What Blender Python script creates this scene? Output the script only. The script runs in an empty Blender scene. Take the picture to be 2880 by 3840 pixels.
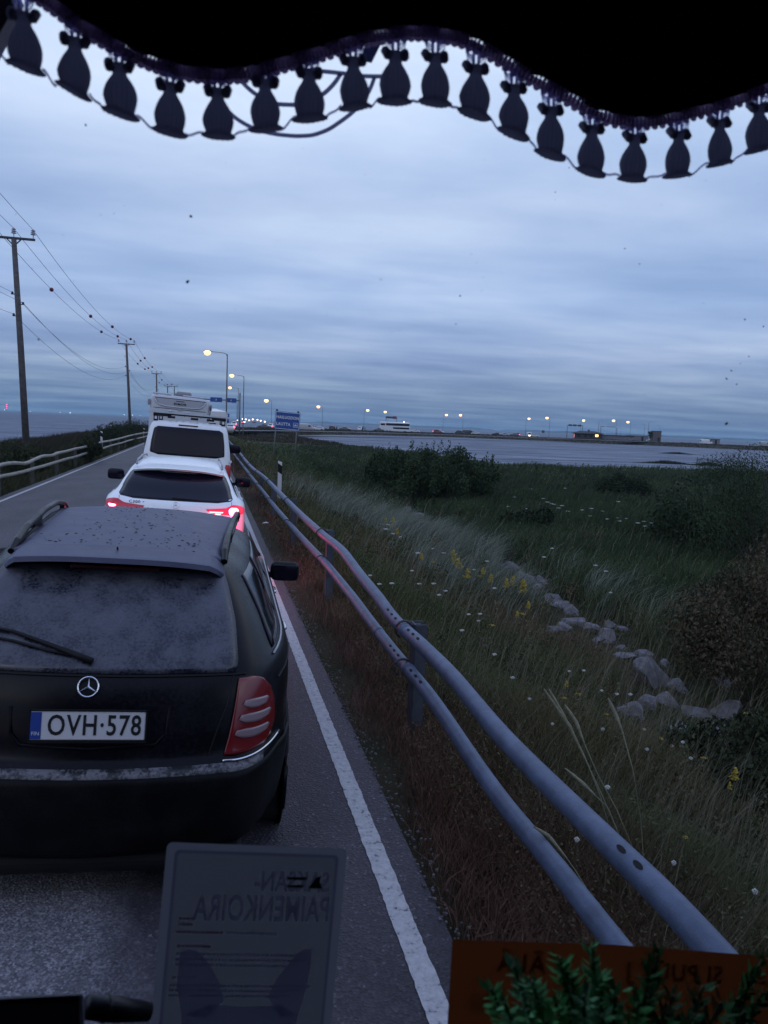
import bpy, bmesh, math, random
import numpy as np
from mathutils import Vector, Matrix, noise as mnoise
R = math.radians
rnd = random.Random(7)
nrs = np.random.RandomState(11)
SC = bpy.context.scene
COL = SC.collection

# ------------------------------------------------------------------ camera
H = 2.05                                   # eye height above the road
D = 1659.0                                 # width of the measuring grid in pixels (height 2212)
FPX = 2850 / 2880 * D
YAW, PITCH, ROLL = R(13.32), R(6.4886), R(2.29)
def cam_basis():
    Fh = Vector((math.sin(YAW), math.cos(YAW), 0)); Hh = Vector((math.cos(YAW), -math.sin(YAW), 0)); Z = Vector((0, 0, 1))
    F = math.cos(PITCH) * Fh - math.sin(PITCH) * Z
    n = math.sin(PITCH) * Fh + math.cos(PITCH) * Z
    return math.cos(ROLL) * Hh + math.sin(ROLL) * n, -math.sin(ROLL) * Hh + math.cos(ROLL) * n, F
CR, CU, CF = cam_basis()
cd = bpy.data.cameras.new('camera'); cam = bpy.data.objects.new('camera', cd); COL.objects.link(cam)
m = Matrix.Identity(4)
for i in range(3):
    m[i][0] = CR[i]; m[i][1] = CU[i]; m[i][2] = -CF[i]
m[0][3], m[1][3], m[2][3] = 0, 0, H
cam.matrix_world = m
cd.sensor_width = 36; cd.sensor_fit = 'AUTO'; cd.lens = 2850 / 3840 * 36
cd.clip_start = 0.05; cd.clip_end = 40000
cd.dof.use_dof = True; cd.dof.focus_distance = 14; cd.dof.aperture_fstop = 9
SC.camera = cam
def ray(px, py): return CF + CR * ((px - D / 2) / FPX) - CU * ((py - 1106) / FPX)
def gz(px, py, z=0.0):
    d = ray(px, py); t = (z - H) / d.z; return Vector((d.x * t, d.y * t, z))
def gy(px, py, Y):
    d = ray(px, py); t = Y / d.y; return Vector((d.x * t, Y, H + d.z * t))
def gx(px, py, X):
    d = ray(px, py); t = X / d.x; return Vector((X, d.y * t, H + d.z * t))
def gk(px, k, z):                          # a point on level z, k metres along the view, in column px
    lo, hi = 300.0, 2000.0                 # find the row with that column
    for _ in range(40):
        mid = (lo + hi) / 2; d = ray(px, mid); P = H + d.z * k
        if P > z: lo = mid
        else: hi = mid
    d = ray(px, mid); return Vector((d.x * k, d.y * k, z))

# ------------------------------------------------------------------ sky, sun, exposure
W = bpy.data.worlds.new('World'); SC.world = W; W.use_nodes = True
SC.view_settings.view_transform = 'Standard'; SC.view_settings.look = 'None'
SC.view_settings.exposure = 0.0; SC.view_settings.gamma = 1; SC.view_settings.use_curve_mapping = False
SUN_EL, SUN_AZ = R(3), R(215)               # azimuth from +Y towards +X
def nd(nt, typ, **kw):
    n = nt.nodes.new(typ)
    for k, v in kw.items(): setattr(n, k, v)
    return n
def ramp(nt, stops, interp='LINEAR'):
    n = nt.nodes.new('ShaderNodeValToRGB'); r = n.color_ramp; r.interpolation = interp
    while len(r.elements) < len(stops): r.elements.new(0.5)
    for e, (p, c) in zip(r.elements, stops):
        e.position = p; e.color = (*c, 1) if len(c) == 3 else c
    return n
def build_world():
    nt = W.node_tree; nt.nodes.clear(); L = nt.links.new
    out = nd(nt, 'ShaderNodeOutputWorld'); bg = nd(nt, 'ShaderNodeBackground')
    tc = nd(nt, 'ShaderNodeTexCoord'); sep = nd(nt, 'ShaderNodeSeparateXYZ'); L(tc.outputs['Generated'], sep.inputs[0])
    mx = nd(nt, 'ShaderNodeMath', operation='MAXIMUM'); L(sep.outputs['Z'], mx.inputs[0]); mx.inputs[1].default_value = 0.0
    el = ramp(nt, [(0.0, (0.115, 0.205, 0.375)), (0.035, (0.16, 0.26, 0.44)), (0.09, (0.28, 0.385, 0.62)), (0.16, (0.39, 0.52, 0.79)), (0.26, (0.395, 0.515, 0.77)), (0.36, (0.56, 0.69, 0.94)), (0.48, (0.75, 0.86, 1.05)), (0.60, (0.50, 0.61, 0.95)), (1.0, (0.36, 0.47, 0.84))])
    L(mx.outputs[0], el.inputs[0])
    # the cloud sheet seen in perspective: project the direction onto a flat layer
    ad = nd(nt, 'ShaderNodeMath', operation='ADD'); L(mx.outputs[0], ad.inputs[0]); ad.inputs[1].default_value = 0.055
    dx = nd(nt, 'ShaderNodeMath', operation='DIVIDE'); L(sep.outputs['X'], dx.inputs[0]); L(ad.outputs[0], dx.inputs[1])
    dy = nd(nt, 'ShaderNodeMath', operation='DIVIDE'); L(sep.outputs['Y'], dy.inputs[0]); L(ad.outputs[0], dy.inputs[1])
    cb = nd(nt, 'ShaderNodeCombineXYZ'); L(dx.outputs[0], cb.inputs[0]); L(dy.outputs[0], cb.inputs[1])
    mp = nd(nt, 'ShaderNodeMapping'); L(cb.outputs[0], mp.inputs['Vector']); mp.inputs['Rotation'].default_value = (0, 0, R(15)); mp.inputs['Scale'].default_value = (0.62, 1.0, 1); mp.inputs['Location'].default_value = (2.3, 0.7, 0)
    n1 = nd(nt, 'ShaderNodeTexNoise'); L(mp.outputs[0], n1.inputs['Vector']); n1.inputs['Scale'].default_value = 0.80; n1.inputs['Detail'].default_value = 7; n1.inputs['Roughness'].default_value = 0.52; n1.inputs['Distortion'].default_value = 0.15
    c1 = ramp(nt, [(0.30, (0.60, 0.70, 0.82)), (0.45, (0.86, 0.91, 0.96)), (0.56, (1.12, 1.10, 1.07)), (0.70, (1.46, 1.36, 1.20))])
    L(n1.outputs['Fac'], c1.inputs[0])
    # long thin streaks low in the sky
    mp2 = nd(nt, 'ShaderNodeMapping'); L(tc.outputs['Generated'], mp2.inputs['Vector']); mp2.inputs['Scale'].default_value = (1.7, 1.7, 17)
    n2 = nd(nt, 'ShaderNodeTexNoise'); L(mp2.outputs[0], n2.inputs['Vector']); n2.inputs['Scale'].default_value = 1.0; n2.inputs['Detail'].default_value = 4; n2.inputs['Distortion'].default_value = 0.6
    c2 = ramp(nt, [(0.32, (0.80, 0.86, 0.92)), (0.5, (0.97, 0.98, 1.0)), (0.66, (1.20, 1.15, 1.08))]); L(n2.outputs['Fac'], c2.inputs[0])
    lowm = ramp(nt, [(0.0, (0.25,) * 3), (0.05, (.6,) * 3), (0.14, (0.25,) * 3), (0.24, (0.0,) * 3)]); L(mx.outputs[0], lowm.inputs[0])
    m1 = nd(nt, 'ShaderNodeMixRGB', blend_type='MULTIPLY'); m1.inputs[0].default_value = 0.8; L(el.outputs[0], m1.inputs[1]); L(c1.outputs[0], m1.inputs[2])
    m2 = nd(nt, 'ShaderNodeMixRGB', blend_type='MULTIPLY'); L(lowm.outputs[0], m2.inputs[0]); L(m1.outputs[0], m2.inputs[1]); L(c2.outputs[0], m2.inputs[2])
    # a little of the clear dusk sky shining through
    sky = nd(nt, 'ShaderNodeTexSky', sky_type='NISHITA'); sky.sun_disc = False; sky.sun_elevation = SUN_EL; sky.sun_rotation = SUN_AZ
    ms = nd(nt, 'ShaderNodeMixRGB', blend_type='ADD'); ms.inputs[0].default_value = 0.010
    L(m2.outputs[0], ms.inputs[1]); L(sky.outputs[0], ms.inputs[2])
    L(ms.outputs[0], bg.inputs[0]); bg.inputs[1].default_value = 1.0
    L(bg.outputs[0], out.inputs[0])
build_world()
sd = bpy.data.lights.new('sun', 'SUN'); so = bpy.data.objects.new('sun', sd); COL.objects.link(so)
sd.energy = 0.12; sd.angle = R(25); sd.color = (0.95, 0.93, 1.0)
so.rotation_euler = Vector((-math.sin(SUN_AZ), -math.cos(SUN_AZ), -math.tan(R(35)))).to_track_quat('-Z', 'Y').to_euler()

# ------------------------------------------------------------------ materials
MATS = {}
def mat(name, col, rough=0.6, metal=0.0, coat=0.0, var=0.0, vs=8.0, bump=0.0, bs=60.0, emit=None, es=0.0, spec=0.5, trans=0.0, alpha=None, detail=5, col2=None, vstops=(0.35, 0.65)):
    if name in MATS: return MATS[name]
    M = bpy.data.materials.new(name); M.use_nodes = True; nt = M.node_tree; b = nt.nodes['Principled BSDF']; L = nt.links.new
    b.inputs['Base Color'].default_value = (*col, 1); b.inputs['Roughness'].default_value = rough; b.inputs['Metallic'].default_value = metal
    b.inputs['Coat Weight'].default_value = coat; b.inputs['Coat Roughness'].default_value = 0.12; b.inputs['Specular IOR Level'].default_value = spec
    b.inputs['Transmission Weight'].default_value = trans
    tc = nd(nt, 'ShaderNodeTexCoord')
    if var or col2:
        n = nd(nt, 'ShaderNodeTexNoise'); L(tc.outputs['Object'], n.inputs['Vector']); n.inputs['Scale'].default_value = vs; n.inputs['Detail'].default_value = detail; n.inputs['Roughness'].default_value = 0.65
        c2 = col2 or tuple(min(1, c * (1 + var)) for c in col); c1 = col if col2 else tuple(c * (1 - var) for c in col)
        r = ramp(nt, [(vstops[0], c1), (vstops[1], c2)]); L(n.outputs['Fac'], r.inputs[0]); L(r.outputs[0], b.inputs['Base Color'])
    if bump:
        n = nd(nt, 'ShaderNodeTexNoise'); L(tc.outputs['Object'], n.inputs['Vector']); n.inputs['Scale'].default_value = bs; n.inputs['Detail'].default_value = 4
        bp = nd(nt, 'ShaderNodeBump'); bp.inputs['Strength'].default_value = bump; bp.inputs['Distance'].default_value = 0.01; L(n.outputs['Fac'], bp.inputs['Height']); L(bp.outputs[0], b.inputs['Normal'])
    if emit: b.inputs['Emission Color'].default_value = (*emit, 1); b.inputs['Emission Strength'].default_value = es
    MATS[name] = M; return M
def thin_mat(name, col, t=.6, rough=.5):
    if name in MATS: return MATS[name]
    M = bpy.data.materials.new(name); M.use_nodes = True; nt = M.node_tree; nt.nodes.clear(); o = nd(nt, 'ShaderNodeOutputMaterial'); mx = nd(nt, 'ShaderNodeMixShader'); d = nd(nt, 'ShaderNodeBsdfDiffuse'); t_ = nd(nt, 'ShaderNodeBsdfTranslucent')
    for q in (d, t_): q.inputs[0].default_value = (*col, 1)
    mx.inputs[0].default_value = t; nt.links.new(d.outputs[0], mx.inputs[1]); nt.links.new(t_.outputs[0], mx.inputs[2]); nt.links.new(mx.outputs[0], o.inputs[0]); MATS[name] = M; return M
def veg_mat(name, rough=0.8, trans=0.0):
    if name in MATS: return MATS[name]
    M = bpy.data.materials.new(name); M.use_nodes = True; nt = M.node_tree; b = nt.nodes['Principled BSDF']
    a = nd(nt, 'ShaderNodeAttribute', attribute_name='Col'); nt.links.new(a.outputs['Color'], b.inputs['Base Color'])
    b.inputs['Roughness'].default_value = rough; b.inputs['Specular IOR Level'].default_value = 0.06
    MATS[name] = M; return M

# ------------------------------------------------------------------ object helpers
def tag(o, label=None, cat=None, group=None, kind=None):
    if label: o['label'] = label
    if cat: o['category'] = cat
    if group: o['group'] = group
    if kind: o['kind'] = kind
    return o
def empty(name, loc=(0, 0, 0), rot=(0, 0, 0), label=None, cat=None, group=None):
    o = bpy.data.objects.new(name, None); COL.objects.link(o); o.location = loc; o.rotation_euler = rot; o.empty_display_size = 0.1
    return tag(o, label, cat, group)
def kids(o): return [c for c in bpy.data.objects if c.parent == o]
def copy_tree(o, parent=None, ch=None):
    if ch is None:
        ch = {}
        for c in bpy.data.objects:
            if c.parent: ch.setdefault(c.parent.name, []).append(c)
    c = o.copy(); COL.objects.link(c); c.parent = parent
    for k in ch.get(o.name, []): copy_tree(k, c, ch)
    return c
class MB:
    def __init__(s): s.v = []; s.f = []; s.c = []
    def add(s, vs, fs):
        o = len(s.v); s.v += [tuple(p) for p in vs]; s.f += [tuple(i + o for i in f) for f in fs]; return s
    def box(s, c, d, rot=None):
        h = [x / 2 for x in d]
        vs = [Vector((x * h[0], y * h[1], z * h[2])) for x in (-1, 1) for y in (-1, 1) for z in (-1, 1)]
        if rot is not None: vs = [rot @ v for v in vs]
        vs = [v + Vector(c) for v in vs]
        return s.add(vs, [(0, 1, 3, 2), (4, 6, 7, 5), (0, 4, 5, 1), (2, 3, 7, 6), (0, 2, 6, 4), (1, 5, 7, 3)])
    def rbox(s, c, d, r, seg=3, rot=None):
        bm = bmesh.new(); bmesh.ops.create_cube(bm, size=1)
        for v in bm.verts: v.co = Vector((v.co.x * d[0], v.co.y * d[1], v.co.z * d[2]))
        bmesh.ops.bevel(bm, geom=list(bm.edges), offset=min(r, min(d) * 0.49), segments=seg, profile=0.5, affect='EDGES')
        bm.verts.index_update(); vs = [v.co.copy() for v in bm.verts]; fs = [[v.index for v in f.verts] for f in bm.faces]; bm.free()
        if rot is not None: vs = [rot @ v for v in vs]
        return s.add([v + Vector(c) for v in vs], fs)
    def tube(s, pts, r, n=10, caps=True, flat=1.0):
        pts = [Vector(p) for p in pts]; rr = r if isinstance(r, (list, tuple)) else [r] * len(pts)
        rings = []; up0 = Vector((0, 0, 1))
        for i, p in enumerate(pts):
            t = (pts[min(i + 1, len(pts) - 1)] - pts[max(i - 1, 0)]).normalized()
            u = up0 if abs(t.z) < 0.95 else Vector((0, 1, 0))
            a = t.cross(u).normalized(); b = a.cross(t).normalized()
            rings.append([p + (a * math.cos(2 * math.pi * k / n) + b * math.sin(2 * math.pi * k / n) * flat) * rr[i] for k in range(n)])
        vs = [v for g in rings for v in g]; fs = []
        for i in range(len(pts) - 1):
            for k in range(n):
                a, b = i * n + k, i * n + (k + 1) % n; fs.append((a, b, b + n, a + n))
        if caps: fs.append(tuple(range(n - 1, -1, -1))); fs.append(tuple(range((len(pts) - 1) * n, len(pts) * n)))
        return s.add(vs, fs)
    def lathe(s, prof, n=24, c=(0, 0, 0), axis='Z', ridge=0, ramp_=0.0, sy=1.0, rot=None):
        vs = []; fs = []
        for (r, z) in prof:
            for k in range(n):
                a = 2 * math.pi * k / n; q = r * (1 + ramp_ * math.cos(ridge * a)) if ridge else r
                p = Vector((q * math.cos(a), q * math.sin(a) * sy, z))
                if axis == 'X': p = Vector((p.z, p.x, p.y))
                if axis == 'Y': p = Vector((p.x, p.z, p.y))
                if rot is not None: p = rot @ p
                vs.append(p + Vector(c))
        for i in range(len(prof) - 1):
            for k in range(n):
                a, b = i * n + k, i * n + (k + 1) % n; fs.append((a, b, b + n, a + n))
        fs.append(tuple(range(n - 1, -1, -1))); fs.append(tuple(range((len(prof) - 1) * n, len(prof) * n)))
        return s.add(vs, fs)
    def prism(s, outline, thick):
        """outline: 3D polygon; thick: Vector"""
        n = len(outline); a = [Vector(p) for p in outline]; b = [p + Vector(thick) for p in a]
        return s.add(a + b, [tuple(range(n)), tuple(range(2 * n - 1, n - 1, -1))] + [(i, i + n, (i + 1) % n + n, (i + 1) % n) for i in range(n)])
    def band(s, A, B, thick):
        """a strip between two polylines A, B (same count), with a thickness vector"""
        n = len(A); t = Vector(thick)
        vs = [Vector(p) for p in A] + [Vector(p) for p in B] + [Vector(p) + t for p in A] + [Vector(p) + t for p in B]; fs = []
        for i in range(n - 1):
            fs += [(i, i + 1, n + i + 1, n + i), (2 * n + i, 3 * n + i, 3 * n + i + 1, 2 * n + i + 1), (i, 2 * n + i, 2 * n + i + 1, i + 1), (n + i, n + i + 1, 3 * n + i + 1, 3 * n + i)]
        fs += [(0, n, 3 * n, 2 * n), (n - 1, 3 * n - 1, 4 * n - 1, 2 * n - 1)]
        return s.add(vs, fs)
    def build(s, name, material, parent=None, smooth=False, angle=None, loc=None):
        me = bpy.data.meshes.new(name); me.from_pydata(s.v, [], s.f); me.update()
        bm = bmesh.new(); bm.from_mesh(me); bmesh.ops.recalc_face_normals(bm, faces=bm.faces); bm.to_mesh(me); bm.free()
        me.materials.append(material)
        o = bpy.data.objects.new(name, me); COL.objects.link(o)
        if parent is not None: o.parent = parent
        if loc is not None: o.location = loc
        if smooth or angle:
            me.polygons.foreach_set('use_smooth', [True] * len(me.polygons))
            if angle: me.set_sharp_from_angle(angle=R(angle))
        return o
def text_mesh(name, txt, size, material, parent, M, mirror=False, extrude=0.0005, bold=0.0, spacing=1.0, sx=1.0, align='CENTER'):
    """lettering as a mesh: text in its local XY plane, centred, put in place by the matrix M"""
    cu = bpy.data.curves.new('lettering_curve', 'FONT'); cu.body = txt; cu.size = size; cu.align_x = align; cu.align_y = 'CENTER'
    cu.extrude = extrude; cu.offset = bold; cu.space_character = spacing; cu.resolution_u = 3
    to = bpy.data.objects.new('lettering_tmp', cu); COL.objects.link(to); bpy.context.view_layer.update()
    me = bpy.data.meshes.new_from_object(to); bpy.data.objects.remove(to); me.name = name
    S = Matrix.Diagonal(((-1 if mirror else 1) * sx, 1, 1, 1)); me.transform(M @ S); me.materials.clear(); me.materials.append(material)
    bm = bmesh.new(); bm.from_mesh(me); bmesh.ops.recalc_face_normals(bm, faces=bm.faces); bm.to_mesh(me); bm.free()
    o = bpy.data.objects.new(name, me); COL.objects.link(o); o.parent = parent; return o
FACE_BACK = Matrix.Rotation(R(90), 4, 'X')        # XY text plane -> XZ, read from -Y
def soup(name, V, F4, F3, cols, material, parent=None):
    """fast mesh from numpy: V (n,3), quads F4, tris F3, cols (n,3) per vertex"""
    me = bpy.data.meshes.new(name); n4, n3 = len(F4), len(F3)
    me.vertices.add(len(V)); me.vertices.foreach_set('co', np.asarray(V, np.float32).ravel())
    me.loops.add(n4 * 4 + n3 * 3); me.loops.foreach_set('vertex_index', np.concatenate([np.asarray(F4).ravel(), np.asarray(F3).ravel()]).astype(np.int32))
    me.polygons.add(n4 + n3)
    me.polygons.foreach_set('loop_start', np.concatenate([np.arange(n4) * 4, n4 * 4 + np.arange(n3) * 3]).astype(np.int32))
    if cols is not None:
        at = me.color_attributes.new('Col', 'FLOAT_COLOR', 'POINT')
        at.data.foreach_set('color', np.hstack([cols, np.ones((len(V), 1))]).astype(np.float32).ravel())
    me.materials.append(material); me.update(calc_edges=True); me.validate()
    o = bpy.data.objects.new(name, me); COL.objects.link(o)
    if parent is not None: o.parent = parent
    return o
def vnoise(x, y, s, seed=0):
    """smooth value noise on arrays"""
    r = np.random.RandomState(seed); G = r.rand(256, 256); x = x / s + 1000; y = y / s + 1000
    i = np.floor(x).astype(int); j = np.floor(y).astype(int); fx = x - i; fy = y - j; fx = fx * fx * (3 - 2 * fx); fy = fy * fy * (3 - 2 * fy)
    g = lambda a, b: G[a % 256, b % 256]
    return (g(i, j) * (1 - fx) + g(i + 1, j) * fx) * (1 - fy) + (g(i, j + 1) * (1 - fx) + g(i + 1, j + 1) * fx) * fy

# ------------------------------------------------------------------ the place: land and water
WZ = -1.7
near_shore = [gz(665, 946, -1.3), gz(720, 952, -1.2), gz(794, 960, -1.1), gz(900, 974, -1.1), gz(1030, 998, -1.1), gz(1200, 1006, -1.1), gz(1400, 1012, -1.1), gz(1659, 1018, -1.1)]
far_shore = [gz(634, 940.6, WZ), gz(700, 939.5, WZ), gz(783, 939.7, WZ), gz(978, 944.6, WZ), gz(1187, 953, WZ), gz(1382, 961.6, WZ), gz(1659, 974, WZ)]
ns = near_shore[-1]; fs_ = far_shore[-1]
BAY = [(p.x, p.y) for p in near_shore] + [(ns.x + 90, ns.y - 18), (ns.x + 500, ns.y - 60), (fs_.x + 500, fs_.y - 120), (fs_.x + 120, fs_.y - 22)] + [(p.x, p.y) for p in reversed(far_shore)]
far_line = [(p.x, p.y) for p in far_shore] + [(fs_.x + 120, fs_.y - 22), (fs_.x + 500, fs_.y - 120)]
LAND = [(-17, -60), (-17.5, 120), (-22, 200), (-14, 262)] + [(x + 4, y + (60 if y > 230 else 66)) for (x, y) in far_line[1:]] + [(fs_.x + 520, -60)]
def poly_sd(P, x, y):
    """signed distance to polygon: positive inside"""
    P = np.array(P); n = len(P); d = np.full(x.shape, 1e18); ins = np.zeros(x.shape, bool)
    for i in range(n):
        a = P[i]; b = P[(i + 1) % n]; e = b - a; wx = x - a[0]; wy = y - a[1]
        t = np.clip((wx * e[0] + wy * e[1]) / (e @ e), 0, 1); d = np.minimum(d, (wx - e[0] * t) ** 2 + (wy - e[1] * t) ** 2)
        c = ((a[1] > y) != (b[1] > y)); xi = a[0] + (y - a[1]) * e[0] / (e[1] if e[1] else 1e-9); ins ^= c & (x < xi)
    return np.where(ins, 1, -1) * np.sqrt(d)
def terrain(x, y):
    x = np.asarray(x, float); y = np.asarray(y, float)
    cross = np.interp(x, [-40, -20, -17, -12, -8, -6, -5.2, -4.7, -1.9, 1.0, 1.5, 2.2, 3.6, 5.2, 6.6, 12, 40, 500],
                      [-3.5, -2.3, -1.7, -1.1, -.55, -.22, -.12, -.09, .05, -.09, -.13, -.25, -.75, -1.15, -1.3, -1.4, -1.5, -1.5])
    far = np.clip((y - 150) / 60, 0, 1); far = far * far * (3 - 2 * far)
    h = cross * (1 - far) + (-0.42) * far
    bay = poly_sd(BAY, x, y); land = poly_sd(LAND, x, y)
    bank = np.clip((-bay) / 6.0, -1, 1); hb = WZ + bank * np.where(bay > 0, 0.8, 0.45) + np.clip((-bay - 6) * 0.06, 0, 5)
    hb = np.where(far > .5, WZ + np.clip(-bay, -6, 60) * 0.2, hb)
    h = np.minimum(h, hb)
    h = np.minimum(h, WZ + np.clip(land, -30, 60) * 0.12 + 0.05)
    bumpy = (vnoise(x, y, 1.7, 1) - .5) * .12 + (vnoise(x, y, 6, 2) - .5) * .25
    side = np.clip((np.abs(x + 1.9) - 3.3) / 2.0, 0, 1)
    return h + bumpy * side * (1 - far * .7)
def axis_pts(parts):
    o = []
    for a, b, s in parts: o += list(np.arange(a, b, s))
    return np.array(o + [parts[-1][1]])
XS = axis_pts([(-60, -20, 4), (-20, -6, .7), (-6, 8, .28), (8, 40, 1.0), (40, 120, 3), (120, 620, 9)])
YS = axis_pts([(-60, 0, 6), (0, 20, .35), (20, 60, .9), (60, 130, 2.5), (130, 420, 4)])
GX, GY = np.meshgrid(XS, YS); GZ = terrain(GX, GY)
nx, ny = len(XS), len(YS); ii = np.arange(nx * ny).reshape(ny, nx)
F4 = np.stack([ii[:-1, :-1], ii[:-1, 1:], ii[1:, 1:], ii[1:, :-1]], -1).reshape(-1, 4)
gm = bpy.data.materials.new('soil'); gm.use_nodes = True
def build_soil():
    nt = gm.node_tree; L = nt.links.new; b = nt.nodes['Principled BSDF']; tc = nd(nt, 'ShaderNodeTexCoord')
    n = nd(nt, 'ShaderNodeTexNoise'); L(tc.outputs['Object'], n.inputs['Vector']); n.inputs['Scale'].default_value = 0.5; n.inputs['Detail'].default_value = 8; n.inputs['Roughness'].default_value = .7
    r = ramp(nt, [(0.35, (.030, .034, .018)), (0.5, (.05, .042, .026)), (0.65, (.075, .058, .04))]); L(n.outputs['Fac'], r.inputs[0]); L(r.outputs[0], b.inputs['Base Color'])
    n2 = nd(nt, 'ShaderNodeTexNoise'); L(tc.outputs['Object'], n2.inputs['Vector']); n2.inputs['Scale'].default_value = 25; n2.inputs['Detail'].default_value = 6
    bp = nd(nt, 'ShaderNodeBump'); bp.inputs['Strength'].default_value = 1; bp.inputs['Distance'].default_value = .06; L(n2.outputs['Fac'], bp.inputs['Height']); L(bp.outputs[0], b.inputs['Normal'])
    b.inputs['Roughness'].default_value = .95; b.inputs['Specular IOR Level'].default_value = .1
build_soil()
ground = soup('ground', np.stack([GX.ravel(), GY.ravel(), GZ.ravel()], 1), F4, np.zeros((0, 3), int), None, gm)
ground.data.polygons.foreach_set('use_smooth', [True] * len(ground.data.polygons)); tag(ground, kind='structure')
# sea
def water_material():
    M = bpy.data.materials.new('water'); M.use_nodes = True; nt = M.node_tree; b = nt.nodes['Principled BSDF']; L = nt.links.new
    nt.nodes.remove(b); ou = [q for q in nt.nodes if q.type == 'OUTPUT_MATERIAL'][0]; df = nd(nt, 'ShaderNodeBsdfDiffuse'); df.inputs[0].default_value = (.042, .048, .088, 1)
    gl_ = nd(nt, 'ShaderNodeBsdfGlossy'); gl_.inputs[0].default_value = (.86, .93, 1, 1); gl_.inputs['Roughness'].default_value = .30; fr = nd(nt, 'ShaderNodeFresnel'); fr.inputs[0].default_value = 1.33
    cu_ = ramp(nt, [(0, (.02,) * 3), (.35, (.09,) * 3), (1, (.20,) * 3)]); L(fr.outputs[0], cu_.inputs[0]); ms_ = nd(nt, 'ShaderNodeMixShader'); tw = nd(nt, 'ShaderNodeTexCoord'); mw = nd(nt, 'ShaderNodeMapping'); L(tw.outputs['Object'], mw.inputs['Vector']); mw.inputs['Rotation'].default_value = (0, 0, R(-13)); mw.inputs['Scale'].default_value = (.06, .38, 1)
    nw = nd(nt, 'ShaderNodeTexNoise'); L(mw.outputs[0], nw.inputs['Vector']); nw.inputs['Scale'].default_value = 1; nw.inputs['Detail'].default_value = 8; nw.inputs['Roughness'].default_value = .75
    rw_ = ramp(nt, [(.36, (.35,) * 3), (.5, (.95,) * 3), (.64, (1.75,) * 3)]); L(nw.outputs['Fac'], rw_.inputs[0]); mq = nd(nt, 'ShaderNodeMath', operation='MULTIPLY'); L(cu_.outputs[0], mq.inputs[0]); L(rw_.outputs[0], mq.inputs[1]); L(mq.outputs[0], ms_.inputs[0]); L(df.outputs[0], ms_.inputs[1]); L(gl_.outputs[0], ms_.inputs[2]); L(ms_.outputs[0], ou.inputs[0])
    tc = nd(nt, 'ShaderNodeTexCoord'); mp = nd(nt, 'ShaderNodeMapping'); L(tc.outputs['Object'], mp.inputs['Vector']); mp.inputs['Rotation'].default_value = (0, 0, R(-14)); mp.inputs['Scale'].default_value = (.45, 1, 1)
    n = nd(nt, 'ShaderNodeTexNoise'); L(mp.outputs[0], n.inputs['Vector']); n.inputs['Scale'].default_value = 1.1; n.inputs['Detail'].default_value = 7; n.inputs['Roughness'].default_value = .62
    bp = nd(nt, 'ShaderNodeBump'); bp.inputs['Strength'].default_value = 1.0; bp.inputs['Distance'].default_value = .35; L(n.outputs['Fac'], bp.inputs['Height']); L(bp.outputs[0], gl_.inputs['Normal']); L(bp.outputs[0], fr.inputs['Normal'])
    return M
WMAT = water_material()
s_ = MB(); s_.add([(-15000, -3000, WZ), (15000, -3000, WZ), (15000, 16000, WZ), (-15000, 16000, WZ)], [(0, 1, 2, 3)])
tag(s_.build('sea', WMAT), kind='structure')

# far coasts, low wooded land with a ragged top
def coast(name, x0, x1, k, hmax, seed, ends=True):
    mb = MB(); n = 160; A = []; Bk = []; T = []
    for i in range(n + 1):
        px = x0 + (x1 - x0) * i / n; P = gk(px, k, WZ)
        h = hmax * (.72 + .28 * mnoise.noise(Vector((i * .09, seed, 0))) + .12 * mnoise.noise(Vector((i * .9, seed, 3))))
        e = min(i, n - i) / n
        if ends: h *= min(1, e * 14) ** .5 if e > 0 else 0.05
        dirv = Vector((P.x, P.y, 0)).normalized()
        A.append(P - Vector((0, 0, .3))); T.append(P + dirv * 60 + Vector((0, 0, max(h, .4)))); Bk.append(P + dirv * 500 + Vector((0, 0, max(h * .9, .3))))
    nn = n + 1; mb.add(A + T + Bk, [(i, i + 1, nn + i + 1, nn + i) for i in range(n)] + [(nn + i, nn + i + 1, 2 * nn + i + 1, 2 * nn + i) for i in range(n)])
    return tag(mb.build(name, mat('far_forest', (.035, .06, .07), .95, var=.25, vs=.01, spec=.1), smooth=False), kind='structure')
coast('far_coast', 1120, 1760, 4200, 17, 1)
coast('far_coast', 660, 1070, 4800, 17, 2)
coast('far_coast', 1080, 1500, 6500, 20, 5)
coast('far_coast', -40, 470, 9000, 14, 8)
coast('far_coast', 440, 700, 7500, 13, 11)

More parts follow.
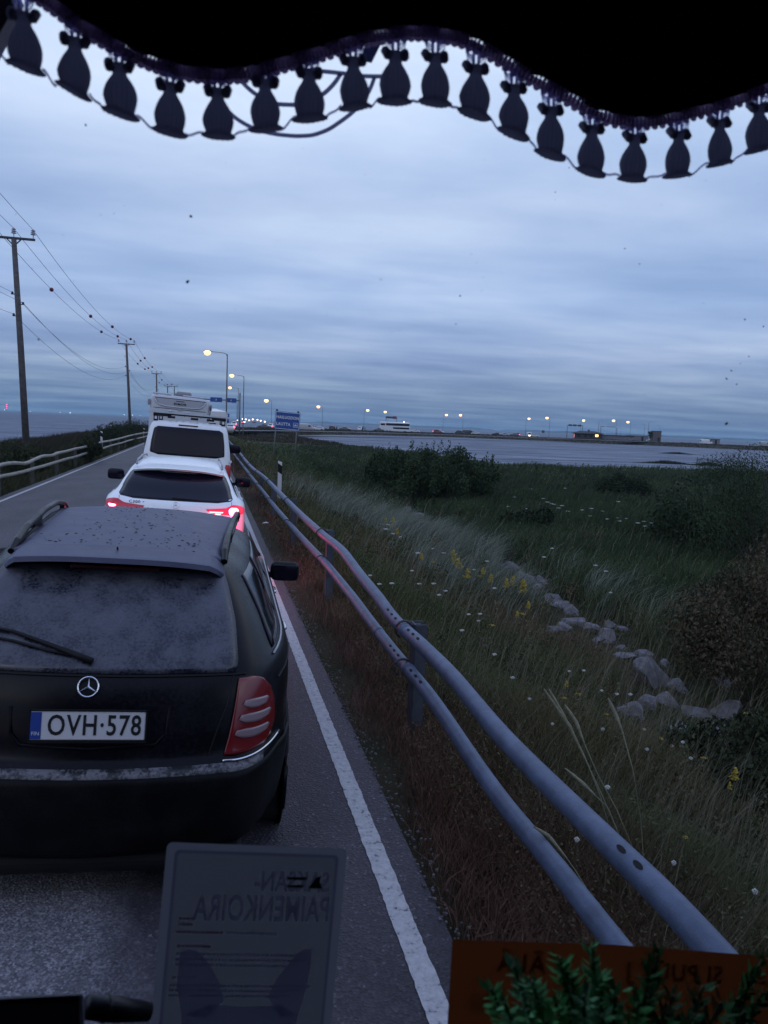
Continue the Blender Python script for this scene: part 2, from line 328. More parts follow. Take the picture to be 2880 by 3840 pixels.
# ------------------------------------------------------------------ road
def road_z(x): return float(np.interp(x, [-4.9, -1.9, 1.05], [-.07, .068, -.065]))
def road_centre(y):
    """sideways shift of the road: straight, then a bend to the right along the spit"""
    return 0.0 if y < 95 else (y - 95) ** 2 * 0.0011
ROADPATH = []
def make_path():
    # straight to y=100, then a circular bend to the right, then along the spit
    pts = [(0.0, float(y)) for y in np.arange(-6, 40, 2)] + [(0.0, float(y)) for y in np.arange(40, 120, 5)]
    x, y, a = 0.0, 120.0, math.pi / 2
    Rr = 150.0
    while a > R(14):
        a -= 5 / Rr; x += 5 * math.cos(a); y += 5 * math.sin(a); pts.append((x, y))
    for i in range(60): x += 6 * math.cos(a); y += 6 * math.sin(a); pts.append((x, y))
    return pts
ROADPATH = make_path()
def road_strip(name, offs, lift, material, stop=None, rows=ROADPATH):
    vs = []; n = len(offs); fs = []
    rr = rows if stop is None else rows[:stop]
    for i, (x, y) in enumerate(rr):
        a = rr[max(i - 1, 0)]; b = rr[min(i + 1, len(rr) - 1)]; t = Vector((b[0] - a[0], b[1] - a[1])).normalized(); nrm = Vector((t.y, -t.x))
        for o in offs:
            vs.append((x + nrm.x * o, y + nrm.y * o, road_z(o) + lift - .25 * min(1, max(0, (y - 120) / 60))))
    for i in range(len(rr) - 1):
        for k in range(n - 1): fs.append((i * n + k, i * n + k + 1, (i + 1) * n + k + 1, (i + 1) * n + k))
    mb = MB(); mb.add(vs, fs); return mb.build(name, material, smooth=True)
def asphalt():
    M = bpy.data.materials.new('asphalt'); M.use_nodes = True; nt = M.node_tree; b = nt.nodes['Principled BSDF']; L = nt.links.new; tc = nd(nt, 'ShaderNodeTexCoord')
    v = nd(nt, 'ShaderNodeTexVoronoi'); L(tc.outputs['Object'], v.inputs['Vector']); v.inputs['Scale'].default_value = 85
    r = ramp(nt, [(0.0, (.034, .031, .038)), (.5, (.052, .047, .058)), (.85, (.080, .073, .088)), (1.0, (.20, .19, .21))]); L(v.outputs['Color'], r.inputs[0])
    n = nd(nt, 'ShaderNodeTexNoise'); mp = nd(nt, 'ShaderNodeMapping'); L(tc.outputs['Object'], mp.inputs['Vector']); mp.inputs['Scale'].default_value = (1, .5, 1); L(mp.outputs[0], n.inputs['Vector']); n.inputs['Scale'].default_value = 1.3; n.inputs['Detail'].default_value = 6
    r2 = ramp(nt, [(.3, (.62, .62, .64)), (.7, (1.25, 1.22, 1.22))]); L(n.outputs['Fac'], r2.inputs[0])
    mm = nd(nt, 'ShaderNodeMixRGB', blend_type='MULTIPLY'); mm.inputs[0].default_value = 1; L(r.outputs[0], mm.inputs[1]); L(r2.outputs[0], mm.inputs[2])
    # a paler strip along the middle of the lane, with pale speckle
    sp = nd(nt, 'ShaderNodeSeparateXYZ'); L(tc.outputs['Object'], sp.inputs[0])
    ax = nd(nt, 'ShaderNodeMath', operation='ADD'); L(sp.outputs['X'], ax.inputs[0]); ax.inputs[1].default_value = .95
    ab = nd(nt, 'ShaderNodeMath', operation='ABSOLUTE'); L(ax.outputs[0], ab.inputs[0])
    n3 = nd(nt, 'ShaderNodeTexNoise'); L(tc.outputs['Object'], n3.inputs['Vector']); n3.inputs['Scale'].default_value = 3.0; n3.inputs['Detail'].default_value = 5
    a3 = nd(nt, 'ShaderNodeMath', operation='MULTIPLY_ADD'); L(n3.outputs['Fac'], a3.inputs[0]); a3.inputs[1].default_value = .5; L(ab.outputs[0], a3.inputs[2])
    r3 = ramp(nt, [(.75, (1, 1, 1)), (.98, (0, 0, 0))]); L(a3.outputs[0], r3.inputs[0])
    v4 = nd(nt, 'ShaderNodeTexVoronoi'); L(tc.outputs['Object'], v4.inputs['Vector']); v4.inputs['Scale'].default_value = 105
    r4 = ramp(nt, [(0.0, (.085, .08, .092)), (.5, (.16, .152, .17)), (1, (.36, .35, .38))]); L(v4.outputs['Color'], r4.inputs[0])
    m4 = nd(nt, 'ShaderNodeMixRGB'); L(r3.outputs[0], m4.inputs[0]); L(mm.outputs[0], m4.inputs[1]); L(r4.outputs[0], m4.inputs[2])
    L(m4.outputs[0], b.inputs['Base Color']); b.inputs['Roughness'].default_value = .62; b.inputs['Specular IOR Level'].default_value = .35
    bp = nd(nt, 'ShaderNodeBump'); bp.inputs['Strength'].default_value = .8; bp.inputs['Distance'].default_value = .006; L(v.outputs['Distance'], bp.inputs['Height']); L(bp.outputs[0], b.inputs['Normal'])
    return M
def line_paint():
    M = bpy.data.materials.new('line_paint'); M.use_nodes = True; nt = M.node_tree; b = nt.nodes['Principled BSDF']; L = nt.links.new; tc = nd(nt, 'ShaderNodeTexCoord')
    n = nd(nt, 'ShaderNodeTexNoise'); L(tc.outputs['Object'], n.inputs['Vector']); n.inputs['Scale'].default_value = 26; n.inputs['Detail'].default_value = 6; n.inputs['Roughness'].default_value = .75
    r = ramp(nt, [(.36, (.07, .07, .08)), (.41, (.38, .37, .38)), (.6, (.52, .51, .51))]); L(n.outputs['Fac'], r.inputs[0])
    L(r.outputs[0], b.inputs['Base Color']); b.inputs['Roughness'].default_value = .7
    return M
ASPH = asphalt(); LINE = line_paint()
tag(road_strip('road', [-4.9, -4.0, -2.9, -1.9, -.9, 0, .6, 1.02], .01, ASPH), kind='structure')
# painted edge lines, ragged at the edge
def edge_line(c, w, seed):
    mb = MB(); vs = []; fs = []; r2 = random.Random(seed)
    ys = list(np.arange(0, 12, .03)) + list(np.arange(12, 40, .3)) + list(np.arange(40, 121, 3.0))
    for y in ys:
        j = .003 if y < 12 else 0.0
        a = c - w / 2 + r2.uniform(-j, j); b = c + w / 2 + r2.uniform(-j, j)
        vs += [(a, y, road_z(a) + .014), (b, y, road_z(b) + .014)]
    for i in range(len(ys) - 1): fs.append((2 * i, 2 * i + 1, 2 * i + 3, 2 * i + 2))
    mb.add(vs, fs); return tag(mb.build('road_marking', LINE), kind='structure')
edge_line(.842, .098, 1); edge_line(-4.62, .10, 2)
# a low gravelly shoulder between asphalt and grass is in the ground sheet; a few loose stones
mb = MB()
for i in range(900):
    x = 1.0 + abs(rnd.gauss(0, .07)); y = rnd.uniform(1.5, 14); s = rnd.uniform(.004, .012)
    mb.box((x, y, road_z(min(x, 1.05)) + .014), (s, s * 1.3, s), Matrix.Rotation(rnd.uniform(0, 3), 3, 'Z'))
tag(mb.build('gravel', mat('grit', (.12, .11, .115), .9, var=.5, vs=40)), kind='stuff')

# ------------------------------------------------------------------ vehicles
def pchip(xs, ys):
    xs = np.array(xs, float); ys = np.array(ys, float); h = np.diff(xs); d = np.diff(ys) / h; mm = np.zeros(len(xs)); mm[0] = d[0]; mm[-1] = d[-1]
    for i in range(1, len(xs) - 1):
        if d[i - 1] * d[i] > 0: w1 = 2 * h[i] + h[i - 1]; w2 = h[i] + 2 * h[i - 1]; mm[i] = (w1 + w2) / (w1 / d[i - 1] + w2 / d[i])
    def f(x):
        x = min(max(x, xs[0]), xs[-1]); i = min(max(int(np.searchsorted(xs, x)) - 1, 0), len(xs) - 2); t = (x - xs[i]) / h[i]
        return float((2 * t ** 3 - 3 * t * t + 1) * ys[i] + (t ** 3 - 2 * t * t + t) * h[i] * mm[i] + (3 * t * t - 2 * t ** 3) * ys[i + 1] + (t ** 3 - t * t) * h[i] * mm[i + 1])
    return f
class Shell:
    """a car body: rounded-rectangle rings stacked up z. rows: (z, yr, yf, w, rx, ry)"""
    def __init__(s, rows, bow=.07, fbow=.3, frx=.35, fry=.35):
        z = [r[0] for r in rows]; s.z0, s.z1 = z[0], z[-1]
        s.yr, s.yf, s.w, s.rx, s.ry = [pchip(z, [r[i] for r in rows]) for i in range(1, 6)]
        s.bow, s.fbow, s.frx, s.fry = bow, fbow, frx, fry
    def rear(s, x, z):
        w, rx, ry, b = s.w(z), s.rx(z), s.ry(z), s.bow; a = min(abs(x), w * .9999); c = w - rx
        k = min(1.0, w)
        if a <= c: return s.yr(z) + b * k * (a / c) ** 2
        t = (a - c) / rx; return s.yr(z) + b * k + ry * (1 - math.sqrt(max(0, 1 - t * t)))
    def side(s, y, z):
        w, rx, ry = s.w(z), s.rx(z), s.ry(z); y1 = s.yr(z) + s.bow * min(1, w) + ry
        if y >= y1: return w
        t = min(1, (y1 - y) / ry); return w - rx * (1 - math.sqrt(max(0, 1 - t * t)))
    def ring(s, z, nr=14, nc=8, ns=16):
        w, rx, ry, yr, yf = s.w(z), s.rx(z), s.ry(z), s.yr(z), s.yf(z); k = min(1.0, w)
        P = []; c = w - rx
        for i in range(nr): x = c * i / nr; P.append((x, yr + s.bow * k * (x / c) ** 2))
        for i in range(nc): t = math.pi / 2 * i / nc; P.append((c + rx * math.sin(t), yr + s.bow * k + ry * (1 - math.cos(t))))
        frx, fry = min(s.frx, w * .6), s.fry; fc = w - frx; y0 = yr + s.bow * k + ry; y1 = yf - s.fbow * k - fry
        y1 = max(y1, y0 + .01)
        for i in range(ns): P.append((w, y0 + (y1 - y0) * i / ns))
        for i in range(nc): t = math.pi / 2 * i / nc; P.append((fc + frx * math.cos(t), y1 + fry * math.sin(t)))
        for i in range(nr + 1): x = fc * (1 - i / nr); P.append((x, yf - s.fbow * k * (x / max(fc, .01)) ** 2))
        return P + [(-x, y) for (x, y) in P[-2:0:-1]]
    def body(s, n=48, lo=False):
        zs = [s.z0 + (s.z1 - s.z0) * (i / n) for i in range(n + 1)]
        a = dict(nr=4, nc=3, ns=4) if lo else {}
        rings = [s.ring(z, **a) for z in zs]; m = len(rings[0]); vs = []; fs = []
        for z, rg in zip(zs, rings): vs += [(x, y, z) for (x, y) in rg]
        for i in range(n):
            for k in range(m): p, q = i * m + k, i * m + (k + 1) % m; fs.append((p, q, q + m, p + m))
        fs.append(tuple(range(m - 1, -1, -1)))
        cy = (s.yr(s.z1) + s.yf(s.z1)) / 2; vs.append((0, cy, s.z1 + .003)); o = n * m
        for k in range(m): fs.append((o + k, o + (k + 1) % m, len(vs) - 1))
        return MB().add(vs, fs)
    def rear_patch(s, rows, off=.006, nz=10, nxx=16, mb=None):
        zf = [r[0] for r in rows]; mb = mb or MB(); vs = []
        for i in range(nz + 1):
            z = zf[0] + (zf[-1] - zf[0]) * i / nz; a = np.interp(z, zf, [r[1] for r in rows]); b = np.interp(z, zf, [r[2] for r in rows])
            for k in range(nxx + 1):
                x = a + (b - a) * k / nxx; w = s.w(z)
                x2 = max(-w * .9995, min(w * .9995, x)); sg = 1 if x > 0 else -1; q = abs(x2) / w
                vs.append((x2 + (off * sg if q > .93 else 0), s.rear(x2, z) - off, z))
        n1 = nxx + 1
        return mb.add(vs, [(i * n1 + k, i * n1 + k + 1, (i + 1) * n1 + k + 1, (i + 1) * n1 + k) for i in range(nz) for k in range(nxx)])
    def side_patch(s, rows, sg=1, off=.006, nz=8, nyy=12, mb=None):
        zf = [r[0] for r in rows]; mb = mb or MB(); vs = []
        for i in range(nz + 1):
            z = zf[0] + (zf[-1] - zf[0]) * i / nz; a = np.interp(z, zf, [r[1] for r in rows]); b = np.interp(z, zf, [r[2] for r in rows])
            for k in range(nyy + 1):
                y = a + (b - a) * k / nyy; vs.append((sg * (s.side(y, z) + off), y, z))
        n1 = nyy + 1
        return mb.add(vs, [(i * n1 + k, i * n1 + k + 1, (i + 1) * n1 + k + 1, (i + 1) * n1 + k) for i in range(nz) for k in range(nyy)])
def solid(o, t=.006, off=-1):
    md = o.modifiers.new('thick', 'SOLIDIFY'); md.thickness = t; md.offset = off; return o
RUB = mat('tyre_rubber', (.012, .012, .013), .85); RIMM = mat('alloy', (.35, .36, .38), .35, metal=.8)
CHROME = mat('chrome', (.75, .76, .8), .14, metal=1.0); BLKP = mat('black_plastic', (.007, .007, .009), .6, spec=.25)
GLS = mat('dark_glass', (.006, .005, .013), .10, spec=.22); REDL = mat('red_lens', (.17, .007, .011), .22, coat=.5)
WPL = mat('plate_white', (.62, .63, .66), .5); INK = mat('plate_ink', (.008, .008, .012), .6); EUB = mat('euro_blue', (.015, .05, .28), .5)
def wheel(parent, x, y, r=.31, w=.2, lo=False):
    n = 14 if lo else 32; sg = 1 if x > 0 else -1
    t = MB().lathe([(r * .62, -w / 2), (r * .93, -w / 2), (r, -w * .35), (r, w * .35), (r * .93, w / 2), (r * .62, w / 2)], n, (0, 0, 0), 'X').build('wheel', RUB, parent, angle=40, loc=(x, y, r))
    if not lo:
        m2 = MB().lathe([(r * .06, -.01), (r * .6, -.02), (r * .64, .02), (r * .6, .035), (r * .06, .03)], n, (sg * (w / 2 - .03), 0, 0), 'X')
        for k in range(5):
            a = k * 2 * math.pi / 5; m2.box((sg * (w / 2 + .008), math.cos(a) * r * .32, math.sin(a) * r * .32), (.02, r * .56, .05), Matrix.Rotation(a, 3, 'X'))
        m2.build('rim', RIMM, t, angle=40)
def star(parent, c, r, material, tube=.006, nrm_tilt=0):
    mb = MB(); pts = [(r * math.cos(a), 0, r * math.sin(a)) for a in np.linspace(0, 2 * math.pi, 41)]
    mb.tube(pts[:-1] + [pts[0]], tube, 8, caps=False)
    for k in range(3):
        a = math.pi / 2 + k * 2 * math.pi / 3; d = Vector((math.cos(a), 0, math.sin(a))); q = Vector((-d.z, 0, d.x)); tip = d * r
        vs = [q * r * .11, -q * r * .11, tip, Vector((0, -r * .10, 0))]
        mb.add(vs, [(0, 2, 3), (3, 2, 1), (0, 1, 2), (0, 3, 1)])
    o = mb.build('star_emblem', material, parent, angle=30); o.location = c; o.rotation_euler = (nrm_tilt, 0, 0); return o
def mirror_part(parent, x, y, z, sg, bodym, s=1.0):
    hb = MB().rbox((0, 0, 0), (.20 * s, .09 * s, .135 * s), .045 * s, 4)
    o = hb.build('wing_mirror', bodym, parent, smooth=True, loc=(x, y, z))
    MB().rbox((0, -.043 * s, -.002), (.17 * s, .012, .105 * s), .035, 3).build('mirror_glass', GLS, o, smooth=True)
    MB().tube([(-sg * .06 * s, .02, -.03), (-sg * .16 * s, .05, -.05)], .022 * s, 8).build('mirror_arm', BLKP, o, smooth=True)
    return o
def dusty(name, base, dust, lo, hi, scale, rough=.3, coat=.6, metal=0.0, speck=90, down=None):
    """paint or glass under road dust and drying drops"""
    if name in MATS: return MATS[name]
    M = bpy.data.materials.new(name); M.use_nodes = True; nt = M.node_tree; b = nt.nodes['Principled BSDF']; L = nt.links.new; tc = nd(nt, 'ShaderNodeTexCoord')
    n = nd(nt, 'ShaderNodeTexNoise'); L(tc.outputs['Object'], n.inputs['Vector']); n.inputs['Scale'].default_value = scale; n.inputs['Detail'].default_value = 4
    n2 = nd(nt, 'ShaderNodeTexNoise'); L(tc.outputs['Object'], n2.inputs['Vector']); n2.inputs['Scale'].default_value = speck; n2.inputs['Detail'].default_value = 3; n2.inputs['Roughness'].default_value = .8
    s1 = nd(nt, 'ShaderNodeMath', operation='MULTIPLY_ADD'); L(n2.outputs['Fac'], s1.inputs[0]); s1.inputs[1].default_value = 1.1; L(n.outputs['Fac'], s1.inputs[2])
    src = s1.outputs[0]
    if down:          # film thins towards the bottom of the pane
        sp = nd(nt, 'ShaderNodeSeparateXYZ'); L(tc.outputs['Object'], sp.inputs[0]); mr = nd(nt, 'ShaderNodeMapRange'); L(sp.outputs['Z'], mr.inputs[0])
        mr.inputs[1].default_value, mr.inputs[2].default_value = down[0], down[1]; mr.inputs[3].default_value, mr.inputs[4].default_value = down[2], down[3]
        s2 = nd(nt, 'ShaderNodeMath', operation='ADD'); L(src, s2.inputs[0]); L(mr.outputs[0], s2.inputs[1]); src = s2.outputs[0]
    r = ramp(nt, [(lo, (0, 0, 0)), (hi, (1, 1, 1))]); 
    dv = nd(nt, 'ShaderNodeMath', operation='MULTIPLY'); L(src, dv.inputs[0]); dv.inputs[1].default_value = .6; L(dv.outputs[0], r.inputs[0])
    mx = nd(nt, 'ShaderNodeMixRGB'); L(r.outputs[0], mx.inputs[0]); mx.inputs[1].default_value = (*base, 1); mx.inputs[2].default_value = (*dust, 1); L(mx.outputs[0], b.inputs['Base Color'])
    rr = nd(nt, 'ShaderNodeMapRange'); L(r.outputs[0], rr.inputs[0]); rr.inputs[3].default_value = rough; rr.inputs[4].default_value = .75; L(rr.outputs[0], b.inputs['Roughness'])
    b.inputs['Coat Weight'].default_value = coat; b.inputs['Coat Roughness'].default_value = .2; b.inputs['Metallic'].default_value = metal
    if name in ('black_paint', 'bumper_paint'): b.inputs['Specular IOR Level'].default_value = .13
    if name == 'skylit_roof_paint': b.inputs['Specular IOR Level'].default_value = .38
    MATS[name] = M; return M
TILT = R(2.8)

# --- the black estate just ahead
def black_estate():
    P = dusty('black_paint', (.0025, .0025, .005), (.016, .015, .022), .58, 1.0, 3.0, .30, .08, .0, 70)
    PR = dusty('skylit_roof_paint', (.055, .06, .11), (.095, .10, .16), .45, 1.0, 9, .46, .0, .0, 120)  # sky reflection on the black roof is put into this lighter blue base
    GD = dusty('dusty_glass', (.012, .013, .022), (.085, .09, .12), .48, .76, 9.0, .15, .15, 0, 75, down=(1.0, 1.4, -.14, .08))
    root = empty('estate_car', (-.49, 3.08, -.045), (0, TILT, -R(1.4)), 'black estate car with dusty rear window and roof rails, stopped directly ahead', 'car')
    S = Shell([(.20, .14, 4.40, .79, .30, .9), (.30, .05, 4.47, .845, .30, .95), (.45, 0, 4.53, .868, .31, .95), (.60, -.01, 4.54, .877, .32, .95), (.655, .0, 4.53, .879, .32, .95), (.70, .055, 4.50, .880, .32, .95),
               (.80, .075, 4.40, .880, .32, .95), (.92, .11, 4.05, .872, .31, .95), (1.0, .155, 3.70, .850, .28, .92), (1.05, .20, 3.40, .80, .23, .85), (1.20, .40, 2.95, .725, .18, .95), (1.34, .62, 2.68, .655, .16, 1.3),
               (1.385, .69, 2.58, .605, .15, 1.3), (1.415, .76, 2.48, .54, .13, 1.1), (1.44, .92, 2.3, .42, .11, .22), (1.455, 1.2, 2.05, .30, .10, .3), (1.462, 1.45, 1.8, .12, .05, .1)], bow=.07)
    b = S.body(80).build('body', P, root, smooth=True)
    # roof skin, its seam to the tailgate and the spoiler lip over the glass
    def roofz(x, y):
        lo_, hi_ = 1.3, 1.462
        for _ in range(24):
            z = (lo_ + hi_) / 2
            if S.rear(x, z) < y and abs(x) < S.w(z): lo_ = z
            else: hi_ = z
        return lo_
    mb = MB(); n1 = 30; vs = []
    ys = np.linspace(.735, 2.62, 34)
    for y in ys:
        wf_ = 1 + .17 * min(1, max(0, (y - .95) / 1.4))
        for k in range(n1 + 1):
            x = -.485 + .97 * k / n1; c = 1 - (abs(x) / .52) ** 2.6; xw = x * wf_
            top = 1.410 + .045 * max(0, c) + .022 * math.sin(math.pi * min(1, (y - .6) / 2.2))
            vs.append((xw, y + .05 * (abs(x) / .485) ** 2 * (1 if y < 1 else 0), top - (.035 * max(0, (y - 2.3) / .32) ** 2)))
    mb.add(vs, [(i * (n1 + 1) + k, i * (n1 + 1) + k + 1, (i + 1) * (n1 + 1) + k + 1, (i + 1) * (n1 + 1) + k) for i in range(len(ys) - 1) for k in range(n1)])
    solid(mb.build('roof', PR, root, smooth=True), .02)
    sp = MB(); vs = []; n2 = 28
    for k in range(n2 + 1):
        x = -.505 + 1.01 * k / n2; q = abs(x) / .505; dy = .075 * q ** 2 + .10 * max(0, q - .86) / .14
        zt = 1.420 + .038 * (1 - q ** 2.6) - (.05 * max(0, q - .88) / .12)
        vs += [(x, .725 + .05 * q * q, zt + .012), (x, .53 + dy, zt - .012), (x, .525 + dy, zt - .036), (x, .60 + dy, zt - .045), (x, .74 + dy * .5, zt - .05)]
    sp.add(vs, [(i * 5 + j, i * 5 + j + 1, i * 5 + j + 6, i * 5 + j + 5) for i in range(n2) for j in range(4)])
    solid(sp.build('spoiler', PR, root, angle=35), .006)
    MB().rbox((0, .63, 1.385), (.40, .03, .018), .006).build('brake_lamp', mat('dark_red_lens', (.05, .004, .006), .3), root)
    MB().tube([(.0, .70, 1.44), (.0, .66, 1.475)], [.006, .004], 8).build('aerial', BLKP, root)
    # tailgate glass, seam, wiper
    g = S.rear_patch([(1.025, -.575, .575), (1.06, -.585, .585), (1.20, -.565, .565), (1.32, -.525, .525), (1.385, -.495, .495)], .007, 16, 24).build('rear_window', GD, root, smooth=True); solid(g, .004)
    mb = MB(); pts = [(x, S.rear(x, 1.015) - .004, 1.015) for x in np.linspace(-.62, .62, 31)]; mb.tube(pts, .0045, 6)
    for sg in (-1, 1):
        mb.tube([(sg * xx, S.rear(xx, zz) - .003, zz) for xx, zz in ((.48, .70), (.51, .80), (.545, .90), (.565, 1.0), (.57, 1.015))], .004, 6)
    mb.build('tailgate_seam', BLKP, root)
    wy = lambda x, z: S.rear(x, z) - .02
    w_ = MB(); w_.tube([(x, wy(x, z) - .006, z) for x, z in ((-.50, 1.165), (-.36, 1.15), (-.20, 1.115), (-.08, 1.085), (-.02, 1.068))], [.005, .008, .010, .014, .016], 8)
    w_.tube([(x, wy(x, z), z) for x, z in ((-.52, 1.135), (-.35, 1.12), (-.2, 1.095), (-.12, 1.085))], [.004, .006, .006, .004], 6)
    w_.build('wiper', BLKP, root, smooth=True)
    # star, plate
    tl = math.atan2(.045, .08)
    st = star(root, (-.02, S.rear(0, .985) - .014, .98), .040, CHROME, .0038, -R(22))
    pl = MB().rbox((0, 0, 0), (.442, .010, .118), .005).build('number_plate', WPL, root, loc=(0, S.rear(0, .82) - .022, .845)); pl.rotation_euler = (-R(6), 0, 0)
    MB().box((-.199, -.0056, 0), (.040, .003, .108)).build('euro_band', EUB, pl)
    text_mesh('lettering', 'OVH·578', .116, INK, pl, Matrix.Translation((.024, -.0062, -.002)) @ FACE_BACK, extrude=.0006, bold=.0016, spacing=1.12, sx=.73)
    text_mesh('lettering', 'FIN', .021, WPL, pl, Matrix.Translation((-.199, -.0076, -.032)) @ FACE_BACK, extrude=.0004)
    f = MB()
    for (x, z, sx, sz) in ((0, .0605, .452, .005), (0, -.0635, .452, .012), (-.2235, 0, .005, .126), (.2235, 0, .005, .126)): f.box((x, -.001, z), (sx, .014, sz))
    f.build('plate_frame', BLKP, pl)
    # recess outline around the plate and grab moulding
    mb = MB(); mb.tube([(x, S.rear(x, z) - .004, z) for x, z in ((-.31, .90), (-.30, .80), (-.26, .755), (0, .742), (.26, .755), (.30, .80), (.31, .90))], .007, 8); mb.build('plate_recess', P, root, smooth=True)
    # tail lamps: red with three pale bars
    pale = mat('pale_lens', (.26, .18, .20), .25, coat=.4)
    for sg in (-1, 1):
        rows = [(.698, .545, .72), (.712, .548, .752), (.77, .560, .775), (.86, .575, .765), (.93, .584, .74), (.975, .588, .705), (.995, .590, .675), (1.003, .592, .645)]
        if sg < 0: rows = [(z, -b_, -a_) for z, a_, b_ in rows]
        t = S.rear_patch(rows, .010, 22, 22).build('tail_lamp', REDL, root, smooth=True); solid(t, .008)
        mb = MB()
        for z0, a0, b0 in ((.790, .585, .745), (.850, .60, .75), (.908, .615, .735)):
            rw = [(z0 - .019, a0 + .03, b0 - .05), (z0 - .010, a0, b0 - .01), (z0 + .010, a0 + .01, b0), (z0 + .019, a0 + .05, b0 - .01)]
            if sg < 0: rw = [(z, -b_, -a_) for z, a_, b_ in rw]
            q0 = len(mb.v); S.rear_patch(rw, .0155, 4, 12, mb)
            mb.v[q0:] = [(vx, S.rear(vx, vz - .030 * (abs(vx) - a0) / (b0 - a0)) - .018, vz - .030 * (abs(vx) - a0) / (b0 - a0)) for (vx, vy, vz) in mb.v[q0:]]
        solid(mb.build('reflector_bar', pale, t, smooth=True), .003)
    # bumper: ledge with scuffs, chrome strip
    for sg in (-1, 1): MB().tube([(sg * x, S.rear(x, .683) - .012, .683) for x in np.linspace(.54, .80, 24)], .0055, 8).build('chrome_strip', CHROME, root, smooth=True)
    bp = S.rear_patch([(.30, -.82, .82), (.45, -.84, .84), (.60, -.85, .85), (.648, -.85, .85)], .016, 12, 60).build('bumper', dusty('bumper_paint', (.003, .003, .004), (.018, .017, .02), .6, 1.0, 6, .5, .0), root, smooth=True); solid(bp, .012)
    led = MB(); vs = []
    for x in np.linspace(-.72, .72, 41): vs += [(x, S.rear(x, .66) - .022, .640), (x, S.rear(x, .68) - .012, .676)]
    led.add(vs, [(2 * i, 2 * i + 1, 2 * i + 3, 2 * i + 2) for i in range(40)])
    solid(led.build('bumper_step', dusty('scuffed_step', (.014, .014, .018), (.17, .165, .18), .55, .70, 14, .5, .05, 0, 60), root, smooth=True), .004)
    # sides: glass, trim, handles, mirrors, wheels, roof rails
    for sg in (-1, 1):
        gm_ = MB()
        for a0, a1, b0, b1 in ((.55, 1.22, .86, 1.30), (1.28, 2.20, 1.38, 2.16), (2.26, 3.20, 2.22, 2.62)):
            S.side_patch([(1.045, a0, a1), (1.33, b0, b1)], sg, .006, 8, 8, gm_)
        solid(gm_.build('side_window', GLS, root, smooth=True), .003)
        tr = MB(); tr.tube([(sg * (S.side(y, 1.03) + .006), y, 1.03) for y in np.linspace(.5, 3.2, 24)], .007, 6); tr.build('window_trim', mat('satin_trim', (.3, .31, .34), .35, metal=.7), root, smooth=True)
        for y in (1.55, 2.55):
            hd = MB(); hd.tube([(sg * .862, y - .10, .885), (sg * .895, y - .07, .89), (sg * .897, y + .06, .89), (sg * .862, y + .09, .885)], .012, 8)
            hd.build('door_handle', mat('satin_chrome', (.55, .56, .6), .25, metal=.9), root, smooth=True)
        pn = MB()
        for y in (1.24, 2.24): pn.tube([(sg * (S.side(y, z) + .001), y, z) for z in np.linspace(.35, 1.02, 10)], .003, 5)
        pn.tube([(sg * (S.side(y, .93) + .002), y, .93) for y in np.linspace(.45, 3.6, 20)], .005, 5); pn.build('door_seam', BLKP, root)
        mirror_part(root, sg * .985, 2.80, .985, sg, BLKP, 1.12)
        for y in (.92, 3.64):
            wheel(root, sg * .775, y, .315, .2)
            ar = MB(); ar.tube([(sg * .862, y + .36 * math.cos(a), .315 + .36 * math.sin(a)) for a in np.linspace(-.3, math.pi + .3, 20)], .014, 6); ar.build('wheel_arch', P, root, smooth=True)
            MB().lathe([(.345, -.002), (.345, .002)], 28, (sg * .867, y, .32), 'X').build('wheel_well', BLKP, root)
        rr_ = MB(); xr = sg * .50
        rx_ = lambda y: xr * (1 + .17 * min(1, max(0, (y - .95) / 1.4)))
        pts = [(rx_(y), y, z) for y, z in ((.80, 1.405), (.90, 1.44), (1.15, 1.478), (1.7, 1.50), (2.15, 1.49), (2.42, 1.455), (2.50, 1.42))]
        rr_.tube(pts, [.016, .019, .018, .018, .018, .02, .022], 10)
        rr_.tube([(rx_(.84), .84, 1.41), (rx_(1.3), 1.3, 1.432), (rx_(1.9), 1.9, 1.437), (rx_(2.48), 2.48, 1.41)], .015, 8)
        for y in (1.42,): rr_.box((rx_(y), y, 1.455), (.024, .17, .07))
        rr_.box((rx_(2.44), 2.44, 1.432), (.03, .10, .055))
        rr_.build('roof_rail', P, root, smooth=False)
    # rain drops left on the roof
    dr = MB()
    for i in range(330):
        x = rnd.uniform(-.45, .45); y = rnd.uniform(.8, 2.4); c = 1 - (abs(x) / .52) ** 2.6
        z = 1.410 + .045 * max(0, c) + .022 * math.sin(math.pi * min(1, (y - .6) / 2.2)) - (.035 * max(0, (y - 2.3) / .32) ** 2) + .0005
        r = rnd.choice([.003, .004, .005, .007, .009]); dr.lathe([(r, 0), (r * .8, r * .3), (r * .3, r * .45)], 7, (x, y, z), sy=rnd.uniform(.7, 1.2))
    drp = dr.build('rain_drops', mat('drop', (.012, .013, .02), .08), root, smooth=True); drp['kind'] = 'stuff'
    # drying drip tracks down the tailgate panel and the underside
    mb = MB(); mb.rbox((0, .22, .24), (1.3, .3, .10), .04).build('underbody', BLKP, root)
    return root
black_estate()

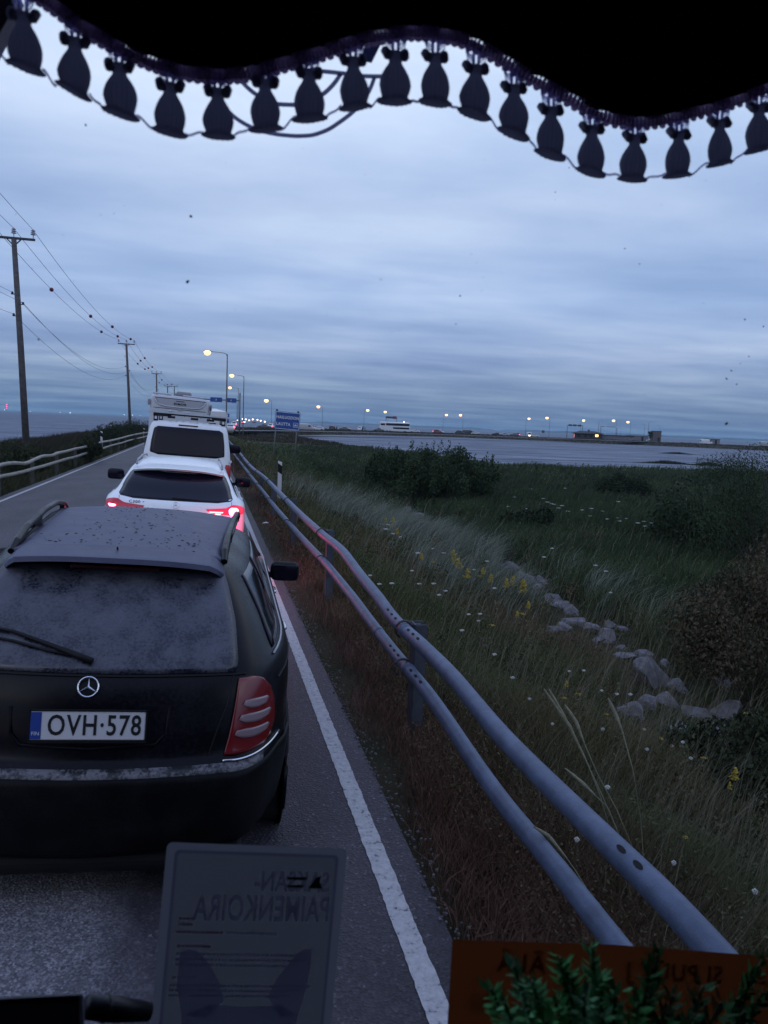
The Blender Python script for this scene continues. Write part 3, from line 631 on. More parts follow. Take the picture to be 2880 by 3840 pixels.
# --- the white estate second in the queue
WP = dusty('white_paint', (.84, .86, .88), (.68, .69, .70), .62, 1.0, 2.0, .3, .6, 0, 20)
LAMPR = mat('lit_red_lens', (.35, .01, .02), .3, emit=(1.0, .02, .10), es=.6)
def white_estate():
    root = empty('estate_car', (-.43, 10.40, 0), (0, TILT, 0), 'white estate car with lit red tail lamps, second in the queue', 'car')
    S = Shell([(.20, .15, 4.6, .83, .15, .4), (.32, .04, 4.7, .91, .15, .4), (.5, 0, 4.76, .935, .15, .4), (.70, .0, 4.76, .945, .16, .45), (.82, .03, 4.65, .945, .17, .5), (.90, .07, 4.3, .93, .18, .5),
               (.945, .14, 4.0, .89, .18, .4), (1.0, .24, 3.7, .82, .18, .24), (1.15, .50, 3.1, .74, .16, .22), (1.27, .74, 2.8, .68, .15, .2), (1.33, .86, 2.66, .635, .14, .2), (1.37, .98, 2.5, .58, .14, .22), (1.40, 1.2, 2.35, .50, .14, .3), (1.42, 1.5, 2.15, .34, .12, .3), (1.428, 1.75, 1.95, .12, .05, .1)], bow=.10)
    S.body(60).build('body', WP, root, smooth=True)
    g = S.rear_patch([(.935, -.55, .55), (.95, -.72, .72), (.98, -.755, .755), (1.15, -.695, .695), (1.25, -.645, .645), (1.285, -.61, .61)], .007, 14, 22).build('rear_window', GLS, root, smooth=True); solid(g, .004)
    sp = MB(); vs = []
    for x in np.linspace(-.62, .62, 25):
        q = abs(x) / .62; vs += [(x, .93 + .09 * q * q, 1.372 - .05 * q ** 3), (x, .62 + .12 * q * q, 1.325 - .05 * q ** 2.5), (x, .64 + .12 * q * q, 1.30 - .05 * q ** 2.5), (x, .78 + .1 * q * q, 1.30 - .05 * q ** 2.5)]
    sp.add(vs, [(i * 4 + j, i * 4 + j + 1, i * 4 + j + 5, i * 4 + j + 4) for i in range(24) for j in range(3)]); solid(sp.build('spoiler', WP, root, angle=35), .006)
    MB().rbox((0, .645, 1.292), (.34, .02, .016), .005).build('brake_lamp', mat('dark_red_lens', (.05, .004, .006), .3), root)
    MB().tube([(x, S.rear(x, z) - .018, z) for x, z in ((-.05, .965), (.1, .962), (.30, .958))], [.012, .012, .006], 8).build('wiper', BLKP, root, smooth=True)
    for sg in (-1, 1):
        rw = [(.79, .62, .80), (.80, .50, .905), (.83, .42, .913), (.855, .40, .911), (.875, .66, .908), (.905, .72, .86), (.92, .75, .80)]
        if sg < 0: rw = [(z, -b_, -a_) for z, a_, b_ in rw]
        t = S.rear_patch(rw, .010, 16, 24).build('tail_lamp', LAMPR if sg > 0 else mat('half_lit_lens', (.30, .01, .03), .3, emit=(1, .02, .10), es=.12), root, smooth=True); solid(t, .006)
        mb = MB(); rw = [(.78, .74, .79), (.80, .71, .83), (.86, .70, .84), (.885, .74, .80)] if sg > 0 else [(.812, .80, .84), (.822, .77, .86), (.838, .76, .87), (.846, .79, .85)]
        if sg < 0: rw = [(z, -b_, -a_) for z, a_, b_ in rw]
        S.rear_patch(rw, .016, 6, 8, mb)
        if sg > 0:
            S.rear_patch([(.812, .46, .62), (.825, .44, .63)], .016, 2, 8, mb); S.rear_patch([(.79, .53, .59), (.802, .52, .60)], .016, 2, 6, mb)
        solid(mb.build('lamp_bulb', mat('lit_bulb', (.9, .3, .35), .3, emit=(1.0, .07, .14), es=22), t, smooth=True), .003)
        seam = MB(); seam.tube([(sg * xx, S.rear(xx, zz) - .003, zz) for xx, zz in ((.70, .68), (.715, .80), (.73, .90), (.74, .95))], .003, 5); seam.build('tailgate_seam', BLKP, root)
        gm_ = MB()
        for a0, a1, b0, b1 in ((.62, 1.35, 1.0, 1.42), (1.42, 2.35, 1.5, 2.3), (2.42, 3.5, 2.36, 2.85)): S.side_patch([(.985, a0, a1), (1.27, b0, b1)], sg, .006, 6, 8, gm_)
        solid(gm_.build('side_window', GLS, root, smooth=True), .003)
        MB().tube([(sg * (S.side(y, .97) + .006), y, .97) for y in np.linspace(.6, 3.5, 20)], .007, 6).build('window_trim', CHROME, root, smooth=True)
        for y in (1.7, 2.75): MB().tube([(sg * .91, y - .1, .86), (sg * .945, y - .07, .865), (sg * .945, y + .07, .865), (sg * .91, y + .1, .86)], .013, 8).build('door_handle', WP, root, smooth=True)
        mirror_part(root, (-1.06 if sg < 0 else 1.0), 2.75, 1.04, sg, BLKP, 1.3)
        rr_ = MB(); rr_.tube([(sg * .60, 1.0, 1.345), (sg * .595, 1.15, 1.40), (sg * .58, 1.8, 1.43), (sg * .57, 2.4, 1.42), (sg * .57, 2.55, 1.39)], .014, 8)
        rr_.build('roof_rail', mat('satin_trim', (.3, .31, .34), .35, metal=.7), root, smooth=True)
        for y in (.95, 3.85): wheel(root, sg * .82, y, .33, .22)
    star(root, (0, S.rear(0, .885) - .016, .885), .042, CHROME, .004, -R(25))
    text_mesh('lettering', 'C300 e', .052, CHROME, root, Matrix.Translation((-.50, S.rear(.5, .895) - .012, .895)) @ FACE_BACK, extrude=.002, bold=.001, spacing=1.15, sx=1.15)
    pl = MB().rbox((0, 0, 0), (.442, .010, .118), .004).build('number_plate', WPL, root, loc=(0, S.rear(0, .6) - .012, .62))
    # interior shapes seen faintly through the glass stay in the dark; rear bumper trim
    b_ = S.rear_patch([(.30, -.70, .70), (.42, -.80, .80)], .012, 4, 20).build('bumper_trim', BLKP, root, smooth=True); solid(b_, .01)
    return root
white_estate()
# added red point light beside the right tail lamp, boosting its glow
def lamp_light(name, loc, energy, color, size, parent=None, spot=None):
    ld = bpy.data.lights.new(name, 'POINT'); ld.energy = energy; ld.color = color; ld.shadow_soft_size = size
    o = bpy.data.objects.new(name, ld); COL.objects.link(o); o.location = loc; return o
lamp_light('brake_light_glow', (.60, 10.25, .62), 14.0, (1, .03, .10), .05)

# --- the white van with a roof rack
def white_van():
    root = empty('van', (-.46, 17.2, 0), (0, TILT, 0), 'white van with large dark rear window and a roof rack, third in the queue', 'van')
    S = Shell([(.25, .05, 4.7, .88, .12, .15), (.4, 0, 4.85, .93, .12, .16), (.6, 0, 4.9, .95, .12, .16), (.95, .03, 4.75, .952, .12, .16), (1.2, .08, 4.3, .935, .12, .16), (1.55, .17, 3.8, .885, .12, .16), (1.83, .26, 3.45, .83, .12, .18), (1.90, .31, 3.3, .79, .13, .2), (1.94, .42, 3.1, .70, .14, .3), (1.958, .7, 2.9, .5, .14, .4), (1.965, 1.2, 2.4, .15, .05, .2)], bow=.05)
    V = dusty('van_paint', (.74, .75, .77), (.55, .55, .57), .62, 1.0, 2.0, .35, .4, 0, 18)
    S.body(56).build('body', V, root, smooth=True)
    g = S.rear_patch([(1.205, -.62, .62), (1.22, -.755, .755), (1.26, -.80, .80), (1.5, -.785, .785), (1.76, -.745, .745), (1.80, -.72, .72), (1.82, -.66, .66)], .008, 14, 22).build('rear_window', GLS, root, smooth=True); solid(g, .004)
    MB().rbox((-.02, S.rear(0, 1.87) - .01, 1.872), (.42, .02, .028), .008).build('brake_lamp', mat('dark_red_lens', (.05, .004, .006), .3), root)
    for sg in (-1, 1):
        rw = [(.72, .83, .951), (.75, .82, .952), (1.05, .83, .947), (1.08, .84, .945)]
        if sg < 0: rw = [(z, -b_, -a_) for z, a_, b_ in rw]
        solid(S.rear_patch(rw, .010, 8, 10).build('tail_lamp', mat('dim_red_lens', (.35, .012, .02), .25, emit=(1, .02, .06), es=.03), root, smooth=True), .006)
        mb = MB(); S.side_patch([(1.25, .45, 1.7), (1.75, .62, 1.68)], sg, .006, 6, 8, mb); S.side_patch([(1.25, 1.85, 3.9), (1.75, 1.85, 3.35)], sg, .006, 6, 8, mb)
        solid(mb.build('side_window', GLS, root, smooth=True), .003)
        mirror_part(root, sg * (1.12 if sg > 0 else .98), 3.3, 1.33, sg, BLKP, 1.7)
        for z in (1.15, .62): MB().rbox((sg * .95, .16, z), (.03, .09, .06), .012).build('door_hinge', V, root)
        for y in (.9, 3.9): wheel(root, sg * .85, y, .34, .22)
    # roof rack: two long rails on feet and cross bars
    rk = empty('roof_rack'); rk.parent = root
    for sg in (-1, 1):
        MB().tube([(sg * .74, .5, 2.045), (sg * .74, 2.6, 2.045)], .018, 8).build('rail', mat('rack_grey', (.12, .12, .14), .5, metal=.5), rk)
    for y in (.55, 1.25, 1.9, 2.55):
        m2 = MB(); m2.box((0, y, 2.125), (1.80, .07, .035))
        MB().box((0, y + .01, 2.088), (1.46, .05, .034)).build('bar_profile', BLKP, rk)
        m2.build('cross_bar', mat('rack_light', (.5, .52, .56), .4, metal=.6), rk)
    m2 = MB()
    for k in range(9): m2.box((-.62 + k * .155, 1.5, 2.09), (.035, 1.9, .03))
    for x, y in ((-.4, .5), (.1, .52), (.45, .5)): m2.box((x, y, 2.03), (.16, .12, .05))
    m2.build('rack_slats', BLKP, rk)
    for sg in (-1, 1):
        for y in (.55, 2.5):
            ft = MB(); ft.rbox((sg * .735, y, 2.01), (.095, .06, .17), .012).box((sg * .64, y - .01, 2.07), (.30, .08, .07)); f_ = ft.build('foot', BLKP, rk)
            MB().rbox((sg * .735, y - .032, 2.01), (.05, .01, .09), .006).build('foot_cover', mat('foot_white', (.6, .61, .64), .5), f_)
    pl = MB().rbox((0, S.rear(0, .9) - .01, .9), (.442, .010, .118), .004).build('number_plate', WPL, root)
    return root
white_van()

# --- the motorhome ahead of the van
def motorhome():
    root = empty('motorhome', (-1.17, 31, 0), (0, R(3.6), 0), 'white motorhome with a grey rooftop vent box, towering over the van', 'motorhome')
    root.scale = (1, 1, 1.05)
    V = dusty('motorhome_skin', (.50, .51, .545), (.40, .40, .43), .62, 1.0, 1.2, .4, .3, 0, 9)
    S = Shell([(.45, 0, 6.6, 1.08, .10, .12), (.7, -.02, 6.9, 1.12, .10, .12), (2.3, 0, 6.8, 1.13, .10, .12), (2.62, .02, 6.4, 1.12, .12, .14), (2.70, .06, 6.2, 1.08, .14, .2), (2.745, .15, 6.0, .98, .14, .2), (2.76, .4, 5.6, .7, .14, .3), (2.765, 1.5, 4.5, .2, .05, .2)], bow=.05)
    S.body(40).build('body', V, root, smooth=True)
    gl = mat('moulding_grey', (.34, .35, .38), .5)
    # upper moulded bowl with a raised lip, lettering, seam, hinges
    bw = MB(); top = [(-.92, 2.60), (-.5, 2.625), (0, 2.632), (.5, 2.625), (.92, 2.60)]
    S.rear_patch([(2.33, -.55, .55), (2.36, -.74, .74), (2.42, -.84, .84), (2.52, -.92, .92), (2.60, -.97, .97)], .012, 12, 20, bw)
    b_ = bw.build('rear_moulding', gl, root, smooth=True); solid(b_, .008)
    lip = MB(); lip.tube([(x, S.rear(x, z) - .03, z) for x, z in ((-.98, 2.60), (-.88, 2.44), (-.76, 2.36), (-.55, 2.325), (0, 2.315), (.55, 2.325), (.76, 2.36), (.88, 2.44), (.98, 2.60))], .022, 8); lip.build('moulding_lip', V, b_, smooth=True)
    MB().tube([(x, S.rear(x, 2.615) - .012, 2.615) for x in np.linspace(-.98, .98, 12)], .012, 6).build('moulding_edge', BLKP, b_)
    MB().tube([(x, S.rear(x, 2.24) - .006, 2.24) for x in np.linspace(-1.1, 1.1, 12)], .010, 6).build('panel_seam', BLKP, root)
    MB().rbox((0, S.rear(0, 2.53) - .02, 2.54), (.32, .02, .024), .008).build('brake_lamp', mat('dark_red_lens', (.05, .004, .006), .3), root)
    text_mesh('lettering', 'RIMOR', .11, INK, root, Matrix.Translation((0, S.rear(0, 2.43) - .02, 2.43)) @ FACE_BACK @ Matrix.Shear('XZ', 4, (.0, .0)), extrude=.003, bold=.004, spacing=1.2, sx=1.25)
    MB().rbox((0, S.rear(0, 2.25) - .02, 2.24), (.12, .03, .09), .02).build('camera_pod', gl, root)
    for x in (-.32, .30):
        hn = MB(); hn.rbox((x, S.rear(x, 2.15) - .02, 2.15), (.20, .02, .035), .01).rbox((x, S.rear(x, 2.12) - .03, 2.13), (.035, .02, .11), .01); hn.build('hinge', CHROME, root)
    sm = MB()
    for x in (-.86, -.5, .2, .82): sm.tube([(x, S.rear(x, z) - .004, z) for z in (1.98, 2.1)], .006, 5)
    sm.build('panel_joint', BLKP, root)
    for sg in (-1, 1):
        MB().rbox((sg * 1.17, .08, 2.42), (.10, .08, .22), .03).build('marker_lamp', mat('marker_glass', (.25, .24, .27), .3), root)
        for y in (1.6, 5.4): wheel(root, sg * .95, y, .36, .24)
    MB().tube([(1.15, .04, 2.45), (1.16, .03, 2.25), (1.14, .03, 1.95)], .018, 6).build('drain_pipe', BLKP, root)
    MB().rbox((.06, 2.2, 2.86), (.60, .8, .19), .07, 4).build('roof_vent_box', mat('vent_grey', (.22, .21, .24), .6), root, smooth=True)
    MB().rbox((-.75, 1.0, 2.79), (.7, .5, .06), .02).build('roof_hatch', V, root)
    MB().rbox((.45, 1.4, 2.79), (.8, .6, .05), .02).build('skylight', V, root)
    ws = S.rear_patch([(1.2, -.6, .6), (1.75, -.58, .58)], .01, 6, 8).build('rear_window', GLS, root, smooth=True); solid(ws, .004)
    pl = MB().rbox((0, S.rear(0, .7) - .02, .72), (.442, .010, .118), .004).build('number_plate', WPL, root)
    return root
motorhome()

# generic smaller vehicles seen from far off: saloon, van, camper, bus. Local: rear at y=0, driving to +y
CARPAINT = {'white': (.62, .63, .65), 'silver': (.33, .34, .36), 'black': (.015, .016, .02), 'red': (.22, .02, .02), 'blue': (.03, .05, .11), 'grey': (.10, .10, .11), 'beige': (.35, .31, .26)}
def small_vehicle(kind, colour, loc, heading, label, lit=None, group='vehicles far off on the spit', lenm=None):
    P = mat('paint_' + colour, CARPAINT[colour], .3, coat=.5)
    nm = {'car': 'parked_car', 'estate': 'parked_car', 'suv': 'parked_car', 'van': 'parked_van', 'camper': 'camper'}[kind]
    root = empty(nm, loc, (0, 0, heading), label, {'car': 'car', 'estate': 'car', 'suv': 'car', 'van': 'van', 'camper': 'camper'}[kind], group)
    if kind in ('car', 'estate', 'suv'):
        hh = {'car': 1.42, 'estate': 1.47, 'suv': 1.68}[kind]; r0 = {'car': .9, 'estate': .35, 'suv': .3}[kind]; r1 = {'car': 1.55, 'estate': .75, 'suv': .6}[kind]
        S = Shell([(.22, .1, 4.3, .78, .15, .2), (.35, 0, 4.4, .86, .15, .2), (.7, .0, 4.4, .88, .15, .2), (.9, .06, 3.9, .87, .15, .2), (.98 * hh / 1.45, r0 * .7, 3.3, .83, .15, .2), (hh * .90, r1, 2.6, .66, .14, .2), (hh * .97, r1 + .15, 2.4, .58, .14, .2), (hh, r1 + .5, 2.1, .3, .1, .2)], bow=.08)
        gl0, gl1, zb, zt = r0 * .9 + .15, 3.1, 1.0 * hh / 1.45, hh * .88
    elif kind == 'van':
        hh = 2.1; S = Shell([(.3, .02, 5.0, .92, .1, .12), (.5, 0, 5.1, .96, .1, .12), (1.1, 0, 4.9, .96, .1, .12), (1.8, .04, 4.1, .9, .1, .12), (2.0, .1, 3.9, .84, .12, .15), (2.1, .6, 3.2, .4, .1, .2)], bow=.04); gl0, gl1, zb, zt = 3.3, 4.25, 1.2, 1.75
    else:
        hh = 2.8; S = Shell([(.4, 0, 6.4, 1.08, .1, .12), (.7, 0, 6.6, 1.12, .1, .12), (1.3, 0, 6.3, 1.12, .1, .12), (2.6, 0, 6.0, 1.1, .1, .12), (2.75, .1, 5.8, 1.0, .12, .15), (2.8, .8, 5.0, .5, .1, .2)], bow=.03); gl0, gl1, zb, zt = 5.0, 5.9, 1.3, 1.95
    S.body(14, lo=True).build('body', P, root, angle=50)
    for sg in (-1, 1):
        mb = MB(); S.side_patch([(zb, gl0, gl1), (zt, gl0 + .35 * (kind in ('car', 'estate', 'suv')) + .2, gl1 - .35)], sg, .01, 3, 5, mb)
        if kind == 'camper': S.side_patch([(1.4, 1.0, 1.8), (1.9, 1.0, 1.8)], sg, .01, 2, 2, mb); S.side_patch([(1.4, 2.6, 3.4), (1.9, 2.6, 3.4)], sg, .01, 2, 2, mb)
        solid(mb.build('side_window', GLS, root), .004)
        for y in (.85, 3.5 if kind != 'camper' else 5.2): wheel(root, sg * (.80 if kind != 'camper' else .95), y, .32, .2, lo=True)
        rw = [(.72, .62, .86), (.88, .64, .84)] if kind != 'van' else [(.8, .84, .95), (1.1, .84, .94)]
        if sg < 0: rw = [(z, -b_, -a_) for z, a_, b_ in rw]
        S.rear_patch(rw, .02, 2, 3).build('tail_lamp', mat('far_lit_red', (.5, .02, .02), .3, emit=(1, .03, .08), es=14) if lit == 'red' else REDL, root)
        hl = MB(); hl.rbox((sg * .62, S.yf(.62) - .08, .66), (.30, .12, .13), .04)
        hl.build('headlight', mat('lit_headlight', (.9, .88, .8), .3, emit=(1, .86, .62), es=30) if lit == 'white' else mat('lamp_clear', (.5, .5, .5), .2), root, smooth=True)
    S.rear_patch([(zb, -.55, .55), (zt, -.48, .48)], .012, 3, 4).build('rear_window', GLS, root)
    fw = MB(); vs = [(sg * (.62 if z < (zb + zt) / 2 else .5), S.yf(z) - .02 * 1 + .03 - S.fbow * .35, z) for z in (zb, zt) for sg in (-1, 1)]
    fw.add(vs, [(0, 1, 3, 2)]); solid(fw.build('windscreen', GLS, root), .01)
    return root
def face(dx, dy): return math.atan2(-dx, dy)       # heading that drives along (dx, dy)
SPZ = -.34
def on_spit(px, py, z=SPZ): return gz(px, py, z)
def th(x, y): return float(terrain(np.array([x]), np.array([y]))[0])
def spit_at(px, back):
    """a point behind the far shoreline in column px, back metres inland"""
    f = far_shore
    for i in range(len(f) - 1):
        pass
    best = None
    for y10 in np.arange(925, 985, .25):
        P = gz(px, y10, WZ); d = poly_sd(BAY, np.array([P.x]), np.array([P.y]))[0]
        if d > 0: best = P; break
    if best is None: best = gk(px, 236 + (634 - px) * -.25, WZ)
    k = 1 + back / math.hypot(best.x, best.y); x, y = best.x * k, best.y * k
    return Vector((x, y, th(x, y)))
along = Vector((far_shore[-1].x - far_shore[2].x, far_shore[-1].y - far_shore[2].y)).normalized()
SX, SY = along.x, along.y
GREYW = 'vehicles far off on the spit'
# column px, inland metres, kind, colour, heading (+1 along the spit to the right, -1 to the left, 0 away), lit, label
far_list = [
    (606, 24, 'car', 'black', 1, None, 'dark car partly behind the left post of the blue ferry sign'),
    (583, 26, 'suv', 'white', 0, 'red', 'white car seen at the foot of the lamp left of the ferry sign'),
    (556, 30, 'car', 'grey', 1, None, 'dark low car left of the white car by the ferry sign lamp'),
    (642, 22, 'van', 'silver', 1, None, 'pale silver people carrier just right of the ferry sign'),
    (668, 18, 'suv', 'red', 0, 'red', 'red-lit car under the right edge of the ferry sign'),
    (700, 18, 'estate', 'white', -1, 'white', 'white car with bright headlamps, left of the lamp nearest the bay corner'),
    (716, 26, 'suv', 'black', 0, None, 'small black car behind two people near the bay corner'),
    (732, 30, 'car', 'grey', 1, None, 'grey car between the bay corner lamp and the silver saloon'),
    (756, 24, 'car', 'silver', -1, None, 'silver saloon right of the lamp nearest the bay corner'),
    (776, 22, 'suv', 'white', 0, 'white', 'white car beside standing people, left of the double-decker coach'),
    (806, 24, 'car', 'grey', 1, None, 'dark grey saloon under the lamp left of the coach'),
    (822, 22, 'car', 'white', 1, None, 'white car close behind the rear of the double-decker coach'),
    (884, 20, 'car', 'white', 1, None, 'white saloon just in front of the double-decker coach'),
    (934, 20, 'suv', 'red', 1, 'red', 'dark red hatchback right of the coach'),
    (958, 24, 'estate', 'white', -1, 'white', 'white car with lit headlamps under the tallest pair of lamps'),
    (982, 22, 'suv', 'black', 1, None, 'black off-road car left of the black van between the two lamps'),
    (998, 22, 'van', 'black', 1, None, 'black van at the foot of a lamp behind the bay'),
    (1036, 22, 'car', 'white', -1, None, 'white hatchback right of the black van'),
    (1062, 24, 'car', 'black', 1, None, 'low black saloon between two white cars behind the bay'),
    (1078, 24, 'car', 'silver', 1, None, 'silver saloon left of the red glowing tail lamps'),
    (1100, 24, 'car', 'grey', 1, None, 'grey saloon partly hidden by grass left of the red tail lamps'),
    (1118, 26, 'suv', 'grey', 0, 'red', 'dark car with bright red tail lamps behind the bay'),
    (1143, 22, 'van', 'white', 0, None, 'white van under the bright lamp behind the bay'),
    (1164, 20, 'car', 'white', -1, 'white', 'white saloon lit by its headlamps, right of the white van'),
    (1246, 40, 'car', 'silver', 1, None, 'silver saloon partly behind the dark pavilion'),
    (1396, 26, 'car', 'white', 1, None, 'small white car by the bare trees near the brown hut'),
]
for px, back, kind, colour, hd, lit, label in far_list:
    P = spit_at(px, back); dx, dy = (SX * hd, SY * hd) if hd else (.35, 1)
    small_vehicle(kind, colour, (P.x, P.y, P.z), face(dx, dy), label, lit)
P = spit_at(1305, 24); small_vehicle('camper', 'white', P, face(-SX, -SY), 'white camper with an overcab parked right of the dark pavilion')
P = spit_at(1512, 20); small_vehicle('van', 'white', P, face(SX, SY), 'lone white panel van beside a grey shed at the right end of the spit')
P = spit_at(1640, 40); small_vehicle('van', 'silver', P, face(SX, SY), 'pale vehicle in the grass at the far right end of the spit')
# traffic in the bend beyond the motorhome
small_vehicle('camper', 'white', (.05, 46, -.15), 0, 'white boxy camper ahead of the motorhome, only its right edge showing', group='queue of vehicles on the road')
for px, py, kind, colour, label, lit, hd in ((505, 922, 'suv', 'white', 'white off-road car beyond the foot of the parking sign', 'red', (.12, 1)), (497, 932, 'car', 'white', 'white saloon glimpsed beside the van roof rack', 'red', (.05, 1)),
                                              (520, 915, 'estate', 'silver', 'silver estate with red tail lamps at the start of the bend', 'red', (.3, 1)), (534, 914, 'car', 'white', 'white saloon facing back with bright headlamps in the bend', 'white', (-.6, -1)),
                                              (545, 913.5, 'car', 'red', 'dark red saloon in the bend right of the lamp group', None, (1, 1))):
    P = gz(px, py, -.2); small_vehicle(kind, colour, P, face(*hd), label, lit, 'queue of vehicles on the road')
# double-decker coach
def coach():
    P = spit_at(851, 16); root = empty('coach', P, (0, 0, face(SX, SY)), 'white double-decker coach with dark bands of windows behind the bay', 'bus')
    S = Shell([(.35, 0, 12.2, 1.22, .15, .15), (.6, 0, 12.4, 1.27, .15, .15), (3.6, .03, 12.3, 1.26, .15, .15), (3.9, .1, 12.1, 1.2, .2, .2), (4.0, .5, 11.6, .7, .2, .3)], bow=.05, fbow=.15)
    S.body(16, lo=True).build('body', mat('paint_white', CARPAINT['white'], .3, coat=.5), root, angle=50); root.location.x -= SX * 6; root.location.y -= SY * 6
    for sg in (-1, 1):
        mb = MB(); S.side_patch([(2.55, 2.6, 12.0), (3.45, 2.6, 12.0)], sg, .012, 2, 8, mb); S.side_patch([(1.25, 5.6, 11.9), (1.95, 5.3, 11.9)], sg, .012, 2, 6, mb)
        S.side_patch([(2.55, .5, 2.2), (3.3, .5, 2.2)], sg, .012, 2, 3, mb)
        solid(mb.build('side_window', GLS, root), .004)
        for y in (3.0, 4.3, 10.2): wheel(root, sg * 1.12, y, .5, .28, lo=True)
    S.rear_patch([(2.5, -1.0, 1.0), (3.4, -1.0, 1.0)], .015, 2, 3).build('rear_window', GLS, root)
coach()

# ------------------------------------------------------------------ people far off
def person(loc, rot, top, trousers, label):
    sk = bpy.data.meshes.new('person'); J = [(0, 0, .95), (0, 0, 1.2), (0, 0, 1.42), (0, 0, 1.50), (0, .01, 1.62), (0, .01, 1.74), (.18, 0, 1.40), (.24, .02, 1.12), (.22, .12, .88), (-.18, 0, 1.40), (-.24, .02, 1.12), (-.22, .10, .88), (.10, 0, .90), (.11, .02, .5), (.11, -.02, .08), (.12, .1, .04), (-.10, 0, .90), (-.11, 0, .5), (-.11, -.02, .08), (-.12, .1, .04)]
    E_ = [(0, 1), (1, 2), (2, 3), (3, 4), (4, 5), (2, 6), (6, 7), (7, 8), (2, 9), (9, 10), (10, 11), (0, 12), (12, 13), (13, 14), (14, 15), (0, 16), (16, 17), (17, 18), (18, 19)]
    rad = [.15, .14, .14, .055, .10, .08, .065, .045, .035, .065, .045, .035, .10, .07, .045, .04, .10, .07, .045, .04]
    sk.from_pydata(J, E_, []); o = bpy.data.objects.new('person', sk); COL.objects.link(o)
    md = o.modifiers.new('skin', 'SKIN'); sv = sk.skin_vertices[0].data if sk.skin_vertices else None
    if sv is None:
        bm = bmesh.new(); bm.from_mesh(sk); bm.verts.layers.skin.verify(); bm.to_mesh(sk); bm.free(); sv = sk.skin_vertices[0].data
    for v, r in zip(sv, rad): v.radius = (r, r)
    sv[0].use_root = True
    bpy.context.view_layer.update(); dg = bpy.context.evaluated_depsgraph_get(); me = bpy.data.meshes.new_from_object(o.evaluated_get(dg)); bpy.data.objects.remove(o)
    me.materials.clear()
    for m_ in (mat('cloth_' + top, {'dark': (.02, .02, .03), 'red': (.2, .03, .03), 'blue': (.03, .05, .14)}[top], .9), mat('cloth_' + trousers, {'navy': (.02, .025, .05), 'black': (.015, .015, .015)}[trousers], .9), mat('skin_tone', (.35, .22, .17), .6)): me.materials.append(m_)
    for f in me.polygons: z = f.center.z; f.material_index = 2 if z > 1.52 else (0 if z > .92 else 1); f.use_smooth = True
    p = bpy.data.objects.new('person', me); COL.objects.link(p); p.location = loc; p.rotation_euler = (0, 0, rot); tag(p, label, 'person', 'people standing by the cars')
    hr = MB().lathe([(.09, 1.66), (.105, 1.70), (.09, 1.79), (.04, 1.83)], 10, (0, -.015, 0)).build('hair', mat('hair', (.03, .02, .015), .8), p, smooth=True)
for px, back, tp, tr, lb in ((712, 18, 'dark', 'black', 'person in dark clothes standing left of the lamp near the bay corner'), (722, 18, 'red', 'navy', 'person in a red top standing by the small black car'), (727, 18, 'dark', 'navy', 'person in a dark coat, rightmost by the bay corner lamp'), (783, 17, 'dark', 'black', 'person in black beside the white car left of the coach'), (788, 17, 'blue', 'black', 'person in a blue jacket between the white car and the coach'), (875, 14, 'dark', 'navy', 'person in dark clothes standing at the front of the coach')):
    P = spit_at(px, back); person(P, rnd.uniform(0, 6), tp, tr, lb)

# ------------------------------------------------------------------ street lamps
def warm(): return mat('lit_sodium', (.9, .8, .6), .4, emit=(1.0, .46, .16), es=3.2)
def street_lamp(base, h, arm, yaw, label, lit=True, bright=1.0, energy=0):
    root = empty('street_lamp', base, (0, 0, yaw), label, 'street lamp', 'street lamps along the road and the spit')
    pm = mat('lamp_post_steel', (.10, .095, .10), .6, var=.2, vs=3)
    MB().lathe([(.11, 0), (.10, .9), (.085, 1.0), (.055, h - .3), (.05, h)], 10).build('pole', pm, root, smooth=True)
    a = arm; MB().tube([(0, 0, h - .25), (-.12, 0, h + .02), (-.45, 0, h + .12), (-a, 0, h + .18)], [.04, .035, .03, .028], 8).build('arm', pm, root, smooth=True)
    hd = MB().rbox((-a - .32, 0, h + .20), (.75, .28, .13), .055, 3).build('lamp_head', pm, root, smooth=True)
    if lit:
        q = bright; MB().lathe([(.04 * q, -.20 * q), (.15 * q, -.15 * q), (.20 * q, -.04 * q), (.2 * q, .02), (.12 * q, .07 * q)], 14, (-a - .36, 0, h + .13)).build('glare_bulb', warm(), hd, smooth=True)  # oversized: the lamp's glare is built into this shape
        if energy: lamp_light('lamp_light', Vector(base) + Vector((math.cos(yaw) * (-a - .36), math.sin(yaw) * (-a - .36), h - .12)), energy, (1, .60, .28), .2)
    else:
        MB().rbox((-a - .36, 0, h + .13), (.4, .2, .04), .02).build('lens', mat('lamp_clear', (.5, .5, .5), .2), hd)
    return root
def lamp_at(px, ytop, h, **kw):
    """a lamp whose pole top shows at row ytop: distance follows from the height"""
    lo, hi = 30.0, 900.0
    for _ in range(40):
        k = (lo + hi) / 2; 
        P = gk(px, k, h - .35)
        v = P - Vector((0, 0, H)); row = 1106 - FPX * (CU.dot(v)) / (CF.dot(v))
        if row < ytop: lo = k
        else: hi = k
    z0 = -.35 if k > 150 else (-.12 if k < 110 else -.25)
    return Vector((P.x, P.y, z0)), k
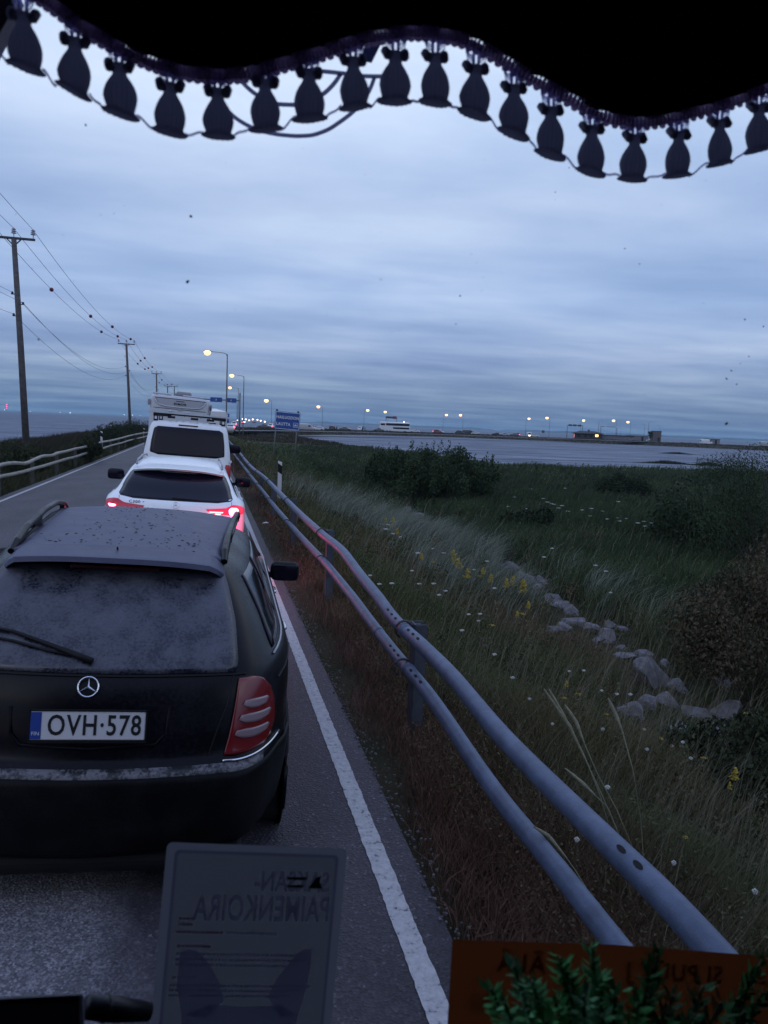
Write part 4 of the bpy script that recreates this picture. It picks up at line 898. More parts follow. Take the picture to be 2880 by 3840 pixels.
# column, row of the top, arm metres, sideways direction, lit, label
lamps = [(491, 770, 1.7, 0, 1, 'lit street lamp carrying the parking sign, the nearest and tallest of all'),
         (527, 815, 1.5, 0, 1, 'lit street lamp right of the sign gantry post, second tallest'),
         (515, 839, 1.4, 0, 1, 'lit street lamp just left of the sign gantry post'),
         (587, 866, 1.5, 0, 1, 'lit street lamp rising just left of the blue ferry sign'),
         (697, 879, 1.5, 0, 1, 'lit street lamp at the left corner of the bay'),
         (787, 886, 1.3, math.pi, 1, 'lit street lamp left of the coach'),
         (839, 890, 1.3, 0, 1, 'lit street lamp in front of the double-decker coach'),
         (958, 896, 1.3, math.pi, 1, 'lit street lamp above the white car with headlamps'),
         (1001, 897, 1.2, 0, 1, 'lit street lamp beside the black van'),
         (1137, 904, 1.2, math.pi, 1, 'lit street lamp above the white van behind the bay'),
         (1188, 903, 1.2, 0, 1, 'lit street lamp left of the three-panel gantry'),
         (1255, 908, 1.2, math.pi, 1, 'lit street lamp behind the right end of the three-panel gantry'),
         (1332, 909, 1.3, 0, 1, 'lit street lamp right of the thin bare gantry'),
         (1363, 912, 1.4, 0, 1, 'lit street lamp lowest in its row, above the camper roofs'),
         (1294, 910, 1.2, math.pi, 0, 'unlit street lamp left of the thin bare gantry'),
         (1342, 924, .9, 0, 0, 'short unlit lamp post behind the camper'),
         (1393, 917, 1.0, 0, 0, 'unlit lamp post left of the bare trees'),
         (1402, 912, 1.1, math.pi, 0, 'unlit lamp post with an arm to the right, by the bare trees'),
         (1426, 920, 1.0, 0, 0, 'unlit lamp post right of the brown hut'),
         (512, 872, 1.0, 0, 0, 'small unlit lamp arm between the two lit lamps at the gantry')]
for i, (px, yt, arm, yaw, lit, lb) in enumerate(lamps):
    hh = 9.0 if i < 3 or i > 18 else 9.3
    if lit == 0: hh = 8.0
    P, k = lamp_at(px, yt, hh); 
    street_lamp(P, hh - P.z - .2 if False else hh, arm, yaw, lb, bool(lit), bright=1.8 if i < 3 else 3.8, energy=(700 if i < 4 else (8000 if lit and i in (4, 5, 7, 9, 11, 12) else 0)))
    if i == 0: LAMP1 = P; LAMP1K = k

# ------------------------------------------------------------------ signs
SBL = mat('sign_blue', (.012, .06, .26), .45, var=.15, vs=2); SWH = mat('sign_white', (.62, .63, .66), .5); SGR = mat('sign_post_grey', (.13, .13, .14), .6)
def ferry_sign():
    k = 58.0; tl = gy(590.5, 887, k); tr = gy(645, 892.5, k); w = (tr - tl).length; h = 1.34
    root = empty('road_sign', (tl.x, k, 0), (0, math.atan2(-(tr.z - tl.z), w) * 1, 0), 'blue sign reading HAILUODON LAUTTA with a small ferry symbol', 'road sign')
    zt = tl.z; b = MB().rbox((w / 2, 0, zt - h / 2), (w, .04, h), .04).build('sign_panel', SBL, root)
    bd = MB(); t = .035
    for (cx, cz, sx, sz) in ((w / 2, zt - .05, w - .08, t), (w / 2, zt - h + .05, w - .08, t), (.05, zt - h / 2, t, h - .08), (w - .05, zt - h / 2, t, h - .08)): bd.box((cx, -.023, cz), (sx, .006, sz))
    bd.build('border', SWH, b)
    u = w / 2.0
    text_mesh('lettering', 'HAILUODON', .33 * u, SWH, b, Matrix.Translation((w * .5, -.024, zt - h * .32)) @ FACE_BACK, extrude=.002, bold=.008, spacing=1.08, sx=.86)
    text_mesh('lettering', 'LAUTTA', .33 * u, SWH, b, Matrix.Translation((w * .345, -.024, zt - h * .70)) @ FACE_BACK, extrude=.002, bold=.008, spacing=1.08, sx=.86)
    fx, fz = w * .83, zt - h * .70; q = .17 * u; bx = MB()
    for (cx, cz, sx, sz) in ((fx, fz + q, 2 * q, .025), (fx, fz - q, 2 * q, .025), (fx - q, fz, .025, 2 * q), (fx + q, fz, .025, 2 * q)): bx.box((cx, -.024, cz), (sx, .006, sz))
    bx.prism([(fx - .8 * q, -.026, fz - .0 * q), (fx + .8 * q, -.026, fz - .0 * q), (fx + .6 * q, -.026, fz - .35 * q), (fx - .6 * q, -.026, fz - .35 * q)], (0, .004, 0))
    bx.box((fx, -.024, fz + .16 * q), (.8 * q, .006, .22 * q)); bx.box((fx + .1 * q, -.024, fz + .38 * q), (.16 * q, .006, .28 * q)); bx.box((fx, -.024, fz - .6 * q), (1.5 * q, .006, .09 * q)); bx.build('ferry_symbol', SWH, b)
    for x in (w * .06, w * .90):
        MB().tube([(x, .05, -1.4), (x, .05, zt + .09)], .045, 10).build('post', SGR, root, smooth=True)
        MB().rbox((x, .05, zt + .08), (.16, .1, .09), .02).build('post_cap', BLKP, root)
ferry_sign()
def parking_sign():
    P = LAMP1; Y = P.y; c = gy(491, 900, Y - .2); root = empty('parking_sign', (P.x, P.y - .14, c.z), (0, R(2), 0), 'square blue parking sign with a white P on the nearest lamp post', 'road sign')
    b = MB().rbox((0, 0, 0), (.62, .03, .62), .04).build('sign_panel', SBL, root)
    text_mesh('lettering', 'P', .62, SWH, b, Matrix.Translation((0, -.018, 0)) @ FACE_BACK, extrude=.002, bold=.02)
    MB().rbox((0, 0, -.50), (.62, .03, .30), .03).build('lower_plate', SBL, root)
parking_sign()
def gantry(pA, pB, z, posts, panels, label, pm=None, thick=.09):
    """pA, pB ends of the beam on the ground; panels: (fraction, width, height, material)"""
    A = Vector(pA); B = Vector(pB); d = (B - A); L_ = d.length; root = empty('sign_gantry', A, (0, 0, math.atan2(d.y, d.x)), label, 'sign gantry', None)
    pm = pm or SGR
    for f, hh in posts: MB().tube([(L_ * f, 0, -.6), (L_ * f, 0, hh)], thick * 1.25, 10).build('post', pm, root, smooth=True)
    MB().tube([(0, 0, z), (L_, 0, z)], thick, 8).build('beam', pm, root, smooth=True)
    for f, w, h, mm in panels:
        pn = MB().rbox((L_ * f, -.12, z), (w, .06, h), .05).build('sign_panel', mm, root)
        if mm is SBL: MB().box((L_ * f, -.155, z), (w * .06, .008, h * .35)).box((L_ * f - w * .03, -.155, z - h * .1), (w * .1, .008, h * .08)).build('marking', SWH, pn)
# over the road beyond the motorhome
k = 152; a = gk(517, k, -.3); b = gk(381, k, -.3)
zb = gk(517, k, -.3); zbeam = 2.05 + (907 - 867) * k / FPX
gantry((b.x, a.y, -.3), (a.x, a.y, -.3), zbeam + .35, [(0.0, zbeam + 1.2), (1.0, zbeam + 1.9)], [(.625, 2.3, .9, SBL), (.86, 2.1, .85, SBL), (.30, 2.1, .8, SBL)], 'sign gantry with blue panels spanning the road beyond the motorhome', thick=.12)
def gant_far(x0, x1, yb, k, panels, label, pm=None):
    A = gk(x0, k, SPZ); B = gk(x1, k, SPZ); Mx = (A + B) / 2
    v0 = (907 + (x0 + x1) / 2 * 0); xm = (x0 + x1) / 2; hz = (1538 + .04 * xm * 1.736) / 1.736; zz = H + (hz - yb) * k / FPX - SPZ
    gantry(A, B, zz, [(0, zz + .1), (1, zz)], panels, label, pm, .11)
PNL = mat('panel_dark', (.05, .06, .08), .5)
gant_far(833, 856, 902, 318, [(.18, 2.0, .8, PNL), (.50, 2.2, .8, PNL), (.80, 1.6, 1.1, mat('panel_red', (.20, .03, .05), .5))], 'small gantry over the coach with two dark panels and a red one')
gant_far(1224, 1257, 919, 330, [(.18, 1.6, .8, PNL), (.47, 1.7, .8, PNL), (.78, 1.6, .8, PNL)], 'gantry with three dark rounded panels left of the dark pavilion')
gant_far(1296, 1331, 922, 335, [(.28, .5, .4, SWH), (.95, .5, .4, SWH)], 'thin bare gantry behind the dark pavilion with two tiny lamps')
P = spit_at(1172, 30)
rt = empty('road_sign', P, (0, 0, 0), 'small dark square sign seen from behind, right of the white saloon', 'road sign'); MB().rbox((0, 0, 2.6), (1.4, .06, 1.1), .04).build('sign_panel', PNL, rt); MB().tube([(0, .08, 0), (0, .08, 3.1)], .05, 8).build('post', SGR, rt)

# ------------------------------------------------------------------ buildings on the spit
def pavilion():
    A = spit_at(1150 + 2, 10); P0 = spit_at(1240, 9); P1 = spit_at(1300, 9); w = (P1 - P0).length; d = P1 - P0
    root = empty('pavilion', P0, (0, 0, math.atan2(d.y, d.x)), 'low dark pavilion with a shallow roof and one lit window at the water', 'building')
    wd = mat('dark_timber', (.035, .028, .025), .85, var=.3, vs=3); hgt = 2.6
    MB().box((w / 2, 3, hgt / 2 - .4), (w, 6, hgt + .8)).build('wall', wd, root)
    rf = MB(); rf.add([(-.8, -1, hgt), (w + .8, -1, hgt), (w + .8, 7, hgt), (-.8, 7, hgt), (w * .22, 3, hgt + .95), (w * .78, 3, hgt + .95), (-.8, -1, hgt - .15), (w + .8, -1, hgt - .15), (w + .8, 7, hgt - .15), (-.8, 7, hgt - .15)],
                      [(0, 1, 5, 4), (1, 2, 5), (2, 3, 4, 5), (3, 0, 4), (0, 6, 7, 1), (1, 7, 8, 2), (2, 8, 9, 3), (3, 9, 6, 0), (6, 9, 8, 7)])
    r_ = rf.build('roof', mat('dark_roof', (.03, .028, .03), .8), root); MB().box((w * .53, 3, hgt + 1.1), (.7, .7, .9)).build('chimney', wd, r_)
    MB().box((w * .80, -.03, 1.75), (1.2, .06, .9)).build('window', mat('lit_window', (.8, .6, .3), .5, emit=(1, .62, .22), es=3.5), root)
    MB().box((-.03, 1.5, 1.4), (.06, 1.8, 1.6)).build('window', mat('pink_window', (.6, .3, .3), .5, emit=(1, .35, .35), es=.9), root)
    for x in (.15, .4, .6): MB().box((w * x, -.03, 1.5), (1.0, .06, 1.0)).build('window', GLS, root)
    # low wing to the right
    MB().box((w + 7, 9, .9), (14, 4, 2.4)).build('side_wing', mat('grey_board', (.16, .15, .17), .8, var=.2, vs=1), root)
    MB().box((w + 7, 9, 2.2), (15, 5, .2)).build('side_wing_roof', mat('dark_roof', (.03, .028, .03), .8), root)
pavilion()
def shed(px, back, w, d, h, m_, label):
    P = spit_at(px, back); root = empty('shed', P, (0, 0, math.atan2(SY, SX)), label, 'building')
    MB().box((0, 0, h / 2 - .3), (w, d, h + .6)).build('wall', m_, root); MB().box((0, 0, h + .08), (w + .3, d + .3, .16)).build('roof', mat('dark_roof', (.03, .028, .03), .8), root)
    MB().box((w * .2, -d / 2 - .02, 1.0), (.9, .05, 1.9)).build('door', BLKP, root)
shed(1415, 26, 3.4, 3, 4.6, mat('brown_board', (.10, .075, .07), .8, var=.2, vs=2), 'tall narrow brown hut beside bare trees on the spit')
shed(1536, 28, 5.5, 3, 2.2, mat('grey_board', (.16, .15, .17), .8, var=.2, vs=1), 'low grey shed right of the lone white van')
shed(1375, 36, 9.0, 3, 2.3, mat('grey_board', (.16, .15, .17), .8, var=.2, vs=1), 'long low grey shed left of the tall brown hut')

# ------------------------------------------------------------------ utility poles and wires
WOOD = mat('pole_wood', (.085, .075, .075), .85, var=.3, vs=6, bump=.4, bs=30); PORC = mat('porcelain', (.30, .30, .36), .25, coat=.5); STEEL = mat('dark_steel', (.035, .035, .045), .6)
poles = []
def utility_pole(px_top, y_top, px_base, k, h, label, rt=0.0, twin=False):
    T = gk(px_top, k, h); B = gk(px_base, k, 0)
    tilt = Vector((T.x, T.y, h)); x0 = B.x; y0 = T.y
    zg = th(x0, y0) - .2
    root = empty('utility_pole', (x0, y0, 0), (0, 0, 0), label, 'utility pole', 'utility poles along the left verge')
    lean = (T.x - x0)
    MB().tube([(0, 0, zg), (lean * .5, 0, h * .5), (lean, 0, h)], [.17, .145, .115], 14).build('pole', WOOD, root, smooth=True)
    if twin: MB().tube([(1.6, 0, zg), (1.6, 0, h)], [.15, .11], 10).build('pole', WOOD, root, smooth=True)
    xa = lean + (.8 if twin else 0); half = .92 if not twin else 1.7
    ca = MB(); ca.box((xa, 0, h + .05), (half * 2, .10, .10)); ca.tube([(xa - .3, 0, h), (lean, 0, h - .30)], .03, 6).tube([(xa + .3, 0, h), (lean, 0, h - .30)], .03, 6)
    ca.build('crossarm', STEEL, root)
    tops = []
    for q in (-1, 0, 1):
        x = xa + q * (half - .08); ins = MB().tube([(x, 0, h + .08), (x, 0, h + .30)], .02, 6)
        for j in range(3): ins.lathe([(.04, h + .26 + j * .085), (.125 - j * .012, h + .275 + j * .085), (.10 - j * .01, h + .32 + j * .085), (.04, h + .345 + j * .085)], 12, (x, 0, 0))
        ins.build('insulator', PORC, root, smooth=False); tops.append(Vector((x0 + x, y0, h + .50)))
    lows = []
    for dz, dx in ((-2.5, -.22), (-2.95, .22), (-3.5, -.22)):
        bk = MB(); f = (h + dz) / h; bk.box((lean * f + dx * .7, 0, h + dz), (abs(dx) * 1.1, .05, .04)); bk.lathe([(.03, h + dz), (.055, h + dz + .04), (.05, h + dz + .10), (.02, h + dz + .12)], 8, (lean * f + dx, 0, 0))
        bk.build('bracket', STEEL, root); lows.append(Vector((x0 + lean * f + dx, y0, h + dz + .08)))
    poles.append((root, tops, lows)); return root
utility_pole(30, 518, 46, 35.5, 10.0, 'nearest wooden utility pole, cut by the left edge of the view')
utility_pole(273, 745, 280, 86.0, 10.0, 'second utility pole in the row, behind the wooden rail')
utility_pole(338, 808, 339, 143.0, 10.0, 'third utility pole, rising left of the motorhome roof')
utility_pole(362, 833, 362, 199.0, 10.0, 'twin-legged utility pole rising behind the motorhome roof', twin=True)
utility_pole(384, 845, 384, 262.0, 9.6, 'farthest utility pole, small above the vent box of the motorhome')
ORB = mat('marker_red', (.16, .012, .03), .5)
WIRE = mat('wire', (.03, .03, .035), .6)
def sagline(A, B, sag, n=28): return [A.lerp(B, i / n) - Vector((0, 0, sag * 4 * (i / n) * (1 - i / n))) for i in range(n + 1)]
names3 = ['left', 'middle', 'right']
P0 = (poles[0][0], [Vector((t.x + 1.2 + 0.0, t.y - 45, t.z + .6)) for t in poles[0][1]], [Vector((t.x + .9, t.y - 45, t.z + .5)) for t in poles[0][2]])
chain = [P0] + poles
for q in range(3):
    for s in range(len(chain) - 1):
        A, B = chain[s][1][q], chain[s + 1][1][q]; L_ = (B - A).length
        pts = sagline(A, B, .9 if s else .5)
        nth = ['before the nearest pole', 'between the first two poles', 'between the second and third poles', 'between the third and twin poles', 'between the twin pole and the farthest'][s]
        w = empty('power_line', (0, 0, 0), (0, 0, 0), '%s of three upper power lines %s' % (names3[q], nth), 'power line', 'overhead power lines')
        MB().tube(pts, .010 + .00010 * s * 20, 5).build('wire', WIRE, w)
        if s in (1, 2, 3):
            fr = {(1, 0): (.26, .72), (1, 1): (.47, .83), (1, 2): (.60, .92), (2, 0): (.45, .70), (2, 1): (.35, .62), (2, 2): (.28, .55), (3, 0): (.5,), (3, 1): (.3, .7), (3, 2): (.6,)}[(s, q)]
            for f in fr:
                i = f * 28; p = pts[int(i)].lerp(pts[min(int(i) + 1, 28)], i - int(i)); r = .12 + .012 * s
                MB().lathe([(r * math.cos(t), r * math.sin(t)) for t in np.linspace(-1.5, 1.5, 9)], 14, p).build('marker_ball', ORB, w, smooth=True)
for q in range(3):
    for s in range(len(chain) - 2):
        A, B = chain[s][2][q], chain[s + 1][2][q]
        nth = ['before the nearest pole', 'between the first two poles', 'between the second and third poles', 'between the third and twin poles'][s]
        tag(MB().tube(sagline(A, B, 1.5 if s else .7), .008 + .0015 * s, 5).build('service_wire', WIRE), '%s thin lower sagging wire %s' % (['topmost', 'middle', 'lowest'][q], nth), 'wire', 'lower service wires')

# ------------------------------------------------------------------ guardrails
GALV = mat('galvanised_pipe', (.085, .112, .178), .52, metal=.2, var=.22, vs=9, bump=.15, bs=120)
GALL = mat('weathered_pipe', (.28, .26, .22), .6, metal=.1, var=.25, vs=5)
def smooth_path(pts, step=.25):
    ys = [p[1] for p in pts]; fx = pchip(ys, [p[0] for p in pts]); fz = pchip(ys, [p[2] for p in pts]); out = []; y = ys[0]
    while y < ys[-1]:
        out.append(Vector((fx(y), y, fz(y)))); y += step * (1 + y * .04)
    return out
up_px = [(1440, 1944), (1322, 1828), (1094, 1600), (965, 1448), (915, 1398), (855, 1342), (818, 1292), (778, 1242), (737, 1188), (696, 1154), (634, 1096), (580, 1040), (540, 1006), (512, 972)]
lo_px = [(1224, 1903), (1094, 1743), (915, 1486), (853, 1411), (809, 1354), (759, 1286), (706, 1220), (675, 1187), (634, 1142), (590, 1090), (555, 1045), (520, 1000)]
def right_rail():
    root = empty('guardrail', (0, 0, 0), (0, 0, 0), 'grey double-pipe guardrail along the right edge of the road', 'guardrail')
    X0 = 1.375
    def conv(px, x0):
        out = []
        for p in px:
            g = gx(p[0], p[1], x0); out.append((g.x, g.y, g.z))
        out.sort(key=lambda t: t[1]); return out
    U = conv(up_px, X0); Lw = conv(lo_px, X0 + .03)
    zu = U[0][2]; zl = Lw[0][2]
    gA, gB = gx(1548, 2040, X0), gx(1532, 2022, X0); sl = (U[1][2] - U[0][2]) / (U[1][1] - U[0][1])
    U = [(X0, .35, U[0][2] - .06), (X0, 1.2, U[0][2] - .03)] + [u for u in U if u[1] > 1.3] + [(X0 + .06, 55, .66), (X0 + .5, 95, .6)]
    Lw = [(X0 + .03, .35, zl), (X0 + .03, 1.6, zl)] + [u for u in Lw if u[1] > 1.8] + [(X0 + .09, 55, .25), (X0 + .53, 95, .2)]
    def clean(l):
        o = [l[0]]
        for p in l[1:]:
            if p[1] > o[-1][1] + .3: o.append(p)
        return o
    U, Lw = clean(U), clean(Lw); pu, pl = smooth_path(U, .12), smooth_path(Lw, .12)
    MB().tube(pu, .046, 16).build('upper_pipe', GALV, root, smooth=True); MB().tube(pl, .044, 16).build('lower_pipe', GALV, root, smooth=True)
    fU = pchip([p[1] for p in U], [p[2] for p in U]); fL = pchip([p[1] for p in Lw], [p[2] for p in Lw]); fX = pchip([p[1] for p in U], [p[0] for p in U])
    pm = mat('post_steel', (.055, .06, .08), .7, metal=.2, var=.3, vs=7)
    y = 5.05; ylist = []
    while y < 95: ylist.append(y); y += 4.0
    for i, y in enumerate(ylist):
        x = fX(y); zt = fU(y) + .045
        po = MB(); po.box((x + .07, y, zt / 2 - .35), (.012, .11, zt + .7)).box((x + .11, y - .055, zt / 2 - .35), (.08, .010, zt + .7)).box((x + .11, y + .055, zt / 2 - .35), (.08, .010, zt + .7))
        p_ = po.build('post', pm, root)
        if y < 40:
            for z in (fU(y), fL(y)):
                cl = MB(); cl.tube([(x + .062 * math.cos(a), y, z + .062 * math.sin(a)) for a in np.linspace(-1.2, 4.2, 14)], .009, 6); cl.tube([(x + .05, y, z + .03), (x + .12, y, z + .03)], .012, 6); cl.build('clamp', STEEL, p_)
    # pipe joints with rows of bolt slots, close to the nearest post
    hm = mat('slot_black', (.006, .006, .008), .9)
    for pth, f_, r in (('upper_joint', fU, .0465), ('lower_joint', fL, .0445)):
        for y in (4.62, 4.74, 4.86, 5.22, 5.34, 5.46) + ((2.12, 2.02) if r > .0455 else ()):
            x = fX(y) + (0 if r > .0455 else .03); z = f_(y)
            a = R(118); n_ = Vector((math.cos(a), 0, math.sin(a))); c = Vector((x, y, z)) + n_ * (r - .001); t1 = Vector((0, 1, 0)); t2 = n_.cross(t1)
            vs = [c + n_ * .0022 + t1 * math.cos(q) * .026 + t2 * math.sin(q) * .010 for q in np.linspace(0, 2 * math.pi, 12, endpoint=False)]
            MB().prism(vs, -n_ * .004).build('bolt_slot', hm, root)
    for f_, rr, yy in ((fU, .0485, 5.0), (fL, .0465, 5.0), (fL, .0465, 5.95)):
        x = fX(yy) + (0 if f_ is fU else .03); MB().tube([(x, yy + q, f_(yy + q)) for q in np.linspace(-.05, .05, 3)], rr, 18).build('sleeve', GALV, root, smooth=True)
    return fU
FU = right_rail()
def left_rail():
    root = empty('guardrail', (0, 0, 0), (0, 0, 0), 'wavy pale double-pipe guardrail along the left edge of the road', 'guardrail')
    X0 = -5.15
    upp = [(-30, 1010), (0, 1006), (50, 1002), (97, 1002), (130, 988), (155, 977), (200, 972), (220, 962), (270, 950), (330, 935), (390, 928)]
    upp = [(0, 727), (50, 712), (97, 705), (160, 700), (210, 702), (285, 705), (370, 668), (470, 625), (585, 615), (640, 590), (740, 570), (830, 545), (930, 525), (1030, 497), (1150, 465), (1240, 450), (1340, 425), (1450, 395), (1560, 372), (1640, 360)]
    lop = [(0, 852), (140, 825), (320, 780), (400, 755), (480, 735), (560, 710), (640, 685), (740, 655), (830, 635), (930, 600), (1030, 575), (1150, 535), (1240, 505), (1340, 480), (1450, 445), (1600, 410)]
    cv = lambda p: ((p[0] / 2.9625) / 1.736, (1500 + p[1] / 2.9625) / 1.736)
    def conv(l, x0):
        o = sorted([tuple(gx(*cv(p), x0)) for p in l], key=lambda t: t[1]); r = [o[0]]
        for p in o[1:]:
            if p[1] > r[-1][1] + .4: r.append(p)
        return r
    U, Lw = conv(upp, X0), conv(lop, X0 + .02)
    U = [(X0, 5, U[0][2] + .05), (X0, 12, U[0][2])] + U + [(X0, U[-1][1] + 45, U[-1][2])]; Lw = [(X0, 5, Lw[0][2]), (X0, 12, Lw[0][2])] + Lw + [(X0, Lw[-1][1] + 45, Lw[-1][2])]
    MB().tube(smooth_path(U, .3), .052, 10).build('upper_pipe', GALL, root, smooth=True); MB().tube(smooth_path(Lw, .3), .05, 10).build('lower_pipe', GALL, root, smooth=True)
    fU = pchip([p[1] for p in U], [p[2] for p in U])
    pm = mat('post_dark', (.05, .048, .045), .8, var=.3, vs=5); y = 9.5
    while y < 110:
        MB().box((X0 - .11, y, fU(y) / 2 - .3), (.10, .13, fU(y) + .7)).build('post', pm, root); y += 4.0
left_rail()

# ------------------------------------------------------------------ delineator posts
DW = mat('delineator_white', (.6, .6, .62), .5, var=.08, vs=12); 
def delineator(px, ytop, ybot, wpx, label, x=None, k=None):
    """ytop..ybot shows the white-black part; k metres away"""
    T = gk(px, k, 0); 
    lo_, hi_ = -2.0, 3.0
    def row(z):
        v = Vector((T.x, T.y, z)) - Vector((0, 0, H)); return 1106 - FPX * CU.dot(v) / CF.dot(v)
    for _ in range(30):
        mid = (lo_ + hi_) / 2
        if row(mid) > ytop: lo_ = mid
        else: hi_ = mid
    zt = mid; T = gk(px, k, zt); g = th(T.x, T.y)
    root = empty('delineator_post', (T.x, T.y, 0), (0, 0, R(-8)), label, 'marker post', 'roadside delineator posts')
    MB().prism([(-.055, 0, g - .1), (.055, 0, g - .1), (.055, 0, zt - .04), (-.055, 0, zt)], (0, .04, 0)).build('post', DW, root)
    MB().prism([(-.056, -.003, zt - .30), (.056, -.003, zt - .38), (.056, -.003, zt - .14), (-.056, -.003, zt - .14 + .08)], (0, .046, 0)).build('black_band', BLKP, root)
    return root
delineator(605, 996, 1046, 8, 'striped delineator post behind the right guardrail', k=21)
delineator(219, 931, 1000, 5, 'striped delineator post behind the left guardrail', k=46)
delineator(311, 925, 960, 4, 'small delineator post at the far end of the left guardrail, by the van', k=74)

# ------------------------------------------------------------------ vegetation
def conv4(px, py, ox, oy, s): return ((ox + px / s) / 1.736, (oy + py / s) / 1.736)
rocks = []
for a in ((35, 715, 110, 60), (100, 765, 80, 40), (215, 790, 90, 50), (350, 935, 150, 50), (410, 985, 110, 70), (370, 1085, 110, 60), (280, 1090, 90, 50), (545, 1090, 120, 70), (640, 1160, 150, 90), (735, 1205, 70, 30), (860, 1250, 100, 65), (890, 1320, 100, 65), (650, 1060, 90, 45), (725, 1085, 90, 40), (905, 1410, 270, 190), (1080, 1450, 170, 70), (1385, 1430, 85, 65), (1000, 1300, 65, 45)): rocks.append((*conv4(a[0], a[1], 1900, 1700, 1.693), a[2] / 1.693 / 1.736, a[3] / 1.693 / 1.736))
for a in ((770, 420, 180, 100), (890, 380, 140, 110), (1400, 440, 230, 130), (1430, 690, 260, 140), (1110, 500, 60, 35), (1560, 520, 90, 50)): rocks.append((*conv4(a[0], a[1], 1900, 2400, 1.693), a[2] / 1.693 / 1.736, a[3] / 1.693 / 1.736))
for a in ((1490, 775, 130, 90), (1590, 825, 120, 45), (850, 420, 90, 40), (930, 480, 80, 40), (830, 495, 70, 30), (895, 515, 80, 30), (790, 380, 60, 50)): rocks.append((*conv4(a[0], a[1], 1100, 1700, 1.843), a[2] / 1.843 / 1.736, a[3] / 1.843 / 1.736))
for (x_, y_, w_, h_) in ((1140, 1248, 40, 18), (1165, 1262, 34, 16), (1200, 1290, 44, 22), (1235, 1335, 50, 22), (1300, 1372, 46, 20), (1345, 1405, 40, 18), (1388, 1425, 36, 22), (1440, 1500, 60, 26), (1370, 1532, 48, 26), (1470, 1560, 50, 22), (1510, 1530, 56, 26), (1560, 1570, 60, 30), (1530, 1610, 50, 24)): rocks.append((x_, y_, w_, h_))
ROCKPOS = []
for (px, py, wpx, hpx) in rocks:
    p = gz(px, py, -.95)
    for _ in range(12): g = th(p.x, p.y); p = p.lerp(gz(px, py, g + .10), .6)
    k_ = math.sqrt(p.x ** 2 + p.y ** 2 + 9); ROCKPOS.append((p.x, p.y, wpx * k_ / FPX))
GRASS = veg_mat('grass_blades'); LEAF = veg_mat('leaf_green', .7)
def visible_mask(x, y, z, m_=.18):
    """generous wedge around the view so that side steps still see grass"""
    v = np.stack([x, y, z - H], 1); k = v @ np.array(CF); u = (v @ np.array(CR)) / np.maximum(k, .01) * FPX; w = (v @ np.array(CU)) / np.maximum(k, .01) * FPX
    return (k > .3) & (np.abs(u) < D * (.5 + m_)) & (np.abs(w) < 1106 * (1 + m_))
def blades(x, y, z, h, w, lean, laz, cols, rs, seg=2):
    """curved tapered blades; returns V, F4, F3, C"""
    n = len(x); az = rs.rand(n) * 2 * np.pi; ca, sa = np.cos(az) * w / 2, np.sin(az) * w / 2
    lx, ly = np.cos(laz) * lean, np.sin(laz) * lean
    V = np.zeros((n, 5, 3)); 
    V[:, 0] = np.stack([x - ca, y - sa, z], 1); V[:, 1] = np.stack([x + ca, y + sa, z], 1)
    mx_, my_, mz_ = x + lx * h * .35, y + ly * h * .35, z + h * .6
    V[:, 2] = np.stack([mx_ + ca * .8, my_ + sa * .8, mz_], 1); V[:, 3] = np.stack([mx_ - ca * .8, my_ - sa * .8, mz_], 1)
    V[:, 4] = np.stack([x + lx * h, y + ly * h, z + h * np.sqrt(np.maximum(.15, 1 - .55 * lean ** 2))], 1)
    b = np.arange(n)[:, None] * 5; F4 = b + np.array([0, 1, 2, 3]); F3 = b + np.array([3, 2, 4])
    C = np.repeat(cols[:, None, :], 5, 1)
    return V.reshape(-1, 3), F4, F3, C.reshape(-1, 3)
def lerpc(a, b, t): return np.array(a)[None, :] * (1 - t[:, None]) + np.array(b)[None, :] * t[:, None]
def scatter(n, x0, x1, y0, y1, p, rs):
    """positions denser near the camera: distance follows a power law"""
    u = rs.rand(n); r0, r1 = max(y0, .8), y1
    q = 1 - p; y = (r0 ** q + u * (r1 ** q - r0 ** q)) ** (1 / q) if abs(q) > 1e-6 else r0 * (r1 / r0) ** u
    x = x0 + (x1 - x0) * rs.rand(n); return x, y
ROCKS = ROCKPOS
def rockmask(x, y):
    m_ = np.ones(len(x))
    for (rx, ry, w) in ROCKS:
        d = math.hypot(rx, ry); ux, uy = rx / d, ry / d; al = (x - rx) * ux + (y - ry) * uy; ac = (x - rx) * uy - (y - ry) * ux
        q = np.hypot(ac / (w * .62 + .12), al / np.where(al < 0, .55 + .085 * d, w * .6 + .15)); m_ = np.minimum(m_, np.clip((q - .70) * 2.2, .12, 1))
    return m_
